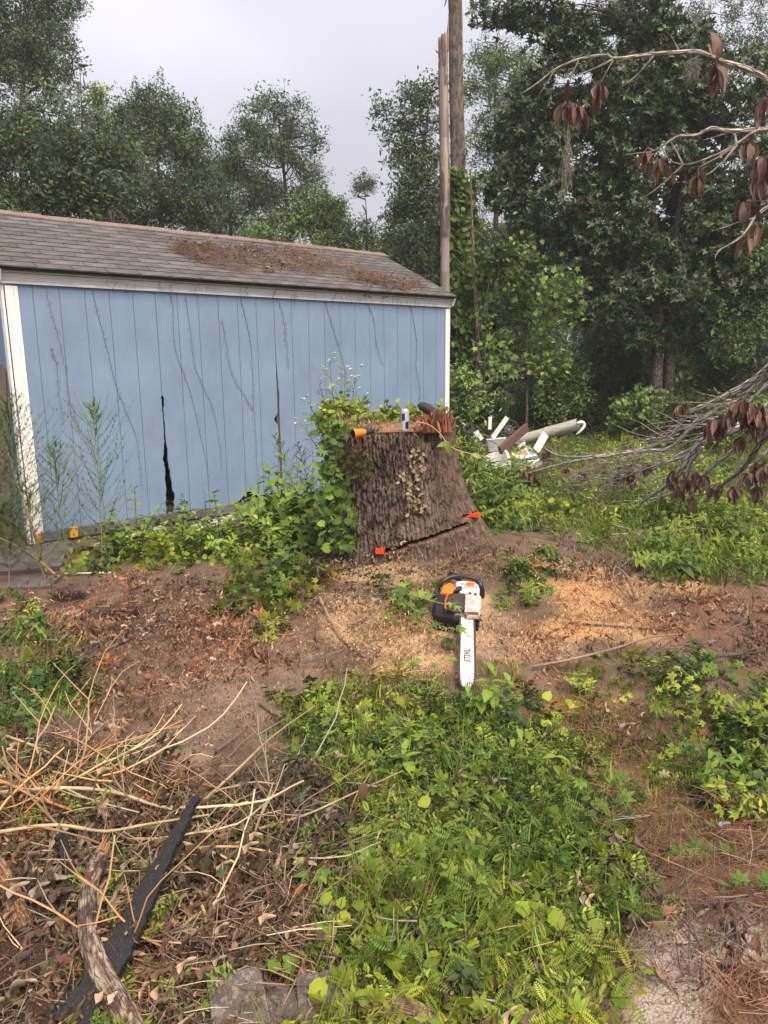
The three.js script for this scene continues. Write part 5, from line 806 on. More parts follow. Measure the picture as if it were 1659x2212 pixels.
// ------------------------------------------------------------------ junk pile right of the stump
const C7 = (x, y) => [(1150 + x * 0.21097) * 0.86406, (1000 + y * 0.21097) * 0.86406];
{
  R = rngOf(340);
  const D = 10.2, J = (x, y, d = D) => at(...C7(x, y), d);
  const pvc = std({ color: new THREE.Color(0.66, 0.66, 0.58), map: grain, roughness: 0.5 }), wht = std({ color: new THREE.Color(0.80, 0.80, 0.79), roughness: 0.55 }), gry = std({ color: new THREE.Color(0.42, 0.43, 0.46), metalness: 0.5, roughness: 0.5 }), blk = std({ color: new THREE.Color(0.022, 0.02, 0.02), roughness: 0.8 });
  const tubeT = (name, label, pts, r, m, sides = 12, cat = 'tube') => { const P = pts.map((q) => J(...q)), b = P[0].clone(), g = new GB(); g.tube(spline(P.map((p) => p.sub(b)), pts.length * 6), () => r, sides, [1, 1, 1]); return solo(name, g.build(), m, label, cat, null, b.toArray()); };
  { const a = J(640, 500, 10.3), b = J(1400, 285, 9.9), o = thing('drain_pipe', 'long off white plastic pipe with a torn curled end, lying across the junk pile', 'pipe', a.toArray()), d = b.clone().sub(a), l = d.length(); o.quaternion.copy(along(d));
    const g = new THREE.LatheGeometry([[0.052, 0], [0.078, 0.03], [0.078, l], [0.070, l], [0.070, 0.05]].map((q) => new THREE.Vector2(...q)), 32); part('pipe', g, pvc, o);
    const j = part('coupling', new THREE.CylinderGeometry(0.083, 0.083, 0.14, 32, 1, false), pvc, o); j.position.y = l * 0.58;
    const e = new GB(), c = (x, y, dz = 0) => { const p = J(x, y, 9.85 + dz).sub(a); return p.applyQuaternion(o.quaternion.clone().invert()); };
    const rows = [[[1385, 262], [1400, 305]], [[1430, 240], [1450, 295]], [[1470, 250], [1470, 300]], [[1492, 285], [1440, 320]], [[1485, 320], [1405, 360]], [[1440, 375], [1375, 400]], [[1400, 405], [1372, 412]]];
    rows.forEach(([p, q], i) => { for (const [z, s] of [[0.05 * Math.sin(i), 0], [-0.09, 0.5], [0.05 * Math.cos(i * 1.3), 1]]) { const w = c(mix(p[0], q[0], s), mix(p[1], q[1], s), z); e.v(w.x, w.y, w.z, [1, 1, 1]); } }); for (let i = 0; i < rows.length - 1; i++) for (let k = 0; k < 2; k++) e.q(i * 3 + k, i * 3 + k + 1, i * 3 + k + 4, i * 3 + k + 3);
    part('torn_end', e.build(), new THREE.MeshStandardMaterial({ color: new THREE.Color(0.78, 0.78, 0.74), roughness: 0.5, side: THREE.DoubleSide }), o); }
  { const c = J(580, 350, 10.5), o = thing('spoked_wheel', 'dark spoked wheel standing in the junk pile', 'wheel', c.toArray()); o.rotation.set(0.12, -0.25, 0.1);
    part('tyre', new THREE.TorusGeometry(0.134, 0.016, 12, 40), blk, o); part('rim', new THREE.TorusGeometry(0.115, 0.007, 8, 40), std({ color: new THREE.Color(0.10, 0.085, 0.08), roughness: 0.6 }), o); const h = part('hub', new THREE.CylinderGeometry(0.018, 0.018, 0.05, 16), gry, o); h.rotation.x = Math.PI / 2;
    for (let k = 0; k < 10; k++) { const s = part('spoke', new RoundedBoxGeometry(0.007, 0.1, 0.01, 1, 0.002), std({ color: new THREE.Color(0.22, 0.2, 0.19), roughness: 0.6 }), o), a = k / 10 * 6.283; s.position.set(Math.sin(a) * 0.066, Math.cos(a) * 0.066, 0); s.rotation.z = -a; }
    const q = part('inner_ring', new THREE.TorusGeometry(0.055, 0.004, 6, 30), gry, o); }
  const plank = (name, label, a, b, w, t, m, cat, roll = 0, up = V(0, 0, 1)) => { const A = J(...a), B = J(...b), d = B.clone().sub(A), o = solo(name, new RoundedBoxGeometry(w, d.length(), t, 1, Math.min(w, t) * 0.15), m, label, cat, null, A.clone().lerp(B, 0.5).toArray()); o.quaternion.copy(along(d, up, roll)); return o; };
  plank('timber_plank', 'reddish brown weathered plank leaning on the junk pile', [470, 600, 9.6], [795, 320, 9.9], 0.12, 0.05, woodMat([0.20, 0.115, 0.095]), 'plank', 0.5);
  plank('slat_board', 'short white slat standing upright at the back of the junk pile', [352, 350, 10.6], [358, 200, 10.6], 0.05, 0.02, wht, 'slat');
  plank('slat_board', 'white slat leaning against the spoked wheel', [385, 450, 10.3], [560, 205, 10.3], 0.065, 0.02, wht, 'slat');
  plank('white_board', 'pale board propped below the middle of the white pipe', [900, 600, 9.8], [1015, 400, 9.9], 0.11, 0.02, wht, 'board', 0.3);
  plank('white_board', 'white board lying among the weeds at the left of the junk pile', [330, 540, 10], [560, 520, 9.9], 0.20, 0.02, wht, 'board', 0.4);
  plank('slat_board', 'short white broken slat near the left edge of the junk pile', [190, 370, 10.2], [260, 470, 10.2], 0.06, 0.02, wht, 'slat');
  plank('slat_board', 'thin white slat crossing the yellow panel', [610, 625, 9.4], [820, 770, 9.3], 0.025, 0.02, wht, 'slat');
  plank('metal_strip', 'perforated grey metal strip across the front of the yellow panel', [630, 745, 9.4], [925, 670, 9.35], 0.045, 0.012, gry, 'strip');
  plank('metal_strip', 'grey metal strip lying lower left of the yellow panel', [450, 800, 9.4], [620, 755, 9.4], 0.05, 0.012, gry, 'strip');
  plank('white_board', 'white board end at the lower left of the junk pile', [370, 850, 9.5], [590, 790, 9.4], 0.14, 0.02, wht, 'board', 0.8);
  plank('white_board', 'white board fragment right of the yellow panel', [840, 800, 9.3], [960, 720, 9.3], 0.10, 0.02, wht, 'board', 0.6);
  plank('slat_board', 'thin pale slat sticking out between pipe and yellow panel', [690, 560, 10], [770, 500, 10], 0.04, 0.02, wht, 'slat');
  { const o = thing('sink_panel', 'yellowed panel in a white and grey metal rim lying in the junk pile', 'panel'), g = (pts, dz, m, name, th) => { const P = pts.map(([x, y, d]) => J(x, y, d + dz)), b = new GB(); const n = V(0, 0, 0).crossVectors(P[1].clone().sub(P[0]), P[2].clone().sub(P[0])).normalize(); if (n.y < 0) n.negate(); for (const k of [0, 1]) P.forEach((p) => { const q = p.clone().addScaledVector(n, k ? 0 : -th); b.v(q.x, q.y, q.z, [1, 1, 1]); }); const L = P.length; for (let k = 1; k < L - 1; k++) { b.t(0, k, k + 1); b.t(L, L + k + 1, L + k); } for (let k = 0; k < L; k++) b.q(k, (k + 1) % L, L + (k + 1) % L, L + k); const ng = b.build().toNonIndexed(); ng.computeVertexNormals(); part(name, ng, m, o); };
    g([[620, 640, 9.6], [800, 560, 9.95], [910, 640, 9.85], [900, 720, 9.5], [690, 760, 9.35]], 0, wht, 'rim', 0.03);
    g([[645, 625, 9.66], [770, 580, 9.9], [835, 660, 9.75], [700, 715, 9.5]], -0.03, std({ color: new THREE.Color(0.74, 0.52, 0.22), map: grain, roughness: 0.6 }), 'panel', 0.012);
    g([[790, 575, 9.9], [815, 565, 9.92], [895, 638, 9.85], [850, 655, 9.75]], -0.03, gry, 'metal_edge', 0.012);
    g([[690, 770, 9.4], [900, 720, 9.45], [920, 790, 9.3], [720, 840, 9.2]], 0, std({ color: new THREE.Color(0.70, 0.55, 0.30), map: grain, roughness: 0.6 }), 'lower_panel', 0.03); }
  tubeT('bent_tube', 'bent white metal tube at the front of the junk pile', [[600, 830, 9.3], [580, 700, 9.4], [545, 620, 9.6], [500, 590, 9.8]], 0.022, wht);
  tubeT('bent_tube', 'grey tube rising behind the reddish plank', [[470, 450, 10.4], [600, 500, 10.2], [760, 540, 10], [850, 590, 9.8]], 0.016, gry);
  tubeT('bent_tube', 'grey tube curving at the left end of the junk pile', [[20, 280, 10.4], [100, 330, 10.4], [180, 420, 10.3], [190, 520, 10.2]], 0.02, gry);
  tubeT('black_hose', 'loop of black hose at the left end of the junk pile', [[30, 300, 10.3], [60, 380, 10.2], [110, 400, 10.2], [150, 330, 10.3], [110, 300, 10.4], [60, 330, 10.3]], 0.03, blk, 12, 'hose');
  { const c = J(470, 520, 9.9), o = thing('plastic_tub', 'cracked pale plastic tub half buried in the junk pile', 'tub', [c.x, hgt(c.x, c.z) + 0.05, c.z]); const g = new THREE.LatheGeometry([[0.0, 0], [0.16, 0], [0.20, 0.22], [0.215, 0.225], [0.215, 0.24], [0.19, 0.235], [0.15, 0.02], [0, 0.02]].map((q) => new THREE.Vector2(...q)), 28); part('body', g, wht, o); const h = part('handle', new THREE.TorusGeometry(0.2, 0.004, 6, 24, Math.PI), gry, o); h.position.y = 0.22; o.rotation.set(0.4, 0, 0.25); }
  { const c = J(760, 880, 9.2); const o = thing('wire_crate', 'dark wire crate bottom at the front of the junk pile', 'crate', [c.x, hgt(c.x, c.z) + 0.02, c.z]); for (let k = 0; k < 7; k++) { part('wire', new THREE.CylinderGeometry(0.005, 0.005, 0.36, 6), blk, o).position.set(-0.15 + k * 0.05, 0.18, 0); } for (const y of [0.04, 0.18, 0.33]) { const w = part('wire', new THREE.CylinderGeometry(0.006, 0.006, 0.36, 6), blk, o); w.rotation.z = Math.PI / 2; w.position.y = y; } o.rotation.x = -0.35; }
}
// ------------------------------------------------------------------ debris in the left foreground
const C2 = (x, y) => [x * 0.46872, 1684.9 + y * 0.46872];
const G2 = (x, y, l = 0) => { const [a, b] = C2(x, y); return ground(a, b, l); };
{
  R = rngOf(350);
  const logMat = vcol({ map: grain, bumpMap: rep(barkB, 4, 4), bumpScale: 0.008, roughness: 0.95, color: new THREE.Color(1.6, 1.6, 1.6) });
  const logTube = (name, label, pts, r0, r1, colA, colB, cat) => { const P = pts.map((q) => G2(...q)), b = P[0].clone(), g = new GB(), S = spline(P.map((p) => p.sub(b)), 90), NS = 30; g.tube(S, (t) => mix(r0, r1, t), NS, [1, 1, 1], true);
    for (let k = 0; k < S.length; k++) for (let s = 0; s <= NS; s++) { const q = (k * (NS + 1) + s) * 3, u = s % NS, v = voro(u * 0.4 + 30, k * 0.42 + 30, 0, 4), f = 1 + 0.14 * (fbm(u * 0.3 + 30, k * 0.12 + 30, 2, 3) - 0.5) + 0.12 * (sstep(0, 0.2, v[1] - v[0]) - 0.5) * v[2]; ['x', 'y', 'z'].forEach((c, i) => { g.p[q + i] = S[k][c] + (g.p[q + i] - S[k][c]) * f; }); const m = sstep(0.40, 0.62, fbm(u * 0.45 + 9, k * 0.35 + 9, 7, 4)); const cc = mix3(colA, colB, clamp(m * (0.6 + 0.8 * v[2]))); for (let c = 0; c < 3; c++) g.c[q + c] = cc[c]; }
    const o = thing(name, label, cat, b.toArray()); part('bark', g.build(), logMat, o); const e = new GB(), d = S[90].clone().sub(S[88]).normalize(); for (let k = 0; k < 9; k++) { const a = k * 0.7, p = S[90].clone().add(V(Math.cos(a) * r1 * 0.6, Math.sin(a) * r1 * 0.5, 0)); e.tube([p, p.clone().addScaledVector(d, rr(0.01, 0.05))], [r1 * 0.3, 0.001], 5, jit([0.30, 0.16, 0.09], 0.2)); } part('splintered_end', e.build(), vcol({ roughness: 1 }), o); return o; };
  logTube('fallen_log', 'lichen mottled curved branch lying over the charred board, left foreground', [[650, 1260, 0.08], [590, 1110, 0.10], [510, 960, 0.12], [430, 800, 0.13], [405, 650, 0.13], [410, 500, 0.15], [440, 400, 0.18], [468, 335, 0.21]], 0.028, 0.020, [0.10, 0.055, 0.04], [0.34, 0.27, 0.20], 'log');
  logTube('broken_branch', 'bare tan broken branch leaning in from the left edge', [[115, 690, 0.05], [80, 610, 0.07], [40, 500, 0.11], [0, 420, 0.15], [-60, 330, 0.19]], 0.028, 0.02, [0.20, 0.105, 0.055], [0.36, 0.21, 0.11], 'branch');
  logTube('bent_branch', 'cut branch with pale curled bark end at the bottom edge beside the concrete', [[2080, 1240, 0.06], [1960, 1130, 0.09], [1920, 1075, 0.10], [1800, 1045, 0.09], [1590, 1010, 0.08]], 0.032, 0.014, [0.22, 0.13, 0.075], [0.42, 0.31, 0.20], 'branch');
  logTube('bark_chunk', 'ragged tan chunk of rotten wood lying before the stacked stalks, upper left', [[440, -70, 0.03], [500, -140, 0.03], [560, -210, 0.03]].map(([x, y, l]) => [x, y - 0, l]), 0.03, 0.012, [0.26, 0.15, 0.09], [0.50, 0.34, 0.20], 'wood');
  logTube('dead_stick', 'short brown stick lying on the bare earth left of centre', [[395, -250, 0.012], [405, -300, 0.012], [385, -330, 0.012]], 0.011, 0.006, [0.2, 0.12, 0.09], [0.34, 0.22, 0.17], 'stick');
  // charred boards
  const charT = tex(256, (u, v) => { const b = voro(u * 9, v * 44, 9, 3, 44), e = sstep(0.0, 0.25, b[1] - b[0]), f = fbm(u * 30, v * 30, 3, 4, 30); const k = (0.005 + 0.005 * e + 0.006 * b[2]) * (0.5 + 1.0 * f); return [k * 1.02, k, k * 1.04]; }), charB = tex(256, (u, v) => { const b = voro(u * 9, v * 44, 9, 3, 44); return sstep(0.0, 0.3, b[1] - b[0]) * 0.5 + 0.5 * fbm(u * 20, v * 40, 3, 4, 20); }, false);
  const char = std({ map: charT, bumpMap: charB, bumpScale: 0.004, roughness: 0.7 });
  const board = (label, pts, w0, w1, th, tilt = 0) => { const P = pts.map((q) => G2(...q)), b = P[0].clone(), S = spline(P.map((p) => p.sub(b)), 40), g = new GB(); let len = 0; S.forEach((p, k) => { const T = S[Math.min(k + 1, 40)].clone().sub(S[Math.max(k - 1, 0)]).normalize(), sd = V(0, 0, 0).crossVectors(T, V(0, 1, tilt)).normalize(), n = V(0, 0, 0).crossVectors(sd, T).normalize(), w = mix(w0, w1, k / 40) * (1 + 0.12 * (fbm(k * 0.4, 3, 5, 3) - 0.5)) / 2; if (k) len += p.distanceTo(S[k - 1]); const ra = 0.01 * (h3(k, 1, 1) - 0.5); for (const [a, c, u] of [[-w + ra, 0, 0], [-w + ra, th, 0.1], [-w * 0.3, th * (1 + 0.2 * h3(k, 2, 2)), 0.4], [w * 0.4, th * (1 + 0.2 * h3(k, 3, 2)), 0.7], [w + ra, th, 1], [w + ra, 0, 1.1]]) { const q = p.clone().addScaledVector(sd, a).addScaledVector(n, c); g.v(q.x, q.y, q.z, [1, 1, 1], u, len / 0.5); } });
    for (let k = 0; k < 40; k++) for (let s = 0; s < 6; s++) { const s2 = (s + 1) % 6; g.q(k * 6 + s, k * 6 + s2, (k + 1) * 6 + s2, (k + 1) * 6 + s); } for (const k of [0, 40]) { g.q(k * 6, k * 6 + 1, k * 6 + 4, k * 6 + 5); g.q(k * 6 + 1, k * 6 + 2, k * 6 + 3, k * 6 + 4); }
    const bg = g.build().toNonIndexed(); bg.computeVertexNormals(); return solo('charred_board', bg, char, label, 'board', null, b.toArray()); };
  board('longest black charred board running up to the right through the stalks', [[330, 1150, 0.09], [480, 920, 0.115], [600, 700, 0.13], [720, 460, 0.155], [820, 260, 0.20], [910, 90, 0.25]], 0.092, 0.022, 0.018);
  board('short black charred stick standing left of the mottled branch', [[365, 590, 0.06], [330, 470, 0.09], [295, 330, 0.13], [275, 255, 0.16]], 0.035, 0.026, 0.02);
  board('small black charred piece lying crosswise behind the mottled branch', [[445, 530, 0.07], [520, 522, 0.07], [590, 516, 0.075]], 0.036, 0.034, 0.02);
  board('charred board end half buried at the lower left edge of the long board', [[270, 1240, 0.03], [330, 1120, 0.05], [400, 960, 0.05]], 0.15, 0.10, 0.025);
  // concrete and brick
  const conc = std({ map: rep(tex(256, (u, v) => { const a = fbm(u * 8, v * 8, 2, 5, 8), s = voro(u * 40, v * 40, 40)[0], k = 0.10 + 0.16 * a + 0.05 * (0.5 - s); const p = sstep(0.56, 0.66, fbm(u * 14, v * 14, 7, 4, 14)); return mix3([k * 0.95, k * 0.80, k * 0.66], [0.42, 0.38, 0.33], p * 0.5); }), 1, 1), bumpMap: grainB, bumpScale: 0.01, roughness: 0.95 }), red = std({ color: new THREE.Color(0.17, 0.065, 0.045), map: grain, bumpMap: grainB, bumpScale: 0.008, roughness: 0.95 });
  const rock = (name, label, c, sx, sy, sz, ry, rx, rz, m, seed, cat) => { const g0 = new THREE.BoxGeometry(sx, sy, sz, 12, 8, 12), P = g0.attributes.position; for (let i = 0; i < P.count; i++) { const x = P.getX(i), y = P.getY(i), z = P.getZ(i); const rx2 = Math.max(0, Math.hypot(x / sx * 2, y / sy * 2, z / sz * 2) - 1.2); const f = 1 - 0.16 * rx2 + 0.22 * (fbm(x * 14 + seed * 5 + 50, y * 14 + 50, z * 14 + 50, 3) - 0.5); P.setXYZ(i, x * f, y * f, z * f); } const g = mergeVertices((g0.deleteAttribute('normal'), g0)); g.computeVertexNormals(); const p = G2(...c); const o = solo(name, g, m, label, cat, null, p.toArray()); o.rotation.set(rx, ry, rz, 'YXZ'); return o; };
  rock('concrete_chunk', 'wedge shaped grey concrete chunk at the bottom edge, left of two others', [1110, 1090, 0.07], 0.13, 0.06, 0.18, 0.35, 0.45, 0.06, conc, 1, 'concrete');
  rock('concrete_chunk', 'small pale concrete chunk between two larger ones at the bottom edge', [1300, 1100, 0.055], 0.12, 0.055, 0.13, -0.25, 0.1, -0.05, conc, 2, 'concrete');
  rock('concrete_chunk', 'concrete chunk with a dead leaf on top, beside the cut branch', [1490, 1060, 0.065], 0.12, 0.08, 0.15, 0.15, 0.35, 0.1, conc, 3, 'concrete');
  rock('concrete_chunk', 'flat grey concrete piece under the dry grass at far left', [270, 850, 0.05], 0.085, 0.03, 0.06, 0.3, 0.15, 0, conc, 4, 'concrete');
  rock('brick_piece', 'dark red brick piece under the yellow forked branch', [830, 770, 0.04], 0.095, 0.045, 0.075, 0.5, 0.25, 0.1, red, 5, 'brick');
  rock('brick_piece', 'red brick piece at the bottom left corner', [215, 1115, 0.05], 0.10, 0.04, 0.07, -0.2, 0.1, 0.0, red, 6, 'brick');
  rock('stone', 'small white stone lying on the bare earth', [540, -255, 0.008], 0.02, 0.014, 0.018, 0, 0, 0, conc, 7, 'stone');
  rock('bark_slab', 'thick dark brown slab of rotten bark at the left edge', [100, 830, 0.04], 0.15, 0.05, 0.12, 0.3, 0.3, 0.25, vcolLessTex([0.10, 0.05, 0.035]), 8, 'bark');
  rock('bark_slab', 'dark rotten bark slab behind the dry grass tuft', [290, 610, 0.03], 0.15, 0.06, 0.10, 0.1, 0.4, -0.1, vcolLessTex([0.085, 0.05, 0.038]), 9, 'bark');
}
function vcolLessTex(c) { return std({ color: new THREE.Color().setRGB(...c.map((k) => k * 1.6)), map: rep(woodT, 2, 0.6), bumpMap: rep(barkB, 1.2, 2), bumpScale: 0.03, roughness: 1 }); }
// ------------------------------------------------------------------ low plants, litter and stalks: clumps at real size
const BR = [[0.190, 0.275, 0.032], [0.225, 0.310, 0.040], [0.150, 0.235, 0.030], [0.270, 0.320, 0.055]], MD = [[0.115, 0.185, 0.029], [0.140, 0.215, 0.034], [0.088, 0.148, 0.026]], DKG = [[0.050, 0.095, 0.024], [0.064, 0.115, 0.028], [0.042, 0.078, 0.022]], YL = [[0.20, 0.235, 0.045], [0.165, 0.215, 0.04], [0.24, 0.25, 0.06]], TAN = [[0.33, 0.205, 0.11], [0.27, 0.15, 0.078], [0.40, 0.28, 0.165], [0.22, 0.115, 0.062], [0.36, 0.17, 0.075]], BRN = [[0.165, 0.100, 0.068], [0.23, 0.140, 0.095], [0.12, 0.074, 0.052], [0.32, 0.215, 0.15], [0.20, 0.105, 0.072], [0.40, 0.30, 0.22]], STRAW = [[0.46, 0.35, 0.20], [0.40, 0.29, 0.155], [0.52, 0.42, 0.26], [0.34, 0.215, 0.12]];
const groundLeaf = leafMat({ transmission: 0.3, roughness: 0.5 }), dryLeaf = leafMat({ transmission: 0.15, roughness: 0.85 }), stiff = vcol({ roughness: 0.9, side: THREE.DoubleSide });
function clump(seed, { stems = 5, h = 0.12, per = 5, tmpl = PINN, size = 0.05, cols = BR, spread = 0.08, up = 0.5, opp = false, stemCol = [0.10, 0.13, 0.04], sr = 0.0014, droop = 0.4, whorl = false, start = 0.3 }) {
  R = rngOf(seed); const g = new GB();
  for (let s = 0; s < stems; s++) {
    const a = rr(0, 6.283), H = h * rr(0.6, 1.2), r0 = rr(0, spread * 0.4), b = V(Math.cos(a) * r0, -0.01, Math.sin(a) * r0), e = V(Math.cos(a) * spread * rr(0.5, 1.3), H, Math.sin(a) * spread * rr(0.5, 1.3)), m = b.clone().lerp(e, 0.5); m.y = H * mix(0.75, 0.5, up); const S = spline([b, m, e], 8), base = pick(cols);
    g.tube(S, (t) => sr * (1 - 0.5 * t), 3, stemCol, false);
    for (let k = 0; k < per; k++) {
      const t = per === 1 ? 1 : start + (1 - start) * k / (per - 1), p = S[Math.round(t * 8)], az = whorl ? k * 2.4 : a + (k % 2 ? 1 : -1) * rr(0.8, 1.7) + (k === per - 1 ? rr(-1, 1) : 0);
      for (let q = 0; q < (opp ? 2 : 1); q++) { const A = az + q * Math.PI, d = V(Math.cos(A), rr(0.0, 0.8) - droop * 0.3, Math.sin(A)).normalize(); g.add(tmpl, M4(p, along(d, V(rr(-0.3, 0.3), 1, rr(-0.3, 0.3)), rr(-0.35, 0.35)), size * rr(0.7, 1.2) * (k === per - 1 ? 0.75 : 1)), jit(k === per - 1 && R() < 0.4 ? [base[0] * 1.5, base[1] * 1.25, base[2] * 1.2] : base, 0.2)); }
    }
  }
  return g.build();
}
function blades(seed, n, h, w, cols, spread, lean = 0.6) { R = rngOf(seed); const g = new GB(); for (let k = 0; k < n; k++) { const a = rr(0, 6.283), H = h * rr(0.5, 1.15), l = rr(0.15, lean) * H, x = rr(-spread, spread), z = rr(-spread, spread), c = jit(pick(cols), 0.2), px = -Math.sin(a) * w / 2, pz = Math.cos(a) * w / 2; let pv = null; for (let j = 0; j <= 4; j++) { const t = j / 4, o = l * t * t, ww = 1 - t * t * 0.95, X = x + Math.cos(a) * o, Z = z + Math.sin(a) * o, Y = H * (t - 0.35 * t * t * t * (l / H)) - 0.01, i0 = g.v(X - px * ww, Y, Z - pz * ww, c), i1 = g.v(X + px * ww, Y, Z + pz * ww, c); if (pv) g.q(pv[0], pv[1], i1, i0); pv = [i0, i1]; } } return g.build(); }
function litter(seed, n, rad, s0, s1, cols, tm, thick = 0.02) { R = rngOf(seed); const g = new GB(); for (let k = 0; k < n; k++) { const a = rr(0, 6.283), r = rad * Math.sqrt(R()), q = Q(rr(0, 6.283), rr(-0.5, 0.5), rr(-0.5, 0.5)).multiply(Q(0, -Math.PI / 2, 0)); g.add(pick(tm), M4(V(Math.cos(a) * r, 0.003 + R() * thick, Math.sin(a) * r), q, V(rr(0.7, 1.2), 1, rr(0.5, 1.6)).multiplyScalar(rr(s0, s1))), jit(pick(cols), 0.25)); } return g.build(); }
function sticks(seed, n, rad, l0, l1, r, cols, lift = 0.02) { R = rngOf(seed); const g = new GB(); for (let k = 0; k < n; k++) { const a = rr(0, 6.283), q = rad * Math.sqrt(R()), az = rr(0, 6.283), l = rr(l0, l1), p = V(Math.cos(a) * q, 0.004 + R() * lift, Math.sin(a) * q), d = V(Math.cos(az), rr(-0.06, 0.12), Math.sin(az)).multiplyScalar(l / 2); g.tube([p.clone().sub(d), p.clone().add(V(rr(-0.1, 0.1) * l, rr(0, 0.05) * l, rr(-0.1, 0.1) * l)), p.clone().add(d)], [r, r * 0.9, r * 0.5], 4, jit(pick(cols), 0.25), false); } return g.build(); }
function bentStalks(seed, n) { R = rngOf(seed); const g = new GB(); for (let k = 0; k < n; k++) { const az = rr(0, 6.283); let p = V(rr(-0.12, 0.12), rr(0.01, 0.07), rr(-0.12, 0.12)), d = V(Math.cos(az), rr(-0.05, 0.07), Math.sin(az)); const c = jit(pick(STRAW), 0.2), r = rr(0.0018, 0.0042), P = [p], N = 4 + (R() * 5 | 0); for (let j = 0; j < N; j++) { p = p.clone().addScaledVector(d, rr(0.05, 0.09)); d = d.clone().add(V(rr(-0.3, 0.3), rr(-0.14, 0.1), rr(-0.3, 0.3))).normalize(); if (p.y < 0.005) p.y = 0.005; P.push(p); if (R() < 0.22) { const e = d.clone().add(V(rr(-1, 1), rr(-0.1, 0.5), rr(-1, 1))).normalize(); g.tube([p, p.clone().addScaledVector(e, 0.05), p.clone().addScaledVector(e, rr(0.07, 0.16)).add(V(0, -0.015, 0))], [r * 0.7, r * 0.55, r * 0.3], 4, c, false); } } g.tube(P, (t) => r * (1 - 0.4 * t), 5, (t) => t < 0.15 ? [c[0] * 0.8, c[1] * 0.6, c[2] * 0.5] : c, true); } return g.build(); }
const CRUMP = [0, 1, 2].map((k) => { const t = JSON.parse(JSON.stringify(lens(0.44, [0, 0.1, 0.22, 0.36, 0.5, 0.64, 0.78, 0.9, 1], 0.5, 0.4))); for (let i = 0; i < t.p.length; i += 3) { t.p[i + 2] += 0.07 * Math.sin(t.p[i + 1] * 9 + k * 2) * (t.p[i] > 0 ? 1 : -0.7); t.p[i] *= 1 + 0.3 * Math.sin(t.p[i + 1] * 14 + k); } return t; });
const MAPLE = [0, 1, 2].map((k) => { const p = [0, 0.3, 0], i = [], s = [1.05], N = 42, RG = 4; for (let r = 1; r <= RG; r++) for (let q = 0; q < N; q++) { const a = (q / N) * 6.283, lob = [-2.2, -1.05, 0, 1.05, 2.2].reduce((m, c) => { let d = Math.abs(((a + Math.PI) % 6.283) - Math.PI - c); d = Math.min(d, 6.283 - d); return Math.max(m, Math.exp(-d * d * 4.5) * (c ? 0.62 : 0.74)); }, 0.30) * (0.9 + 0.2 * h3(q, k, 5)), f = r / RG, x = Math.sin(a) * lob * f, y = 0.3 + Math.cos(a) * lob * f; p.push(x * (1 - 0.25 * f * k / 2), y, 0.30 * (fbm(x * 4 + 20 + k * 9, y * 4 + 20, k, 3) - 0.5) + (k - 0.6) * 0.35 * f * f * Math.abs(Math.sin(a)) * 0.6); s.push(0.85 + 0.3 * h3(q, r, k)); } for (let q = 0; q < N; q++) { i.push(0, 1 + q, 1 + (q + 1) % N); for (let r = 0; r < RG - 1; r++) { const A = 1 + r * N + q, B = 1 + r * N + (q + 1) % N; i.push(A, A + N, B + N, A, B + N, B); } } return { p, i, s }; });
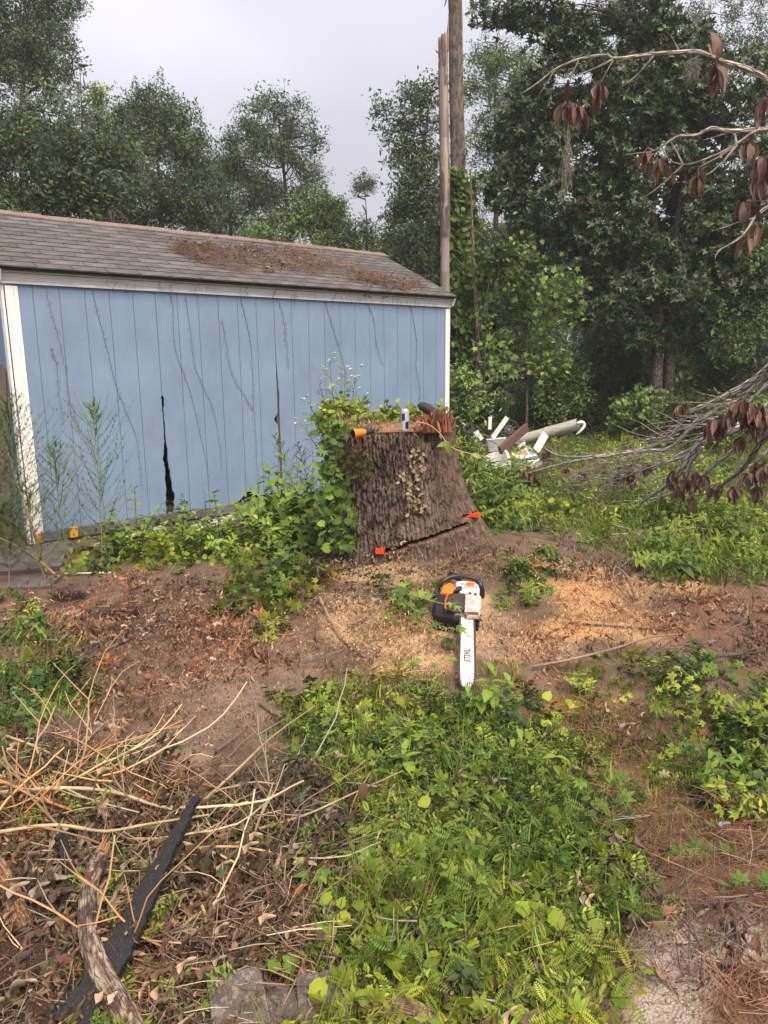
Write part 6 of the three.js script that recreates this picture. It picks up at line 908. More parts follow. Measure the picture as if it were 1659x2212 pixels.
const SP = {
  pinnate: [0, 1, 2].map((k) => [clump(400 + k, { stems: 7, h: 0.13, per: 5, tmpl: PINN, size: 0.052, cols: BR, spread: 0.09, start: 0.35 }), groundLeaf]),
  broad: [0, 1, 2].map((k) => [clump(410 + k, { stems: 5, h: 0.16, per: 5, tmpl: MID, size: 0.040, cols: BR.concat(MD), spread: 0.07, opp: true, start: 0.25 }), groundLeaf]),
  dark: [0, 1, 2].map((k) => [clump(420 + k, { stems: 6, h: 0.12, per: 5, tmpl: MID, size: 0.044, cols: DKG.concat(MD), spread: 0.09, opp: true }), groundLeaf]),
  palm: [0, 1, 2].map((k) => [clump(430 + k, { stems: 8, h: 0.10, per: 1, tmpl: PALM, size: 0.055, cols: MD.concat(BR), spread: 0.10 }), groundLeaf]),
  small: [0, 1, 2].map((k) => [clump(436 + k, { stems: 9, h: 0.11, per: 6, tmpl: LO, size: 0.022, cols: BR.concat(YL, MD), spread: 0.08, opp: true }), groundLeaf]),
  grass: [0, 1].map((k) => [blades(440 + k, 26, 0.20, 0.0045, BR.concat(YL), 0.05), groundLeaf]),
  fine: [0, 1].map((k) => [blades(444 + k, 60, 0.075, 0.0028, YL, 0.07, 1.2), groundLeaf]),
  shortgrass: [0, 1].map((k) => [blades(447 + k, 46, 0.10, 0.0040, BR.concat(MD), 0.10, 0.9), groundLeaf]),
  star: [0, 1, 2].map((k) => [clump(450 + k, { stems: 5, h: 0.15, per: 4, tmpl: STAR, size: 0.075, cols: MD.concat(BR), spread: 0.12, start: 0.3 }), groundLeaf]),
  stardark: [0, 1].map((k) => [clump(455 + k, { stems: 6, h: 0.12, per: 4, tmpl: STAR, size: 0.06, cols: DKG.concat(MD), spread: 0.12 }), groundLeaf]),
  heart: [0, 1].map((k) => [clump(460 + k, { stems: 7, h: 0.08, per: 2, tmpl: HEART, size: 0.045, cols: BR, spread: 0.10 }), groundLeaf]),
  lance: [0, 1, 2].map((k) => [clump(470 + k, { stems: 4, h: 0.42, per: 11, tmpl: SLIM, size: 0.10, cols: MD.concat(BR), spread: 0.09, whorl: true, sr: 0.003, start: 0.12 }), groundLeaf]),
  weed: [0, 1, 2].map((k) => [clump(480 + k, { stems: 5, h: 0.26, per: 8, tmpl: MID, size: 0.075, cols: MD.concat(BR), spread: 0.09, whorl: true, sr: 0.0025, start: 0.15 }), groundLeaf]),
  dry: [0, 1, 2, 3].map((k) => [litter(500 + k, 22, 0.13, 0.025, 0.06, BRN.concat(TAN), [CRUMP[0], CRUMP[1], MID, SLIM]), dryLeaf]),
  drydark: [0, 1, 2].map((k) => [litter(505 + k, 22, 0.13, 0.025, 0.055, BRN, [CRUMP[0], CRUMP[1], SLIM]), dryLeaf]),
  bigdry: [0, 1, 2].map((k) => [litter(510 + k, 6, 0.12, 0.05, 0.105, TAN, [MAPLE[0], MAPLE[1], MAPLE[2], CRUMP[2]], 0.04), dryLeaf]),
  wilt: [0, 1, 2].map((k) => [litter(515 + k, 14, 0.08, 0.025, 0.07, [[0.095, 0.080, 0.042], [0.07, 0.06, 0.036], [0.13, 0.11, 0.055], [0.16, 0.11, 0.065], [0.08, 0.10, 0.04], [0.22, 0.16, 0.09]], CRUMP, 0.09), dryLeaf]),
  chips: [0, 1, 2].map((k) => [litter(520 + k, 70, 0.11, 0.008, 0.030, [[0.60, 0.44, 0.27], [0.50, 0.35, 0.20], [0.70, 0.56, 0.38], [0.40, 0.26, 0.15], [0.24, 0.15, 0.09]], [LO], 0.012), dryLeaf]),
  crumbs: [0, 1].map((k) => [litter(525 + k, 40, 0.14, 0.006, 0.02, BRN.concat([[0.36, 0.26, 0.18]]), [LO, CRUMP[0]], 0.006), dryLeaf]),
  twigs: [0, 1].map((k) => [sticks(530 + k, 9, 0.14, 0.08, 0.26, 0.0022, BRN.concat([[0.30, 0.21, 0.15]])), stiff]),
  straw: [0, 1, 2].map((k) => [bentStalks(540 + k, 5), stiff]),
  thinstraw: [0, 1].map((k) => [sticks(545 + k, 22, 0.13, 0.03, 0.12, 0.0012, STRAW.concat(BRN), 0.05), stiff]),
  needles: [0, 1, 2].map((k) => [sticks(550 + k, 46, 0.13, 0.05, 0.15, 0.0009, [[0.26, 0.115, 0.065], [0.20, 0.085, 0.05], [0.32, 0.17, 0.10], [0.36, 0.22, 0.14]], 0.02), stiff]),
};
const flat = new Set(['dry', 'drydark', 'bigdry', 'chips', 'crumbs', 'twigs', 'needles', 'thinstraw', 'straw', 'wilt']);
function spotsIn(blobs, n) {           // even over the land inside ellipses of the photograph
  const out = [];
  for (const b of blobs) {
    const [cx, cy, rx, ry, w = 1] = b, m = Math.round(n * w * rx * ry / 10000); let dmax = 0;
    for (let k = 0; k < 12; k++) { const p = ground(cx, Math.max(800, cy - ry)); dmax = Math.max(dmax, -p.z); break; }
    for (let k = 0, tries = 0; k < m && tries < m * 60; tries++) { const a = rr(0, 6.283), q = Math.sqrt(R()) * (0.8 + 0.35 * R()), py = cy + Math.sin(a) * q * ry; if (py < 800) continue; const p = ground(cx + Math.cos(a) * q * rx, py); if (R() > (-p.z / dmax) ** 2.2) continue; out.push(p); k++; }
  }
  return out;
}
function cover(name, label, category, seed, entries) {
  R = rngOf(seed); const o = new THREE.Group(); o.name = numbered(name); scene.add(o); tag(o, label, category, null, 'stuff'); const col = new THREE.Color();
  for (const [sp, n, blobs, scale = 1, lift = 0] of entries) {
    const P = spotsIn(blobs, n).filter((p) => { { const [qx, qy] = proj(p.x, hgt(p.x, p.z) + 0.03, p.z); if (inBlob([610, 2185, 160, 62], qx, qy) < 1 || inBlob([1003, 1295, 56, 62], qx, qy) < 1 || (Math.abs(qx - 1008) < 34 && qy > 1300 && qy < 1478) || inBlob([395, 2040, 36, 60], qx, qy) < 1 || inBlob([850, 2185, 115, 42], qx, qy) < 1 || inBlob([415, 2000, 66, 42], qx, qy) < 1) return false; } const dx = p.x - STUMP.x, dz = p.z - STUMP.z; return Math.hypot(dx, dz) > 0.5 || flat.has(sp) && Math.hypot(dx, dz) > 0.52; }), vars = SP[sp], L = vars.map(() => []); for (const p of P) L[(R() * vars.length) | 0].push(p);
    vars.forEach(([g, m], i) => { if (!L[i].length) return; const im = new THREE.InstancedMesh(g, m, L[i].length); im.name = name; im.castShadow = im.receiveShadow = true; L[i].forEach((p, j) => { const e = 0.03, nx = (hgt(p.x - e, p.z) - hgt(p.x + e, p.z)) / (2 * e), nz = (hgt(p.x, p.z - e) - hgt(p.x, p.z + e)) / (2 * e); const q = flat.has(sp) ? new THREE.Quaternion().setFromUnitVectors(V(0, 1, 0), V(nx, 1, nz).normalize()).multiply(Q(rr(0, 6.283), 0, 0)) : Q(rr(0, 6.283), rr(-0.15, 0.15), rr(-0.15, 0.15)); im.setMatrixAt(j, M4(V(p.x, hgt(p.x, p.z) + lift * R(), p.z), q, scale * rr(0.7, 1.25))); const pn = fbm(p.x * 2.2 + 70, p.z * 2.2 + 70, 4, 3) - 0.5, t = rr(0.72, 1.25) * (1 + pn * 0.9), w = rr(-0.08, 0.08) + 0.5 * pn; im.setColorAt(j, col.setRGB(t * (1 + w), t, t * (1 - w))); }); o.add(im); });
  }
  return o;
}
// where the plants stand: [x, y, half width, half height, how thick]
const FRONT = [[900, 1620, 300, 110], [820, 1560, 200, 70], [1000, 1720, 330, 130], [1050, 1900, 330, 170], [1000, 2080, 300, 170], [900, 2140, 220, 150], [960, 2350, 380, 140], [1180, 1620, 110, 60, 0.5]];
cover('ground_cover', 'bright green low weeds covering the ground in the front centre', 'weeds', 600, [
  ['pinnate', 11, [[1050, 1960, 300, 160], [1000, 2120, 320, 150], [1150, 1800, 160, 110], [980, 2340, 400, 120], [900, 1990, 170, 160]]],
  ['broad', 8, FRONT, 0.62], ['palm', 9, FRONT.concat([[700, 1540, 120, 50], [820, 1500, 180, 40]]), 0.95], ['shortgrass', 9, FRONT, 1.2], ['small', 30, FRONT], ['shortgrass', 8, [[1000, 1480, 260, 40], [1200, 1500, 160, 60], [700, 1500, 120, 40], [1260, 1600, 90, 90]], 0.8], ['small', 14, [[1000, 1470, 260, 36], [1220, 1480, 160, 50], [720, 1490, 120, 40], [1270, 1620, 80, 90]], 0.7], ['grass', 3, FRONT, 0.8], ['thinstraw', 1.2, FRONT, 1.1, 0.05], ['dry', 6, FRONT, 0.9], ['twigs', 1.2, FRONT, 1, 0.05],
  ['dark', 16, [[820, 1560, 230, 90], [980, 1600, 200, 80], [700, 1560, 100, 60], [1060, 1560, 150, 80]], 0.85], ['dark', 4, FRONT, 0.8], ['heart', 5, FRONT], ['weed', 1.6, FRONT, 0.5], ['drydark', 4, FRONT, 0.9, 0.04],
  ['fine', 20, [[790, 1720, 90, 90], [1320, 1560, 90, 40], [1400, 1640, 60, 40], [1080, 1900, 90, 60], [860, 1800, 60, 40]]]]);
cover('grass_tufts', 'long green grass blades rising through the front weeds', 'grass', 601, [['grass', 7, FRONT], ['grass', 26, [[1000, 1660, 70, 60], [860, 2010, 110, 90], [740, 2010, 50, 80], [780, 1700, 80, 50]], 1.15]]);
cover('ground_cover', 'green creeper and weeds in the right front corner beyond the sand', 'weeds', 602, [
  ['palm', 17, [[1560, 1560, 150, 110], [1600, 1660, 120, 120], [1480, 1500, 140, 60], [1620, 1760, 90, 70], [1380, 1450, 120, 40], [1750, 1600, 140, 200]]], ['dark', 12, [[1560, 1540, 160, 120], [1600, 1660, 130, 130], [1300, 1500, 110, 40], [1750, 1600, 140, 200]]], ['broad', 10, [[1600, 1660, 130, 150], [1500, 1530, 120, 80]]], ['weed', 3, [[1540, 1500, 140, 60]], 0.6], ['small', 12, [[1560, 1600, 170, 150]]], ['dry', 5, [[1500, 1560, 200, 150]]], ['pinnate', 6, [[1600, 1700, 120, 110]]]]);
cover('leaf_litter', 'dry leaves, grass and weeds on the ground past the right edge', 'ground litter', 620, [['drydark', 14, [[1950, 1700, 280, 500], [2000, 1300, 350, 90]]], ['shortgrass', 16, [[1950, 1700, 280, 500], [2000, 1300, 350, 90]], 1.2], ['palm', 6, [[1950, 1600, 260, 400]]], ['needles', 3, [[1900, 1950, 220, 300]]]]);
cover('ground_cover', 'trodden green weeds at the left edge beside the leaf litter', 'weeds', 603, [
  ['dark', 22, [[40, 1440, 130, 110], [90, 1520, 110, 70], [30, 1330, 70, 60], [20, 1560, 90, 60]]], ['shortgrass', 26, [[60, 1390, 110, 60], [120, 1500, 100, 60], [20, 1480, 80, 90]]], ['heart', 10, [[60, 1480, 120, 110]]], ['fine', 10, [[80, 1390, 90, 50], [190, 1490, 60, 40]]], ['broad', 10, [[40, 1430, 120, 120]], 0.8]]);
cover('ground_cover', 'mixed leafy weeds along the foot of the blue wall', 'weeds', 604, [
  ['heart', 60, [[300, 1205, 160, 40], [430, 1195, 130, 40], [560, 1180, 110, 50], [180, 1225, 70, 24]], 1.1], ['star', 40, [[330, 1190, 90, 40], [450, 1180, 110, 40], [600, 1200, 100, 60]], 1], ['weed', 34, [[420, 1180, 160, 40], [600, 1160, 90, 60]], 0.85], ['weed', 120, [[630, 1165, 80, 26]], 1.7], ['star', 60, [[690, 1190, 40, 26], [640, 1180, 70, 30]], 1.5], ['grass', 5, [[250, 1210, 180, 30]], 1], ['dark', 30, [[380, 1210, 230, 36]]]]);
cover('vine_patch', 'star leaved vines trailing over the slope left of the sawdust', 'vines', 605, [
  ['star', 17, [[570, 1330, 90, 55], [620, 1280, 90, 60], [560, 1250, 90, 50], [650, 1220, 70, 60]], 0.95], ['stardark', 24, [[570, 1330, 95, 60], [620, 1270, 100, 70], [540, 1270, 70, 50]]], ['heart', 6, [[600, 1310, 90, 60]]]]);
cover('vine_patch', 'star leaved vines beside the left side of the chainsaw', 'vines', 606, [['star', 18, [[885, 1300, 52, 55], [905, 1345, 48, 45], [850, 1270, 40, 30]], 0.85], ['stardark', 22, [[890, 1310, 60, 60]]]]);
cover('cut_foliage', 'dull green cut foliage lying right of the chainsaw', 'foliage', 607, [['dark', 26, [[1110, 1280, 66, 45], [1150, 1250, 60, 50], [1180, 1220, 60, 36], [1090, 1240, 40, 40]], 0.9], ['lance', 3, [[1130, 1270, 70, 50]], 0.5], ['stardark', 10, [[1140, 1290, 70, 40], [1170, 1180, 60, 30]]]]);
const FIELD = [[1330, 1050, 420, 110], [1500, 1170, 240, 70], [1560, 1230, 160, 40], [1230, 1100, 170, 60], [1400, 940, 380, 50], [1620, 1000, 150, 130], [1900, 1050, 220, 180]];
cover('field_weeds', 'green weeds and grass of the clearing right of the stump', 'weeds', 608, [
  ['weed', 32, FIELD, 0.85], ['shortgrass', 60, FIELD, 1.7], ['broad', 32, FIELD, 1.3], ['heart', 24, [[1180, 1080, 110, 50], [1230, 1130, 90, 30], [1100, 1090, 80, 50]], 1.4], ['grass', 15, FIELD, 1.1], ['palm', 14, FIELD, 1.3]]);
cover('field_weeds', 'far weeds at the edge of the wood behind the junk pile', 'weeds', 609, [['weed', 70, [[1300, 905, 420, 30], [1150, 900, 200, 40], [1600, 910, 250, 40]], 1.4], ['lance', 24, [[1200, 905, 300, 24], [1560, 900, 260, 24]], 1.1], ['shortgrass', 70, [[1350, 930, 420, 40]], 2.2]]);
cover('tall_weeds', 'tall lance leaved weeds crowding the right side of the stump', 'weeds', 610, [['lance', 110, [[1030, 1080, 60, 50], [1000, 1050, 40, 60], [1070, 1120, 60, 30], [1110, 1060, 50, 40]], 1.15], ['weed', 80, [[1060, 1110, 90, 40], [1130, 1090, 80, 40]], 1.15], ['stardark', 30, [[1100, 1140, 60, 24]], 1.1]]);
cover('leaf_litter', 'brown fallen leaves over the bare ground left of the stump', 'fallen leaves', 611, [
  ['dry', 26, [[280, 1320, 260, 70], [330, 1400, 260, 90], [200, 1440, 170, 80], [640, 1210, 160, 70], [330, 1530, 130, 80], [560, 1400, 150, 50]]], ['dry', 22, [[800, 1225, 200, 34], [960, 1215, 140, 30], [700, 1290, 110, 60]]], ['twigs', 10, [[820, 1235, 220, 60], [900, 1420, 200, 50]]], ['drydark', 26, [[280, 1330, 300, 90], [360, 1420, 240, 90], [700, 1250, 150, 70], [850, 1220, 120, 40]]], ['twigs', 7, [[330, 1380, 300, 140], [640, 1480, 140, 90], [760, 1300, 120, 90]]], ['crumbs', 40, [[500, 1480, 220, 150], [400, 1580, 160, 90], [820, 1380, 200, 90]]], ['bigdry', 3, [[300, 1400, 260, 110], [640, 1210, 120, 60]]]]);
cover('leaf_litter', 'orange tan fallen leaves around the right sawdust heap', 'fallen leaves', 612, [
  ['bigdry', 20, [[1480, 1270, 150, 50], [1360, 1240, 110, 40], [1560, 1340, 150, 60], [1280, 1210, 140, 30]], 0.75], ['dry', 22, [[1480, 1290, 220, 80], [1250, 1220, 200, 50], [1600, 1380, 130, 60], [1250, 1400, 160, 50], [1000, 1220, 160, 40]]], ['drydark', 14, [[1560, 1310, 180, 60], [1200, 1210, 220, 40]]], ['twigs', 9, [[1350, 1330, 280, 110]]], ['bigdry', 4, [[1340, 1330, 150, 60]], 0.6], ['dry', 4, [[1120, 1390, 180, 50], [1100, 1460, 160, 40]]], ['chips', 22, [[1250, 1350, 200, 80], [1420, 1320, 140, 60]]]]);
cover('wood_chips', 'scattered saw chips on the sawdust in front of the stump', 'wood chips', 613, [['chips', 90, [[850, 1330, 130, 70], [880, 1410, 140, 70], [780, 1330, 90, 70], [1100, 1390, 130, 45], [1310, 1300, 150, 80], [1220, 1240, 120, 40], [960, 1230, 200, 50]]], ['chips', 9, [[560, 1480, 260, 180]], 0.8]]);
const PILE = [[180, 1830, 330, 190], [330, 1960, 330, 200], [560, 1900, 200, 220], [620, 1760, 160, 90], [250, 2080, 340, 160], [520, 2120, 220, 120], [130, 1700, 220, 110], [200, 2350, 500, 160]];
cover('dry_stalk_heap', 'heap of wilted weeds and straw coloured stalks, left foreground', 'stalk heap', 614, [
  ['wilt', 24, PILE, 0.7, 0.03], ['wilt', 16, [[480, 1880, 250, 130], [640, 1790, 130, 90], [200, 1760, 250, 90]], 0.9, 0.06], ['small', 3, PILE, 0.9, 0.05], ['straw', 3.6, [[180, 1790, 330, 80], [500, 1850, 240, 130], [600, 1780, 160, 100], [110, 1680, 200, 70]], 1, 0.05], ['thinstraw', 6, PILE, 1.0, 0.05], ['straw', 0.8, [[250, 2000, 300, 130]], 0.8, 0.12], ['straw', 1.2, [[120, 1700, 220, 50], [330, 1810, 180, 60]], 0.95, 0.06], ['bigdry', 10, [[250, 1990, 320, 130], [460, 2020, 160, 140], [690, 1740, 60, 110], [130, 1880, 160, 90], [600, 1900, 130, 130]], 0.8, 0.05], ['drydark', 14, PILE, 1, 0.02], ['twigs', 3, PILE, 1.1, 0.03], ['crumbs', 10, PILE, 1.1, 0.02]]);
cover('dry_grass', 'matted dry grass in front of the concrete chunks', 'dry grass', 615, [['thinstraw', 26, [[560, 2060, 120, 50], [500, 2090, 130, 50], [620, 2050, 80, 50]], 1.2, 0.04], ['thinstraw', 7, [[380, 2130, 200, 60], [640, 2130, 200, 50]], 1.1, 0.01], ['straw', 1.2, [[560, 2060, 160, 60]], 0.6, 0.03]]);
cover('pine_needles', 'red brown pine needles and dry grass over the sand at lower right', 'pine needles', 616, [['needles', 8, [[1560, 1850, 200, 80], [1420, 1790, 140, 110], [1330, 1620, 110, 90], [1380, 1930, 90, 90], [1640, 1930, 80, 60], [1370, 1560, 100, 50], [1650, 2170, 70, 80]]], ['needles', 1, [[1470, 2080, 150, 110]], 0.8], ['needles', 4, [[1640, 2160, 80, 90], [1600, 1800, 130, 60]]], ['shortgrass', 5, [[1430, 1760, 160, 110], [1380, 1600, 110, 90], [1500, 1850, 150, 60]], 0.9], ['fine', 7, [[1400, 1640, 90, 60], [1420, 1730, 80, 50]]], ['palm', 3, [[1440, 1780, 160, 120]]], ['thinstraw', 1.5, [[1500, 1900, 200, 200]], 1.1], ['drydark', 4, [[1420, 1760, 140, 110], [1600, 2040, 120, 60], [1330, 1640, 110, 80]]], ['crumbs', 20, [[1480, 2080, 160, 120]], 0.8], ['twigs', 4, [[1500, 1900, 220, 260]]], ['dry', 8, [[1590, 2060, 110, 70], [1330, 1640, 100, 70]], 0.9], ['grass', 1.5, [[1480, 1860, 160, 120]], 0.7]]);
// ------------------------------------------------------------------ single plants, leaf by leaf
const tint3 = (cols) => cols.map((c) => new THREE.MeshPhysicalMaterial({ color: new THREE.Color().setRGB(...c), vertexColors: true, roughness: 0.55, transmission: 0.4, thickness: 0, side: THREE.DoubleSide, specularIntensity: 0.4 }));
const LG = { broad: [0, 1].map((k) => tgeo(lens(0.46 + k * 0.06, [0, 0.1, 0.25, 0.45, 0.65, 0.85, 1], 0.16, 0.25 + k * 0.2), [1, 1, 1])), star: [tgeo(STAR, [1, 1, 1]), tgeo(fan([-120, -60, 0, 60, 120], [0.4, 0.62, 0.8, 0.58, 0.4], 0.24, 0.16), [1, 1, 1])], lance: [0, 1].map((k) => tgeo(lens(0.22, [0, 0.2, 0.45, 0.7, 1], 0.2, 0.3 + 0.3 * k), [1, 1, 1])), heart: [tgeo(HEART, [1, 1, 1])], palm: [tgeo(PALM, [1, 1, 1])] };
const PM = { bright: tint3([[0.20, 0.33, 0.04], [0.24, 0.37, 0.05], [0.17, 0.28, 0.04]]), mid: tint3([[0.105, 0.19, 0.032], [0.13, 0.22, 0.038], [0.085, 0.155, 0.028]]), dark: tint3([[0.06, 0.11, 0.026], [0.075, 0.13, 0.03], [0.05, 0.09, 0.024]]), pale: tint3([[0.30, 0.36, 0.13], [0.25, 0.33, 0.10], [0.36, 0.38, 0.17]]), tan: tint3([[0.42, 0.33, 0.18], [0.36, 0.26, 0.13], [0.48, 0.40, 0.25]]), wilt: tint3([[0.12, 0.075, 0.04], [0.16, 0.10, 0.055], [0.09, 0.065, 0.035]]) };
const stemMat = vcol({ roughness: 0.7 });
function plant({ name = 'young_plant', label, category = 'plant', foot, stems, leaf = 'broad', mats = 'bright', size = 0.06, n = 10, stem = [0.14, 0.18, 0.05], sr = 0.004, droop = 0.1, opp = true, start = 0.35, group }) {
  const b = foot.isVector3 ? foot : ground(...foot), o = thing(name, label, category, b.toArray(), group), G = LG[leaf], M = PM[mats];
  for (const [dx, dy, dz] of stems) {
    const e = V(dx, dy, dz), S = spline([V(0, -0.02, 0), V(dx * 0.35, dy * 0.55, dz * 0.35), e], 12), g = new GB(); g.tube(S, (t) => sr * (1 - 0.6 * t), 6, stem); part('stem', g.build(), stemMat, o);
    for (let k = 0; k < n; k++) { const t = start + (1 - start) * k / Math.max(1, n - 1), p = S[Math.round(t * 12)], az = k * (opp ? 1.57 : 2.4) + rr(-0.3, 0.3), last = k >= n - 2; for (let q = 0; q < (opp ? 2 : 1); q++) { const A = az + q * Math.PI, d = V(Math.cos(A), (last ? 0.6 : rr(0, 0.4)) - droop, Math.sin(A)).normalize(), m = part('leaf', pick(G), pick(M), o); m.position.copy(p); m.quaternion.copy(along(d, V(0, 1, 0), rr(-0.25, 0.25))); m.scale.setScalar(size * (last ? 0.6 : 1) * rr(0.75, 1.15)); } }
  }
  return o;
}
R = rngOf(700);
// bright seedlings in the front weeds
plant({ label: 'tallest bright green young plant, its broad leaves hiding the chainsaw bar tip', foot: [1050, 1560], stems: [[0.02, 0.26, 0.02], [-0.09, 0.17, 0.05], [0.10, 0.20, 0.0]], size: 0.105, n: 4, sr: 0.005 });
plant({ label: 'bright broad leaved seedling left of centre in the front weeds', foot: [880, 1690], stems: [[-0.01, 0.15, 0.02]], size: 0.095, n: 4 });
plant({ label: 'bright young plant with one hanging yellow green leaf in the front weeds', foot: [1105, 1650], stems: [[0.0, 0.13, 0.03], [0.02, 0.16, 0.0]], size: 0.085, n: 2, droop: 0.7 });
plant({ label: 'bright young plant with drooping leaves right of the centre of the front weeds', foot: [1195, 1700], stems: [[0.0, 0.14, 0.02]], size: 0.095, n: 3, droop: 0.5 });
plant({ label: 'small bright sprout with narrow leaves left in the front weeds', foot: [765, 1680], stems: [[0.0, 0.10, 0.0]], leaf: 'lance', size: 0.09, n: 4, droop: -0.6 });
plant({ label: 'small bright sprout with hanging leaf tips low in the front weeds', foot: [1000, 2070], stems: [[0.0, 0.09, 0.02]], leaf: 'lance', size: 0.055, n: 5, droop: 0.8 });
plant({ label: 'creeper sprig with three green leaves lying on the red needles, right', foot: [1450, 1840], stems: [[0.16, 0.04, 0.05]], leaf: 'palm', mats: 'mid', size: 0.06, n: 4 });
plant({ label: 'green leaf sprig in front of the sand at the right edge', foot: [1570, 1925], stems: [[0.03, 0.05, 0.02]], leaf: 'palm', mats: 'mid', size: 0.075, n: 2 });
plant({ label: 'single green leafed sprig at the right edge above the sand', foot: [1655, 1930], stems: [[-0.02, 0.06, 0.03]], leaf: 'palm', mats: 'mid', size: 0.07, n: 2 });
plant({ label: 'dull green sprig of three leaves between the needles and the right weeds', foot: [1370, 1730], stems: [[0.0, 0.07, 0.02]], leaf: 'palm', mats: 'dark', size: 0.08, n: 2 });
plant({ label: 'pale leafed sprig among the red needles right of centre', foot: [1440, 1700], stems: [[-0.02, 0.06, 0.02]], leaf: 'palm', mats: 'pale', size: 0.07, n: 2 });
// pokeweed like young plants in the clearing
[[1590, 1180, 0.34, 'bright broad leaved plant standing in the clearing near the right edge'], [1245, 985, 0.30, 'bright broad leaved plant just right of the junk pile'], [1215, 1060, 0.26, 'bright broad leaved plant in front of the junk pile'], [1300, 960, 0.22, 'small bright plant behind the tips of the fallen branches'], [1660, 1010, 0.28, 'broad leaved plant at the right edge among dead leaves'], [1480, 1250, 0.2, 'small broad leaved plant at the lower border of the clearing']].forEach(([x, y, h, label]) => plant({ label, foot: [x, y], stems: [[0.02, h, 0], [-0.1, h * 0.75, 0.04], [0.11, h * 0.7, -0.02]], size: 0.13, n: 4, mats: y > 1100 ? 'mid' : 'bright', sr: 0.005 }));
// sweetgum saplings before the ladder
[[300, 1215, 0.62, 0.02, 'sweetgum sapling before the ladder, left of the black split'], [395, 1200, 0.42, 0.05, 'short sweetgum sapling below the black split in the wall'], [478, 1190, 0.50, -0.03, 'sweetgum sapling with reddish stems before the rotten bottom of the wall'], [250, 1200, 0.3, -0.06, 'small sweetgum sapling before the left part of the ladder'], [560, 1190, 0.55, 0.02, 'leafy sapling between the ladder end and the stump weeds']].forEach(([x, y, h, l, label]) => plant({ name: 'sweetgum_sapling', label, foot: [x, y], stems: [[l, h, 0.02], [l + 0.22, h * 0.8, 0.05], [l - 0.2, h * 0.7, 0.04], [l + 0.1, h * 0.55, 0.15]], leaf: 'star', mats: 'bright', size: 0.11, n: 9, opp: false, sr: 0.005, stem: [0.10, 0.07, 0.045], start: 0.3 }));
plant({ name: 'climbing_plant', label: 'small dense green plant climbing the wall right of the black split', foot: V(...at(397, 1140, 7.0)), stems: [[0.0, 0.33, 0], [0.05, 0.26, 0.02], [-0.04, 0.22, 0.03]], leaf: 'heart', mats: 'dark', size: 0.05, n: 12, opp: false, start: 0.1 });
plant({ name: 'climbing_plant', label: 'thin wispy weed against the wall above the ladder', foot: V(...at(445, 1130, 7.2)), stems: [[0.0, 0.42, 0], [0.02, 0.3, 0.02]], leaf: 'lance', mats: 'dark', size: 0.045, n: 9, opp: false, start: 0.1, sr: 0.003 });
// leafy bright weeds left of the stump
[[600, 1150, 0.80, 'tall bright leaved weed left of the stump against the wall'], [640, 1170, 0.68, 'bright leaved weed close to the left foot of the stump'], [575, 1160, 0.55, 'bright leaved weed left of the stump, nearest the ladder end'], [670, 1180, 0.62, 'leafy weed touching the left side of the stump']].forEach(([x, y, h, label], i) => plant({ name: 'leafy_weed', label, category: 'weed', foot: [x, y], stems: [[0.04, h, -0.02], [-0.12, h * 0.85, 0.04], [0.14, h * 0.8, 0.03], [-0.04, h * 0.7, 0.14], [0.08, h * 0.6, 0.12]], leaf: 'broad', mats: 'bright', size: 0.115, n: 14, opp: false, sr: 0.005, start: 0.2 }));
// tall flowering weed behind the left side of the stump, white buds
{ R = rngOf(710);
  const d = 6.1, b = at(745, 1150, d); b.y = hgt(b.x, b.z); const o = thing('flowering_weed', 'tall thin weed with small white buds rising behind the left side of the stump', 'weed', b.toArray());
  const W = (x, y, dz = 0) => at(x, y, d + dz).sub(b), petal = std({ color: new THREE.Color(0.62, 0.64, 0.48), roughness: 0.8, side: THREE.DoubleSide });
  const budG = (() => { const g = new GB(); for (let k = 0; k < 6; k++) { const a = k / 6 * 6.283; g.add(LO, M4(V(0, 0, 0), along(V(Math.cos(a) * 0.5, 1, Math.sin(a) * 0.5)), V(1, 1, 1)), [1, 1, 1]); } return g.build(); })();
  [[735, 1000, 712, 785], [742, 1000, 745, 800], [738, 1000, 690, 830], [745, 1000, 768, 812], [730, 1020, 668, 870], [750, 1010, 728, 850], [760, 1020, 785, 870], [725, 1030, 655, 920]].forEach(([x0, y0, x1, y1], i) => {
    const S = spline([V(0, 0, 0).lerp(W(x0, y0), 0.2), W(x0, y0, 0.05), W((x0 + x1 * 2) / 3, (y0 + y1 * 2) / 3, rr(-0.1, 0.1)), W(x1, y1, rr(-0.1, 0.1))], 24), g = new GB(); g.tube(S, (t) => 0.0066 * (1 - 0.7 * t), 6, [0.13, 0.18, 0.06]); const st = part('stem', g.build(), stemMat, o);
    for (let k = 5; k < 21; k++) { const m = part('leaf', pick(LG.lance), pick(k > 15 ? PM.bright : PM.mid), o), a = k * 2.4; m.position.copy(S[k]); m.quaternion.copy(along(V(Math.cos(a), rr(0, 0.7), Math.sin(a)), V(0, 1, 0), rr(-0.4, 0.4))); m.scale.setScalar(mix(0.17, 0.075, k / 24) * rr(0.7, 1.2)); }
    for (let k = 0; k < 7; k++) { const c = S[24 - (k % 4) * 2].clone(), e = c.clone().add(V(rr(-0.06, 0.06), rr(0.01, 0.07), rr(-0.05, 0.05))), q = new GB(); q.tube([c, e], [0.0018, 0.0012], 4, [0.13, 0.18, 0.06], false); const tw = part('flower_stalk', q.build(), stemMat, o); for (let f = 0; f < 3; f++) { const m = part('bud', budG, petal, tw); m.position.copy(e).add(V(rr(-0.014, 0.014), rr(0, 0.014), rr(-0.014, 0.014))); m.scale.setScalar(rr(0.014, 0.024)); m.rotation.set(rr(-0.5, 0.5), 0, rr(-0.5, 0.5)); } }
  }); }
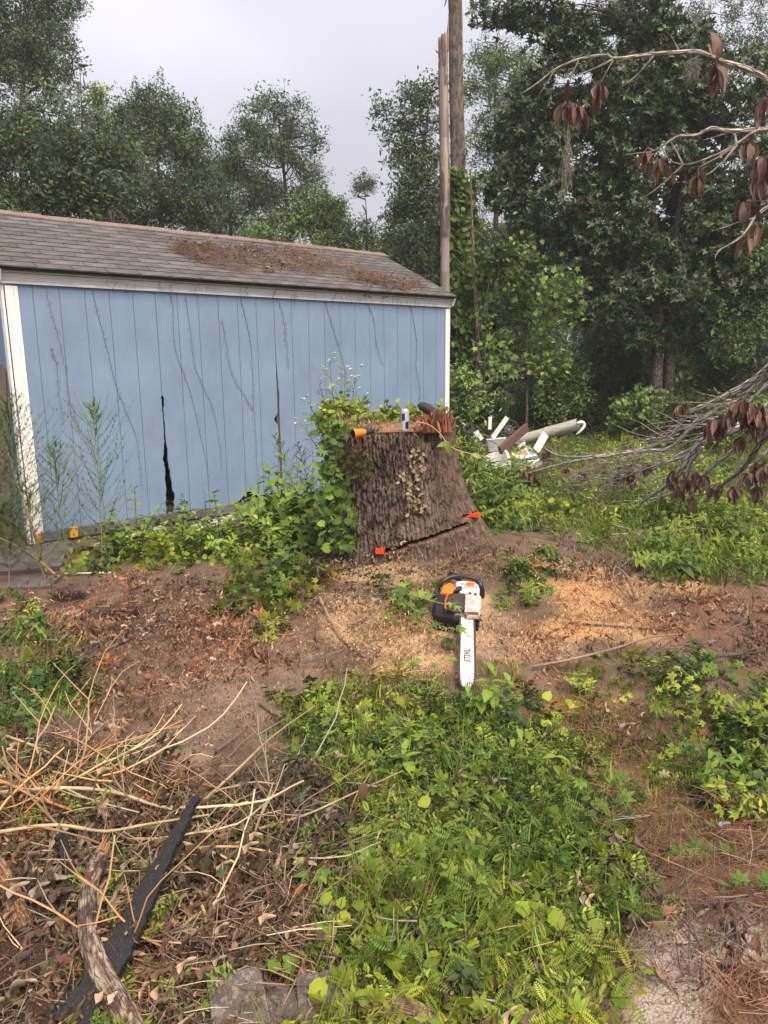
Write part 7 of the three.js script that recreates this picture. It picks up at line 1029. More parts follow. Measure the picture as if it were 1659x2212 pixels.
// feathery stems
function feathery({ label, foot, tip, d, h, mats = [0.17, 0.26, 0.07], n = 38, len = 0.20, stemCol = [0.20, 0.19, 0.07], r = 0.006, lean = 0.55, dens = 48, leafL = 0.036, fuzzy = false, name = 'feathery_plant' }) {
  const b = foot.isVector3 ? foot : ground(...foot), T = at(...tip, d ?? -b.z), e = T.clone().sub(b), S = spline([V(0, 0, 0), e.clone().multiplyScalar(0.5).add(V(rr(-0.03, 0.03), 0, rr(-0.03, 0.03))), e], 40), o = thing(name, label, 'plant', b.toArray()), g = new GB(); g.tube(S, (t) => r * (1 - 0.8 * t), 6, stemCol); part('stem', g.build(), stemMat, o); const L = e.length();
  for (let k = 0; k < n; k++) {
    const t = 0.14 + 0.86 * Math.pow(k / n, 0.9), p = S[Math.round(t * 40)], a = k * 2.4 + rr(-0.3, 0.3), l = len * (t > 0.85 ? 0.45 : 1) * (0.5 + 0.8 * Math.sin(Math.PI * clamp(t * 0.95 + 0.04))) * rr(0.7, 1.2), dir = V(Math.cos(a), rr(0.5, 1.0) * lean * 1.6, Math.sin(a)).normalize(), q = new GB(), c = jit(mats, 0.15), B = spline([p, p.clone().addScaledVector(dir, l * 0.5), p.clone().addScaledVector(dir, l).add(V(0, l * 0.16, 0))], 10);
    q.tube(B, (u) => 0.0016 * (1 - 0.6 * u), 3, c, false);
    for (let f = 0; f < dens; f++) { const u = rr(0.06, 1), P = B[Math.round(u * 10)], d2 = dir.clone().add(V(rr(-1, 1), rr(-0.4, 1), rr(-1, 1)).multiplyScalar(fuzzy ? 1.2 : 0.7)).normalize(), lf = leafL * rr(0.5, 1.3); const sd = V(-d2.z, 0, d2.x).normalize().multiplyScalar(fuzzy ? 0.0030 : 0.0019), i0 = q.n; q.v(P.x - sd.x, P.y, P.z - sd.z, c); q.v(P.x + sd.x, P.y, P.z + sd.z, c); q.v(P.x + d2.x * lf + sd.x * 0.4, P.y + d2.y * lf, P.z + d2.z * lf + sd.z * 0.4, c); q.v(P.x + d2.x * lf - sd.x * 0.4, P.y + d2.y * lf, P.z + d2.z * lf - sd.z * 0.4, c); q.q(i0, i0 + 1, i0 + 2, i0 + 3); }
    part('frond', q.build(), groundLeaf, o);
  }
  return o;
}
R = rngOf(720);
feathery({ label: 'tall feathery green plant before the wall, between left corner and black split', foot: [222, 1225], tip: [200, 872], n: 60, len: 0.34, lean: 0.75 });
feathery({ label: 'feathery plant close to the white corner trim, right of it', foot: [150, 1220], tip: [118, 960], n: 46, len: 0.26, lean: 0.7 });
feathery({ label: 'feathery plant at the left edge reaching highest, before the fence', foot: [40, 1225], tip: [18, 868], n: 90, len: 0.40, lean: 0.6, mats: [0.11, 0.18, 0.045] });
feathery({ label: 'bushy feathery plant at the left edge, middle height', foot: [-10, 1240], tip: [-20, 930], n: 90, len: 0.42, lean: 0.5, mats: [0.10, 0.17, 0.04] });
feathery({ label: 'low feathery plant spreading before the white corner trim', foot: [100, 1260], tip: [62, 1050], n: 44, len: 0.26, lean: 0.4, mats: [0.10, 0.15, 0.045] });
feathery({ label: 'feathery plant low at the left edge behind the leaning bare stem', foot: [20, 1270], tip: [0, 1090], n: 44, len: 0.28, lean: 0.35, mats: [0.085, 0.13, 0.035] });
feathery({ name: 'plumed_weed', label: 'grey green plumed weed leaning left before the brown split in the wall', foot: [660, 1170], tip: [592, 935], d: 6.3, n: 46, len: 0.13, lean: 0.5, mats: [0.24, 0.26, 0.15], fuzzy: true, dens: 34, leafL: 0.016 });
feathery({ name: 'plumed_weed', label: 'grey green plumed weed standing close to the ivy on the stump', foot: [690, 1150], tip: [642, 955], d: 6.2, n: 46, len: 0.13, lean: 0.5, mats: [0.22, 0.25, 0.14], fuzzy: true, dens: 34, leafL: 0.016 });
for (const [label, pts, r] of [['bare tan stem leaning left before the white corner trim', [[100, 1235, 5.5], [70, 1140, 5.5], [40, 1050, 5.6], [14, 965, 5.7]], 0.014], ['bare tan stem lying low from the left edge towards the corner trim', [[118, 1240, 5.4], [70, 1200, 5.4], [20, 1172, 5.4], [-30, 1150, 5.4]], 0.011]]) { const P = pts.map((q) => at(...q)), b = P[0].clone(), g = new GB(); g.tube(spline(P.map((p) => p.sub(b)), 20), (t) => r * (1 - 0.45 * t), 8, (t) => mix3([0.36, 0.26, 0.13], [0.24, 0.22, 0.09], t)); solo('bare_stem', g.build(), stemMat, label, 'stem', null, b.toArray()); }

// ------------------------------------------------------------------ plants on and about the stump
{ // ivy on its left flank
  R = rngOf(730); const o = thing('ivy_vine', 'green ivy mantling the left flank of the stump', 'ivy', [0, 0, 0]), spots = []; let n = 0;
  for (let k = 0; k < 330; k++) { const px = rr(690, 775) - 20 * R(), py = rr(905, 1185); if (px > 735 + 40 * sstep(1020, 1150, py) + rr(-8, 8) + (py < 940 ? 40 : 0)) continue; const e = Math.max(px, 738), p = onStump(e + 3, Math.max(py, 940), 0.03); p.x += (px - e) / F * 5.4 * 0.8; if (py < 940) p.y += (940 - py) / F * 5.2; p.z += rr(0, 0.10); if (n++ > 280) break; const m = part('leaf', R() < 0.5 ? LG.heart[0] : pick(LG.star), pick(R() < 0.35 ? PM.bright : R() < 0.6 ? PM.mid : PM.dark), o); m.position.copy(p); m.quaternion.copy(along(V(rr(-1, 1), rr(-1, 0.3), rr(0, 0.6)), V(-0.5, 0.5, 1), rr(-0.5, 0.5))); m.scale.setScalar(rr(0.04, 0.075)); }
  const g = new GB(); for (let k = 0; k < 9; k++) { const P = []; let x = rr(700, 745); for (let j = 0; j < 9; j++) { const y = 1190 - j * 33; x += rr(-10, 10); const p = onStump(Math.max(x, 740), Math.max(y, 940), 0.015); P.push(p); } g.tube(spline(P, 24), () => 0.006, 5, [0.14, 0.10, 0.06]); } part('stems', g.build(), stemMat, o, 'stuff'); }
{ // weeds behind the rim
  R = rngOf(731); const top = [['lance', 0.5], ['heart', 1], ['star', 0.8], ['weed', 0.7]], o = new THREE.Group(); o.name = numbered('rim_weeds'); scene.add(o); tag(o, 'green weeds and ivy growing up behind the rim of the stump', 'weeds', null, 'stuff');
  for (const [sp, s] of top) { const v = SP[sp], c = new THREE.Color(); v.forEach(([g, m]) => { const N = sp === 'heart' ? 44 : sp === 'star' ? 24 : 20, im = new THREE.InstancedMesh(g, m, N); im.name = 'rim_weeds'; for (let j = 0; j < N; j++) { const f = R(), px = mix(700, 965, f), y = 1.10 - 0.08 * R() + (f < 0.35 ? 0.05 : 0) + (sp === 'heart' ? 0.05 : sp === 'star' ? 0.0 : -0.14), z = -5.93 - rr(0.0, 0.22) + (sp === 'heart' && f < 0.5 ? 0.15 : 0), p = at(px, 930, -z); p.y = y; im.setMatrixAt(j, M4(p, Q(rr(0, 6.28), rr(-0.3, 0.3), rr(-0.3, 0.3)), s * rr(0.7, 1.2))); const t = rr(0.8, 1.25); im.setColorAt(j, c.setRGB(t, t, t * 0.9)); } o.add(im); }); }
  const red = [[690, 905, 0], [705, 922, 0]]; }
plant({ name: 'weed', category: 'weed', label: 'weed with reddish bare stalks behind the can on the stump', foot: at(905, 930, 6.05), stems: [[0.0, 0.16, 0], [0.05, 0.20, 0], [0.13, 0.14, 0]], leaf: 'heart', mats: 'bright', size: 0.05, n: 5, opp: false, stem: [0.20, 0.09, 0.06], start: 0.5, sr: 0.003 });
plant({ name: 'weed', category: 'weed', label: 'yellow tipped weed sprouting behind the orange tube on the stump', foot: at(815, 930, 6.0), stems: [[0.0, 0.15, 0], [-0.05, 0.12, 0], [0.05, 0.10, 0.02]], leaf: 'lance', mats: 'pale', size: 0.05, n: 8, opp: false, start: 0.3, sr: 0.003 });
plant({ name: 'weed', category: 'weed', label: 'orange tipped weed behind the left end of the stump', foot: at(775, 930, 6.0), stems: [[0.0, 0.19, 0], [-0.06, 0.14, 0]], leaf: 'lance', mats: 'mid', size: 0.06, n: 8, opp: false, start: 0.3, sr: 0.003 });
{ // fern tuft on the upper left of the bark
  R = rngOf(732); const g = new GB(); const c0 = onStump(768, 990, 0.02);
  for (let k = 0; k < 210; k++) { const p = onStump(rr(738, 800), 965 + 62 * Math.pow(R(), 0.8), 0.03).sub(c0), d = V(rr(-0.7, 0.7), rr(-0.6, 1), rr(0.1, 0.8)).normalize(), c = jit(pick([[0.10, 0.11, 0.035], [0.13, 0.135, 0.04], [0.17, 0.14, 0.055], [0.07, 0.085, 0.03]]), 0.2); p.z += rr(0, 0.04); g.add(PINN, M4(p, along(d, V(0, 0, 1)), rr(0.035, 0.06)), c); }
  solo('fern_tuft', g.build(), groundLeaf, 'tuft of small olive ferns on the upper left bark of the stump', 'fern', null, c0.toArray()).userData.kind = 'stuff'; }
{ // dead ivy leaves down the middle of the bark
  R = rngOf(733); const b = onStump(895, 1040, 0.02), o = thing('dead_ivy', 'string of pale dead ivy leaves down the middle of the stump', 'dead ivy', b.toArray());
  for (let k = 0; k < 70; k++) { const t = R(), px = 893 + 14 * Math.sin(t * 9) + rr(-26, 26) * (0.6 + 0.5 * t), py = mix(972, 1112, t), m = part('leaf', pick(LG.heart), pick(PM.tan), o); m.position.copy(onStump(px, py, 0.022)).sub(b); m.quaternion.copy(along(V(rr(-1, 1), rr(-1, 0.4), 0.3), V(0, 0.2, 1), rr(-0.9, 0.9))); m.scale.set(0.031 * rr(0.4, 1.1), 0.031 * rr(0.5, 1.1), 0.05); }
  const g = new GB(); g.tube(spline([[905, 968], [885, 1000], [900, 1030], [880, 1060], [908, 1085], [912, 1112]].map(([x, y]) => onStump(x, y, 0.015).sub(b)), 30), () => 0.0025, 5, [0.22, 0.16, 0.10]); part('stem', g.build(), stemMat, o); }
{ // runner arching off the right of the cut
  R = rngOf(734); const d = 5.0, P = [[900, 911], [925, 917], [951, 937], [966, 958], [984, 971], [1019, 981]].map(([x, y], i) => at(x, y, d - i * 0.01)), b = P[0].clone(), o = thing('vine_runner', 'pale vine runner arching off the right rim of the stump, leaf at its bend', 'vine', b.toArray()), g = new GB(), S = spline(P.map((p) => p.sub(b)), 30); g.tube(S, () => 0.0036, 6, [0.42, 0.31, 0.17]); part('stem', g.build(), stemMat, o);
  for (const [i, s, mt, dx, dy] of [[16, 0.1, PM.bright, 0.3, -0.6], [18, 0.07, PM.pale, -1, -0.1], [12, 0.04, PM.pale, 0.3, -1], [22, 0.03, PM.tan, 0.5, 0.5], [26, 0.05, PM.pale, 0.4, -0.6], [30, 0.07, PM.pale, 1, -0.2], [30, 0.06, PM.pale, 0.2, -1]]) { const m = part('leaf', pick(LG.broad), pick(mt), o); m.position.copy(S[i]); m.quaternion.copy(along(V(dx, dy, 0.3), V(0, 0.6, 1))); m.scale.setScalar(s); } }
[[1010, 1040, 0.42, 'pale topped weed at the right flank of the stump'], [1025, 1000, 0.5, 'tall lance leaved weed between the stump and the junk pile'], [1050, 1060, 0.45, 'lance leaved weed right of the stump, before the white boards'], [990, 985, 0.42, 'weed with narrow leaves close behind the right rim of the stump'], [1075, 1090, 0.36, 'lance leaved weed furthest right of the stump']].forEach(([x, y, h, label], i) => plant({ name: 'leafy_weed', category: 'weed', label, foot: at(x, y + 40, 6.5), stems: [[0.04, h, 0], [-0.1, h * 0.9, 0.02], [0.14, h * 0.85, 0], [0.02, h * 0.7, 0.1]], leaf: 'lance', mats: i ? 'mid' : 'pale', size: 0.12, n: 11, opp: false, start: 0.2, sr: 0.004 }));
plant({ name: 'sprig', label: 'leafy twig before the low left bark of the stump', foot: [778, 1165], stems: [[0.05, 0.20, 0.05]], leaf: 'star', mats: 'mid', size: 0.08, n: 5, opp: false });
plant({ name: 'sprig', label: 'green sprig beneath the middle of the saw cut', foot: [935, 1190], stems: [[0.02, 0.07, 0.04]], leaf: 'star', mats: 'dark', size: 0.07, n: 4, opp: false });
plant({ name: 'sprig', label: 'green sprig below the right root of the stump', foot: [1010, 1190], stems: [[0.02, 0.06, 0.04]], leaf: 'star', mats: 'mid', size: 0.075, n: 4, opp: false });
plant({ name: 'sprig', label: 'wilted pale green leaves above the chainsaw', foot: [940, 1240], stems: [[0.03, 0.05, 0.03]], leaf: 'star', mats: 'pale', size: 0.08, n: 3, opp: false, droop: 0.6 });
{ // vine sprays lying over the left of the saw
  R = rngOf(735); for (const [label, pts] of [['star leaved vine shoot lying across the chainsaw bar', [[860, 1290, 0.10], [900, 1320, 0.14], [960, 1355, 0.15], [1000, 1362, 0.15]]], ['star leaved vine shoot over the left of the chainsaw body', [[850, 1270, 0.12], [890, 1285, 0.16], [940, 1300, 0.18], [985, 1310, 0.19]]], ['star leaved vine shoot hanging down left of the chainsaw bar', [[880, 1320, 0.08], [920, 1345, 0.08], [960, 1385, 0.05], [985, 1400, 0.04]]]]) { const P = pts.map(([x, y, l]) => ground(x, y, l)), b = P[0].clone(), S = spline(P.map((p) => p.sub(b)), 24), o = thing('vine_shoot', label, 'vine', b.toArray()), g = new GB(); g.tube(S, () => 0.0025, 5, [0.30, 0.30, 0.11]); part('stem', g.build(), stemMat, o); for (let k = 1; k <= 24; k += 2) { const m = part('leaf', pick(LG.star), pick(R() < 0.5 ? PM.mid : PM.bright), o), a = rr(0, 6.283); m.position.copy(S[k]).add(V(Math.cos(a) * 0.025, 0.01, Math.sin(a) * 0.025)); m.quaternion.copy(along(V(Math.cos(a), rr(-0.6, 0.3), Math.sin(a)), V(0, 1, 0.5), rr(-0.5, 0.5))); m.scale.setScalar(rr(0.045, 0.075)); } } }

// ------------------------------------------------------------------ litter and a stick on the shed roof
{
  R = rngOf(740); const sl = Math.atan2(SH.ridge - 2.385, SH.D / 2 + 0.09), n = V(shN.x * Math.sin(sl), Math.cos(sl), shN.z * Math.sin(sl)), o0 = V(SH.x, 2.40, SH.z).addScaledVector(shN, 0.09);
  const onRoof = (px, py, l = 0.02) => { const r = ray(px, py), c = o0.clone().addScaledVector(n, l), t = c.sub(camera.position).dot(n) / r.dot(n); return r.multiplyScalar(t).add(camera.position); };
  const o = new THREE.Group(); o.name = numbered('roof_litter'); scene.add(o); tag(o, 'brown drift of dead needles and leaves on the right half of the shed roof', 'leaf litter', null, 'stuff');
  const v = [...SP.needles, ...SP.thinstraw, SP.drydark[0], SP.drydark[1]], L = v.map(() => []), q = new THREE.Quaternion().setFromUnitVectors(V(0, 1, 0), n);
  for (let k = 0; k < 420; k++) { const f = R(), px = mix(375, 905, f), mid = mix(532, 610, f) + 12 * Math.sin(f * 9), hw = (24 * Math.sin(Math.PI * clamp(f * 0.9 + 0.08)) + 4) * (f > 0.78 && f < 0.84 ? 0.4 : 1); L[k % v.length].push(onRoof(px + rr(-6, 6), mid + rr(-1, 1) * hw, 0.006 + R() * 0.014)); }
  v.forEach(([g, m], i) => { const im = new THREE.InstancedMesh(g, m, L[i].length); im.name = 'roof_litter'; const c = new THREE.Color(); L[i].forEach((p, j) => { im.setMatrixAt(j, M4(p, q.clone().multiply(Q(rr(0, 6.28), 0, 0)), rr(0.7, 1.2))); const t = rr(0.55, 1.0); im.setColorAt(j, c.setRGB(t, t * 1.08, t * 1.2)); }); o.add(im); });
  const P = [[418, 528], [438, 524], [452, 520], [457, 514]].map(([x, y], i) => onRoof(x, y, 0.03 + i * 0.01)), b = P[0].clone(), g = new GB(); g.tube(spline(P.map((p) => p.sub(b)), 12), (t) => 0.018 * (1 - 0.4 * t), 7, [1, 1, 1]); solo('stick', g.build(), BARK.grey, 'crooked dead stick lying in the litter near the roof ridge', 'stick', null, b.toArray());
  const lm = solo('fallen_leaf', dryGeos[1], std({ color: new THREE.Color(0.42, 0.17, 0.09), side: THREE.DoubleSide }), 'single orange brown leaf on the litter drift of the roof', 'leaf', null, onRoof(570, 578, 0.06).toArray()); lm.quaternion.copy(along(shU, n)); lm.scale.setScalar(0.14);
}
// ------------------------------------------------------------------ sticks, stalks, berries and other single things on the ground
function stickOn(name, label, pts, r, col, category = 'stick', forks = []) { const P = pts.map(([x, y, l = 0.012]) => ground(x, y, l)), b = P[0].clone(), g = new GB(), c2 = jit(col, 0.1); g.tube(spline(P.map((p) => p.sub(b)), pts.length * 8), (t) => r * (1 - 0.5 * t) * (1 + 0.08 * Math.sin(t * 40)), 7, (t) => mix3(col, c2, 0.5 + 0.5 * Math.sin(t * 23)), true, 0.15); for (const f of forks) { const Q2 = f.map(([x, y, l = 0.012]) => ground(x, y, l).sub(b)); g.tube(spline(Q2, f.length * 6), (t) => r * 0.6 * (1 - 0.5 * t), 6, col, true, 0.15); } return solo(name, g.build(), vcol({ map: grain, roughness: 0.95, color: new THREE.Color(1.5, 1.5, 1.5) }), label, category, null, b.toArray()); }
R = rngOf(750);
const SC = [[0.10, 0.07, 0.055], [0.15, 0.10, 0.08], [0.20, 0.15, 0.12], [0.30, 0.22, 0.15]];
stickOn('root', 'pale thin root running from the vine patch down to the sawdust', [[690, 1290, 0.05], [712, 1335, 0.03], [735, 1375, 0.02], [775, 1410, 0.01], [800, 1425, 0.01]], 0.009, [0.34, 0.26, 0.17], 'root');
stickOn('stick', 'mottled brown stick in the leaf litter below the black roots', [[175, 1425], [225, 1405], [270, 1385], [330, 1360]], 0.013, SC[1]);
stickOn('stick', 'dark stick lying on the bare earth right of centre', [[575, 1500], [600, 1492], [640, 1488]], 0.011, SC[0]);
stickOn('root', 'forked grey root lying on the bare earth', [[560, 1520], [590, 1540], [625, 1555], [650, 1560]], 0.006, SC[1], 'root', [[[632, 1556], [640, 1568], [642, 1575]]]);
stickOn('stick', 'short dark stick lying in the pale sawdust', [[800, 1428], [815, 1412], [822, 1398]], 0.013, SC[1]);
stickOn('stick', 'slanting dark stick in the sawdust near the brown leaf', [[762, 1352], [785, 1340], [800, 1325]], 0.012, SC[1]);
stickOn('branch', 'crooked grey branch across the orange sawdust heap', [[1375, 1295, 0.03], [1350, 1240, 0.08], [1330, 1225, 0.09], [1322, 1260, 0.05]], 0.011, SC[2], 'branch', [[[1330, 1262, 0.05], [1350, 1285, 0.03], [1365, 1300, 0.02]], [[1380, 1180, 0.06], [1365, 1205, 0.08], [1340, 1225, 0.09]]]);
stickOn('stick', 'thin dark stick across the lower side of the orange sawdust heap', [[1220, 1345], [1290, 1350], [1360, 1355], [1440, 1362]], 0.007, SC[0]);
stickOn('vine', 'long brown vine arching over the ground right of the bar', [[1150, 1440, 0.03], [1230, 1425, 0.07], [1330, 1400, 0.10], [1400, 1378, 0.08], [1460, 1370, 0.03]], 0.008, SC[3], 'vine');
stickOn('branch', 'dark straight branch at the right edge above the creeper patch', [[1490, 1420, 0.04], [1560, 1416, 0.06], [1620, 1410, 0.06], [1690, 1404, 0.05]], 0.012, SC[0], 'branch', [[[1600, 1412, 0.06], [1620, 1404, 0.08], [1650, 1400, 0.08]]]);
stickOn('branch', 'bare grey branch lying in the clearing before the felled crown', [[1310, 1130, 0.06], [1370, 1145, 0.05], [1430, 1150, 0.08], [1500, 1140, 0.10], [1545, 1148, 0.08]], 0.012, [0.36, 0.31, 0.27], 'branch', [[[1320, 1155, 0.05], [1380, 1150, 0.06], [1480, 1125, 0.12], [1520, 1118, 0.14]], [[1430, 1152, 0.07], [1480, 1165, 0.06], [1560, 1190, 0.04]]]);
stickOn('branch', 'small forked grey twig lying right of the stump weeds', [[1205, 1120, 0.05], [1240, 1122, 0.05], [1270, 1128, 0.04]], 0.010, [0.36, 0.31, 0.27], 'branch', [[[1235, 1122, 0.05], [1260, 1112, 0.08], [1280, 1120, 0.06]]]);
stickOn('vine', 'reddish vine running across the red needles towards the lower right', [[1290, 1640, 0.04], [1340, 1700, 0.03], [1370, 1780, 0.03], [1385, 1850, 0.02], [1375, 1920, 0.02]], 0.005, [0.24, 0.12, 0.08], 'vine');
stickOn('vine', 'thin straight vine lying from the needles across the sand to the corner', [[1340, 1870, 0.02], [1440, 1960, 0.02], [1540, 2060, 0.02], [1659, 2150, 0.015]], 0.003, [0.34, 0.18, 0.11], 'vine');
stickOn('vine', 'thin vine crossing the needles from the weeds to the right edge', [[1300, 1800, 0.03], [1420, 1850, 0.03], [1540, 1900, 0.03], [1680, 1950, 0.03]], 0.0035, [0.32, 0.17, 0.10], 'vine');
stickOn('stick', 'slender grey stick slanting over the leaves near the bare earth, lower left of it', [[470, 1620, 0.02], [510, 1590, 0.03], [545, 1560, 0.03]], 0.006, SC[2]);
stickOn('stick', 'long thin reddish stick from the needles beside the bare earth', [[490, 1640, 0.02], [540, 1590, 0.03], [600, 1560, 0.03], [660, 1530, 0.03]], 0.004, [0.26, 0.13, 0.08]);
stickOn('stick', 'thin twig lying across the leaf litter at upper left', [[120, 1330], [200, 1310], [290, 1300], [400, 1285]], 0.005, SC[1]);
// large straw coloured stalks, each its own
[['thick pale stalk lying level across the heap at its upper left, from the edge', [[0, 1712, 0.12], [140, 1702, 0.15], [250, 1712, 0.15], [330, 1738, 0.13], [385, 1752, 0.10]], 0.007, [[[140, 1702, 0.15], [190, 1725, 0.14], [300, 1755, 0.12]]]],
  ['longest pale stalk rising from the left edge to the bare earth', [[-20, 1800, 0.10], [120, 1782, 0.14], [230, 1795, 0.16], [320, 1780, 0.16], [450, 1760, 0.12]], 0.006, []],
  ['pale stalk running down from the far left heap edge', [[0, 1585, 0.08], [70, 1610, 0.10], [150, 1650, 0.12], [260, 1715, 0.13]], 0.006, [[[90, 1618, 0.1], [85, 1650, 0.09], [95, 1690, 0.08]]]],
  ['pale stalk slanting up left beside the short charred stick', [[95, 1650, 0.06], [78, 1610, 0.12], [100, 1570, 0.15], [120, 1525, 0.17]], 0.005, []],
  ['forked yellow stalk in the dark gap right of the long charred board', [[500, 2015, 0.05], [488, 1950, 0.09], [467, 1918, 0.08], [420, 1885, 0.10], [375, 1855, 0.12]], 0.0055, [[[467, 1918, 0.08], [480, 1885, 0.10], [490, 1862, 0.11]]]],
  ['straight yellow stalk from the long board down to the dry grass', [[430, 2040, 0.02], [405, 1990, 0.05], [385, 1930, 0.07], [372, 1900, 0.09]], 0.005, []],
  ['long pale stalk crossing right of the long board, middle of the heap', [[395, 1820, 0.14], [470, 1845, 0.13], [545, 1885, 0.10], [605, 1920, 0.06]], 0.005, []],
  ['pale stalk lying level behind the tip of the long charred board', [[400, 1832, 0.12], [520, 1830, 0.12], [620, 1850, 0.09], [700, 1875, 0.06]], 0.005, []],
  ['upright leaning pale stalk at the right border of the heap', [[545, 1815, 0.05], [560, 1770, 0.12], [580, 1720, 0.16], [590, 1690, 0.18]], 0.005, []],
  ['long bare stalk slanting up right out of the heap over the weeds', [[440, 1730, 0.10], [510, 1665, 0.16], [590, 1590, 0.18], [680, 1525, 0.16]], 0.0055, []],
  ['curved pale stalk ending at the dry grass, lower centre of the heap', [[400, 1700, 0.08], [420, 1720, 0.10], [425, 1760, 0.10], [430, 1800, 0.09]], 0.005, []],
  ['pale stalk reaching right into the green weeds from the heap', [[560, 1790, 0.10], [660, 1760, 0.14], [760, 1715, 0.15], [870, 1665, 0.14]], 0.0045, []],
].forEach(([label, pts, r, f]) => stickOn('dry_stalk', label, pts, r, pick([[0.46, 0.36, 0.20], [0.40, 0.30, 0.16], [0.50, 0.41, 0.25]]), 'stalk', f));
{ // yellow forked branch in the dark gap
  const P = (l) => l.map(([x, y, h]) => { const [a, b] = C2(x, y); return [a, b, h]; });
  stickOn('forked_branch', 'thick yellow forked branch lying above the dark red brick piece', P([[990, 745, 0.05], [950, 712, 0.07], [840, 690, 0.08], [760, 595, 0.08]]), 0.012, [0.42, 0.30, 0.13], 'branch', [P([[960, 715, 0.07], [950, 640, 0.11], [930, 575, 0.14]]), P([[840, 690, 0.08], [880, 640, 0.09], [930, 610, 0.11]])]); }
for (const [x0, y0, x1, y1, label, n] of [[955, 300, 1000, 388, 'drooping string of dark purple berries beside the long charred board', 46], [1575, 290, 1640, 370, 'string of dark berries at the right border of the stalk heap', 36]]) {
  const a = G2(x0, y0, 0.12), b = G2(x1, y1, 0.08), o = thing('berry_cluster', label, 'berries', a.toArray()), g = new GB(), S = spline([V(0, 0, 0), b.clone().sub(a).multiplyScalar(0.5).add(V(0, 0.01, 0)), b.clone().sub(a)], 20), sp = new THREE.SphereGeometry(1, 12, 8), bm = [[0.022, 0.008, 0.016], [0.05, 0.010, 0.024], [0.014, 0.008, 0.014]].map((c) => std({ color: new THREE.Color(...c), roughness: 0.35 })); g.tube(S, () => 0.0018, 5, [0.30, 0.03, 0.06]); part('stem', g.build(), stemMat, o);
  for (let k = 0; k < n; k++) { const p = S[(R() * 20) | 0], q = rr(0, 6.283), m = part('berry', sp, pick(bm), o); m.position.set(p.x + Math.cos(q) * 0.007, p.y + Math.sin(q) * 0.007, p.z + rr(-0.004, 0.004)); m.scale.set(rr(0.0035, 0.0048), 0.0035, 0.0042); } }
{ // withered plant hanging over the heap's right border
  const o = plant({ name: 'withered_plant', label: 'withered brown leafed stalk leaning over the weeds right of the heap', foot: [745, 1800], stems: [[0.09, 0.20, -0.05], [0.05, 0.12, 0.02]], leaf: 'broad', mats: 'wilt', size: 0.075, n: 9, opp: false, droop: 1.4, stem: [0.34, 0.25, 0.14], start: 0.2 }); }
{ R = rngOf(760); const b = G2(245, 700, 0.02), g = new GB(); for (let k = 0; k < 46; k++) { const a = rr(0, 6.283), l = rr(0.05, 0.12), c = jit(pick(STRAW), 0.15), d = V(Math.cos(a), rr(0.2, 1.1), Math.sin(a)); g.tube([V(rr(-0.01, 0.01), 0, rr(-0.01, 0.01)), d.clone().multiplyScalar(l * 0.5), d.clone().multiplyScalar(l).add(V(0, -l * 0.35, 0))], [0.0016, 0.0013, 0.0004], 4, c, false); } solo('grass_clump', g.build(), stiff, 'dry bleached grass clump left of the mottled branch', 'dry grass', null, b.toArray()).userData.kind = 'stuff'; }
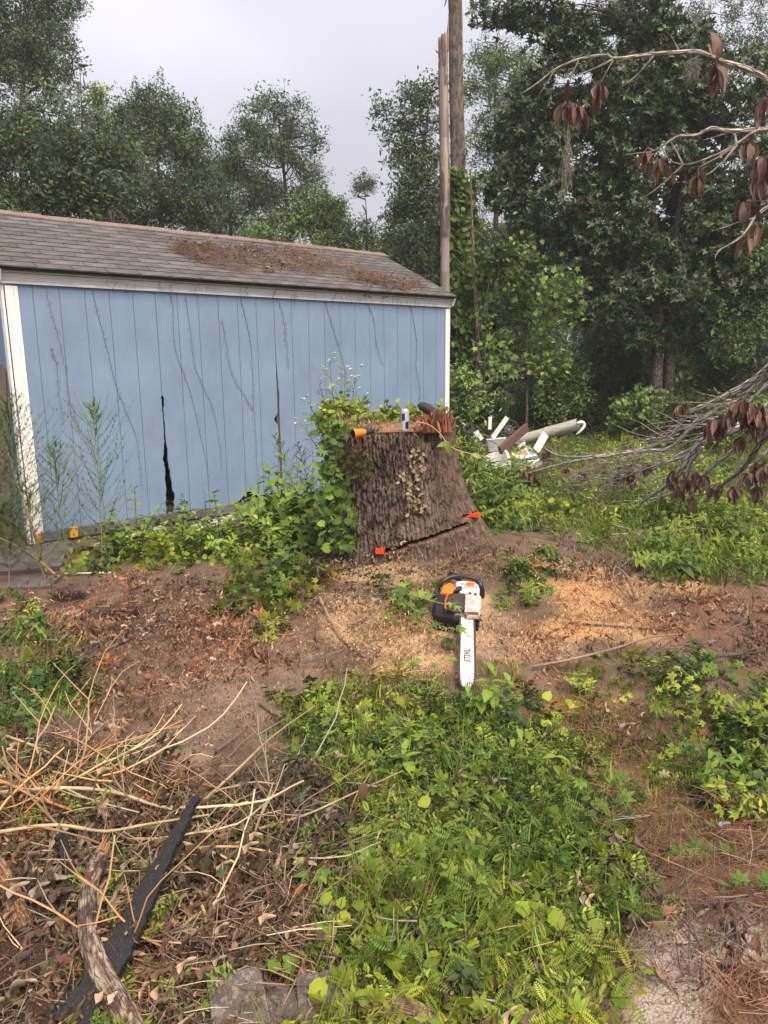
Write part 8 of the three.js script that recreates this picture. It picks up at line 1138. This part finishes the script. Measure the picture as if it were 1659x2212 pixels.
// dark torn up roots in the litter
for (const [x, y, label, s] of [[265, 1333, 'mat of black torn up roots in the leaf litter, nearer one', 0.11], [150, 1293, 'mat of black torn up roots in the leaf litter, farther one', 0.09]]) { R = rngOf(x); const b = ground(x, y, 0.0), g = new GB(); for (let k = 0; k < 130; k++) { let p = V(rr(-1, 1) * s, rr(0, 0.03), rr(-0.6, 0.6) * s), q = [p]; for (let j = 0; j < 4; j++) { p = p.clone().add(V(rr(-0.03, 0.03), rr(-0.015, 0.02), rr(-0.03, 0.03))); p.y = Math.max(0, p.y); q.push(p); } g.tube(q, (t) => 0.0022 * (1 - 0.6 * t), 4, jit([0.035, 0.023, 0.018], 0.3), false); } solo('root_mat', g.build(), stiff, label, 'roots', null, b.toArray()).userData.kind = 'stuff'; }
{ const one = (label, x, y, s, c, ry, lift = 0.012, geo = 1) => { const m = solo('fallen_leaf', geo === 9 ? tgeo(MAPLE[0], [1, 1, 1]) : dryGeos[geo], new THREE.MeshPhysicalMaterial({ color: new THREE.Color(...c), map: rep(grain, 2), roughness: 0.8, side: THREE.DoubleSide }), label, 'leaf', null, ground(x, y, lift).toArray()); m.quaternion.copy(Q(ry, -Math.PI / 2 + 0.25, 0)); m.scale.set(s * 1.4, s, s); };
  one('large brown leaf lying alone on the sawdust left of the bar', 693, 1398, 0.095, [0.30, 0.15, 0.10], 0.6); one('tan leaf on top of the concrete chunk beside the cut branch', 722, 2160, 0.05, [0.46, 0.26, 0.14], 1.2, 0.085); one('pale crumpled leaf in the litter above the orange sawdust spot', 385, 1600, 0.07, [0.50, 0.38, 0.22], 0.3, 0.02, 9); one('narrow pinkish leaf lying before the dark gap', 670, 1975, 0.05, [0.36, 0.22, 0.17], 2.8, 0.05, 2); one('curled tan leaf upright in the red needles', 1440, 2105, 0.05, [0.42, 0.24, 0.15], 0.9, 0.03, 3); }

{ // worn paving slabs by the corner of the shed
  const m = std({ color: new THREE.Color(0.30, 0.265, 0.25), map: rep(grain, 2), bumpMap: rep(grainB, 2), bumpScale: 0.008, roughness: 0.95 });
  for (const [x, y, w, d, a, label] of [[30, 1222, 0.75, 0.45, 0.3, 'grey worn paving slab at the left edge before the corner trim'], [95, 1190, 0.5, 0.36, 0.65, 'grey paving slab under the foot of the white corner trim'], [70, 1262, 0.34, 0.26, 0.1, 'small grey slab at the left edge of the leaf litter']]) { const p = ground(x, y, 0.008), g = new RoundedBoxGeometry(w, 0.05, d, 3, 0.012), o = solo('paving_slab', g, m, label, 'paving slab', null, p.toArray()); o.rotation.set(0.02, a, 0.015); } }

{ // crumbs, leaves and sprouts lying on the rim of the cut
  R = rngOf(770); const o = new THREE.Group(); o.name = numbered('rim_litter'); scene.add(o); tag(o, 'leaf crumbs and sawdust lying along the rim of the sawn stump top', 'leaf litter', null, 'stuff'); const c = new THREE.Color();
  [['dry', 16, 0.5], ['drydark', 12, 0.5], ['chips', 16, 1.0], ['twigs', 8, 0.5], ['heart', 10, 0.55]].forEach(([sp, n, s]) => SP[sp].forEach(([g, m]) => { const im = new THREE.InstancedMesh(g, m, n); im.name = 'rim_litter'; for (let j = 0; j < n; j++) { const left = R() < 0.6, a = left ? rr(1.9, 4.3) : rr(-1.2, 0.2), q = STUMP.r * (sp === 'chips' ? Math.sqrt(R()) : rr(0.72, 0.97)), aa = sp === 'chips' ? rr(0, 6.28) : a; im.setMatrixAt(j, M4(V(STUMP.x + Math.cos(aa) * q * 0.93, STUMP.top + 0.008, STUMP.z + Math.sin(aa) * q * 0.93), Q(rr(0, 6.28), 0, 0), s * rr(0.6, 1.1))); const t = rr(0.8, 1.15); im.setColorAt(j, c.setRGB(t, t, t)); } o.add(im); })); }
renderer.setSize(768, 1024);
renderer.render(scene, camera);
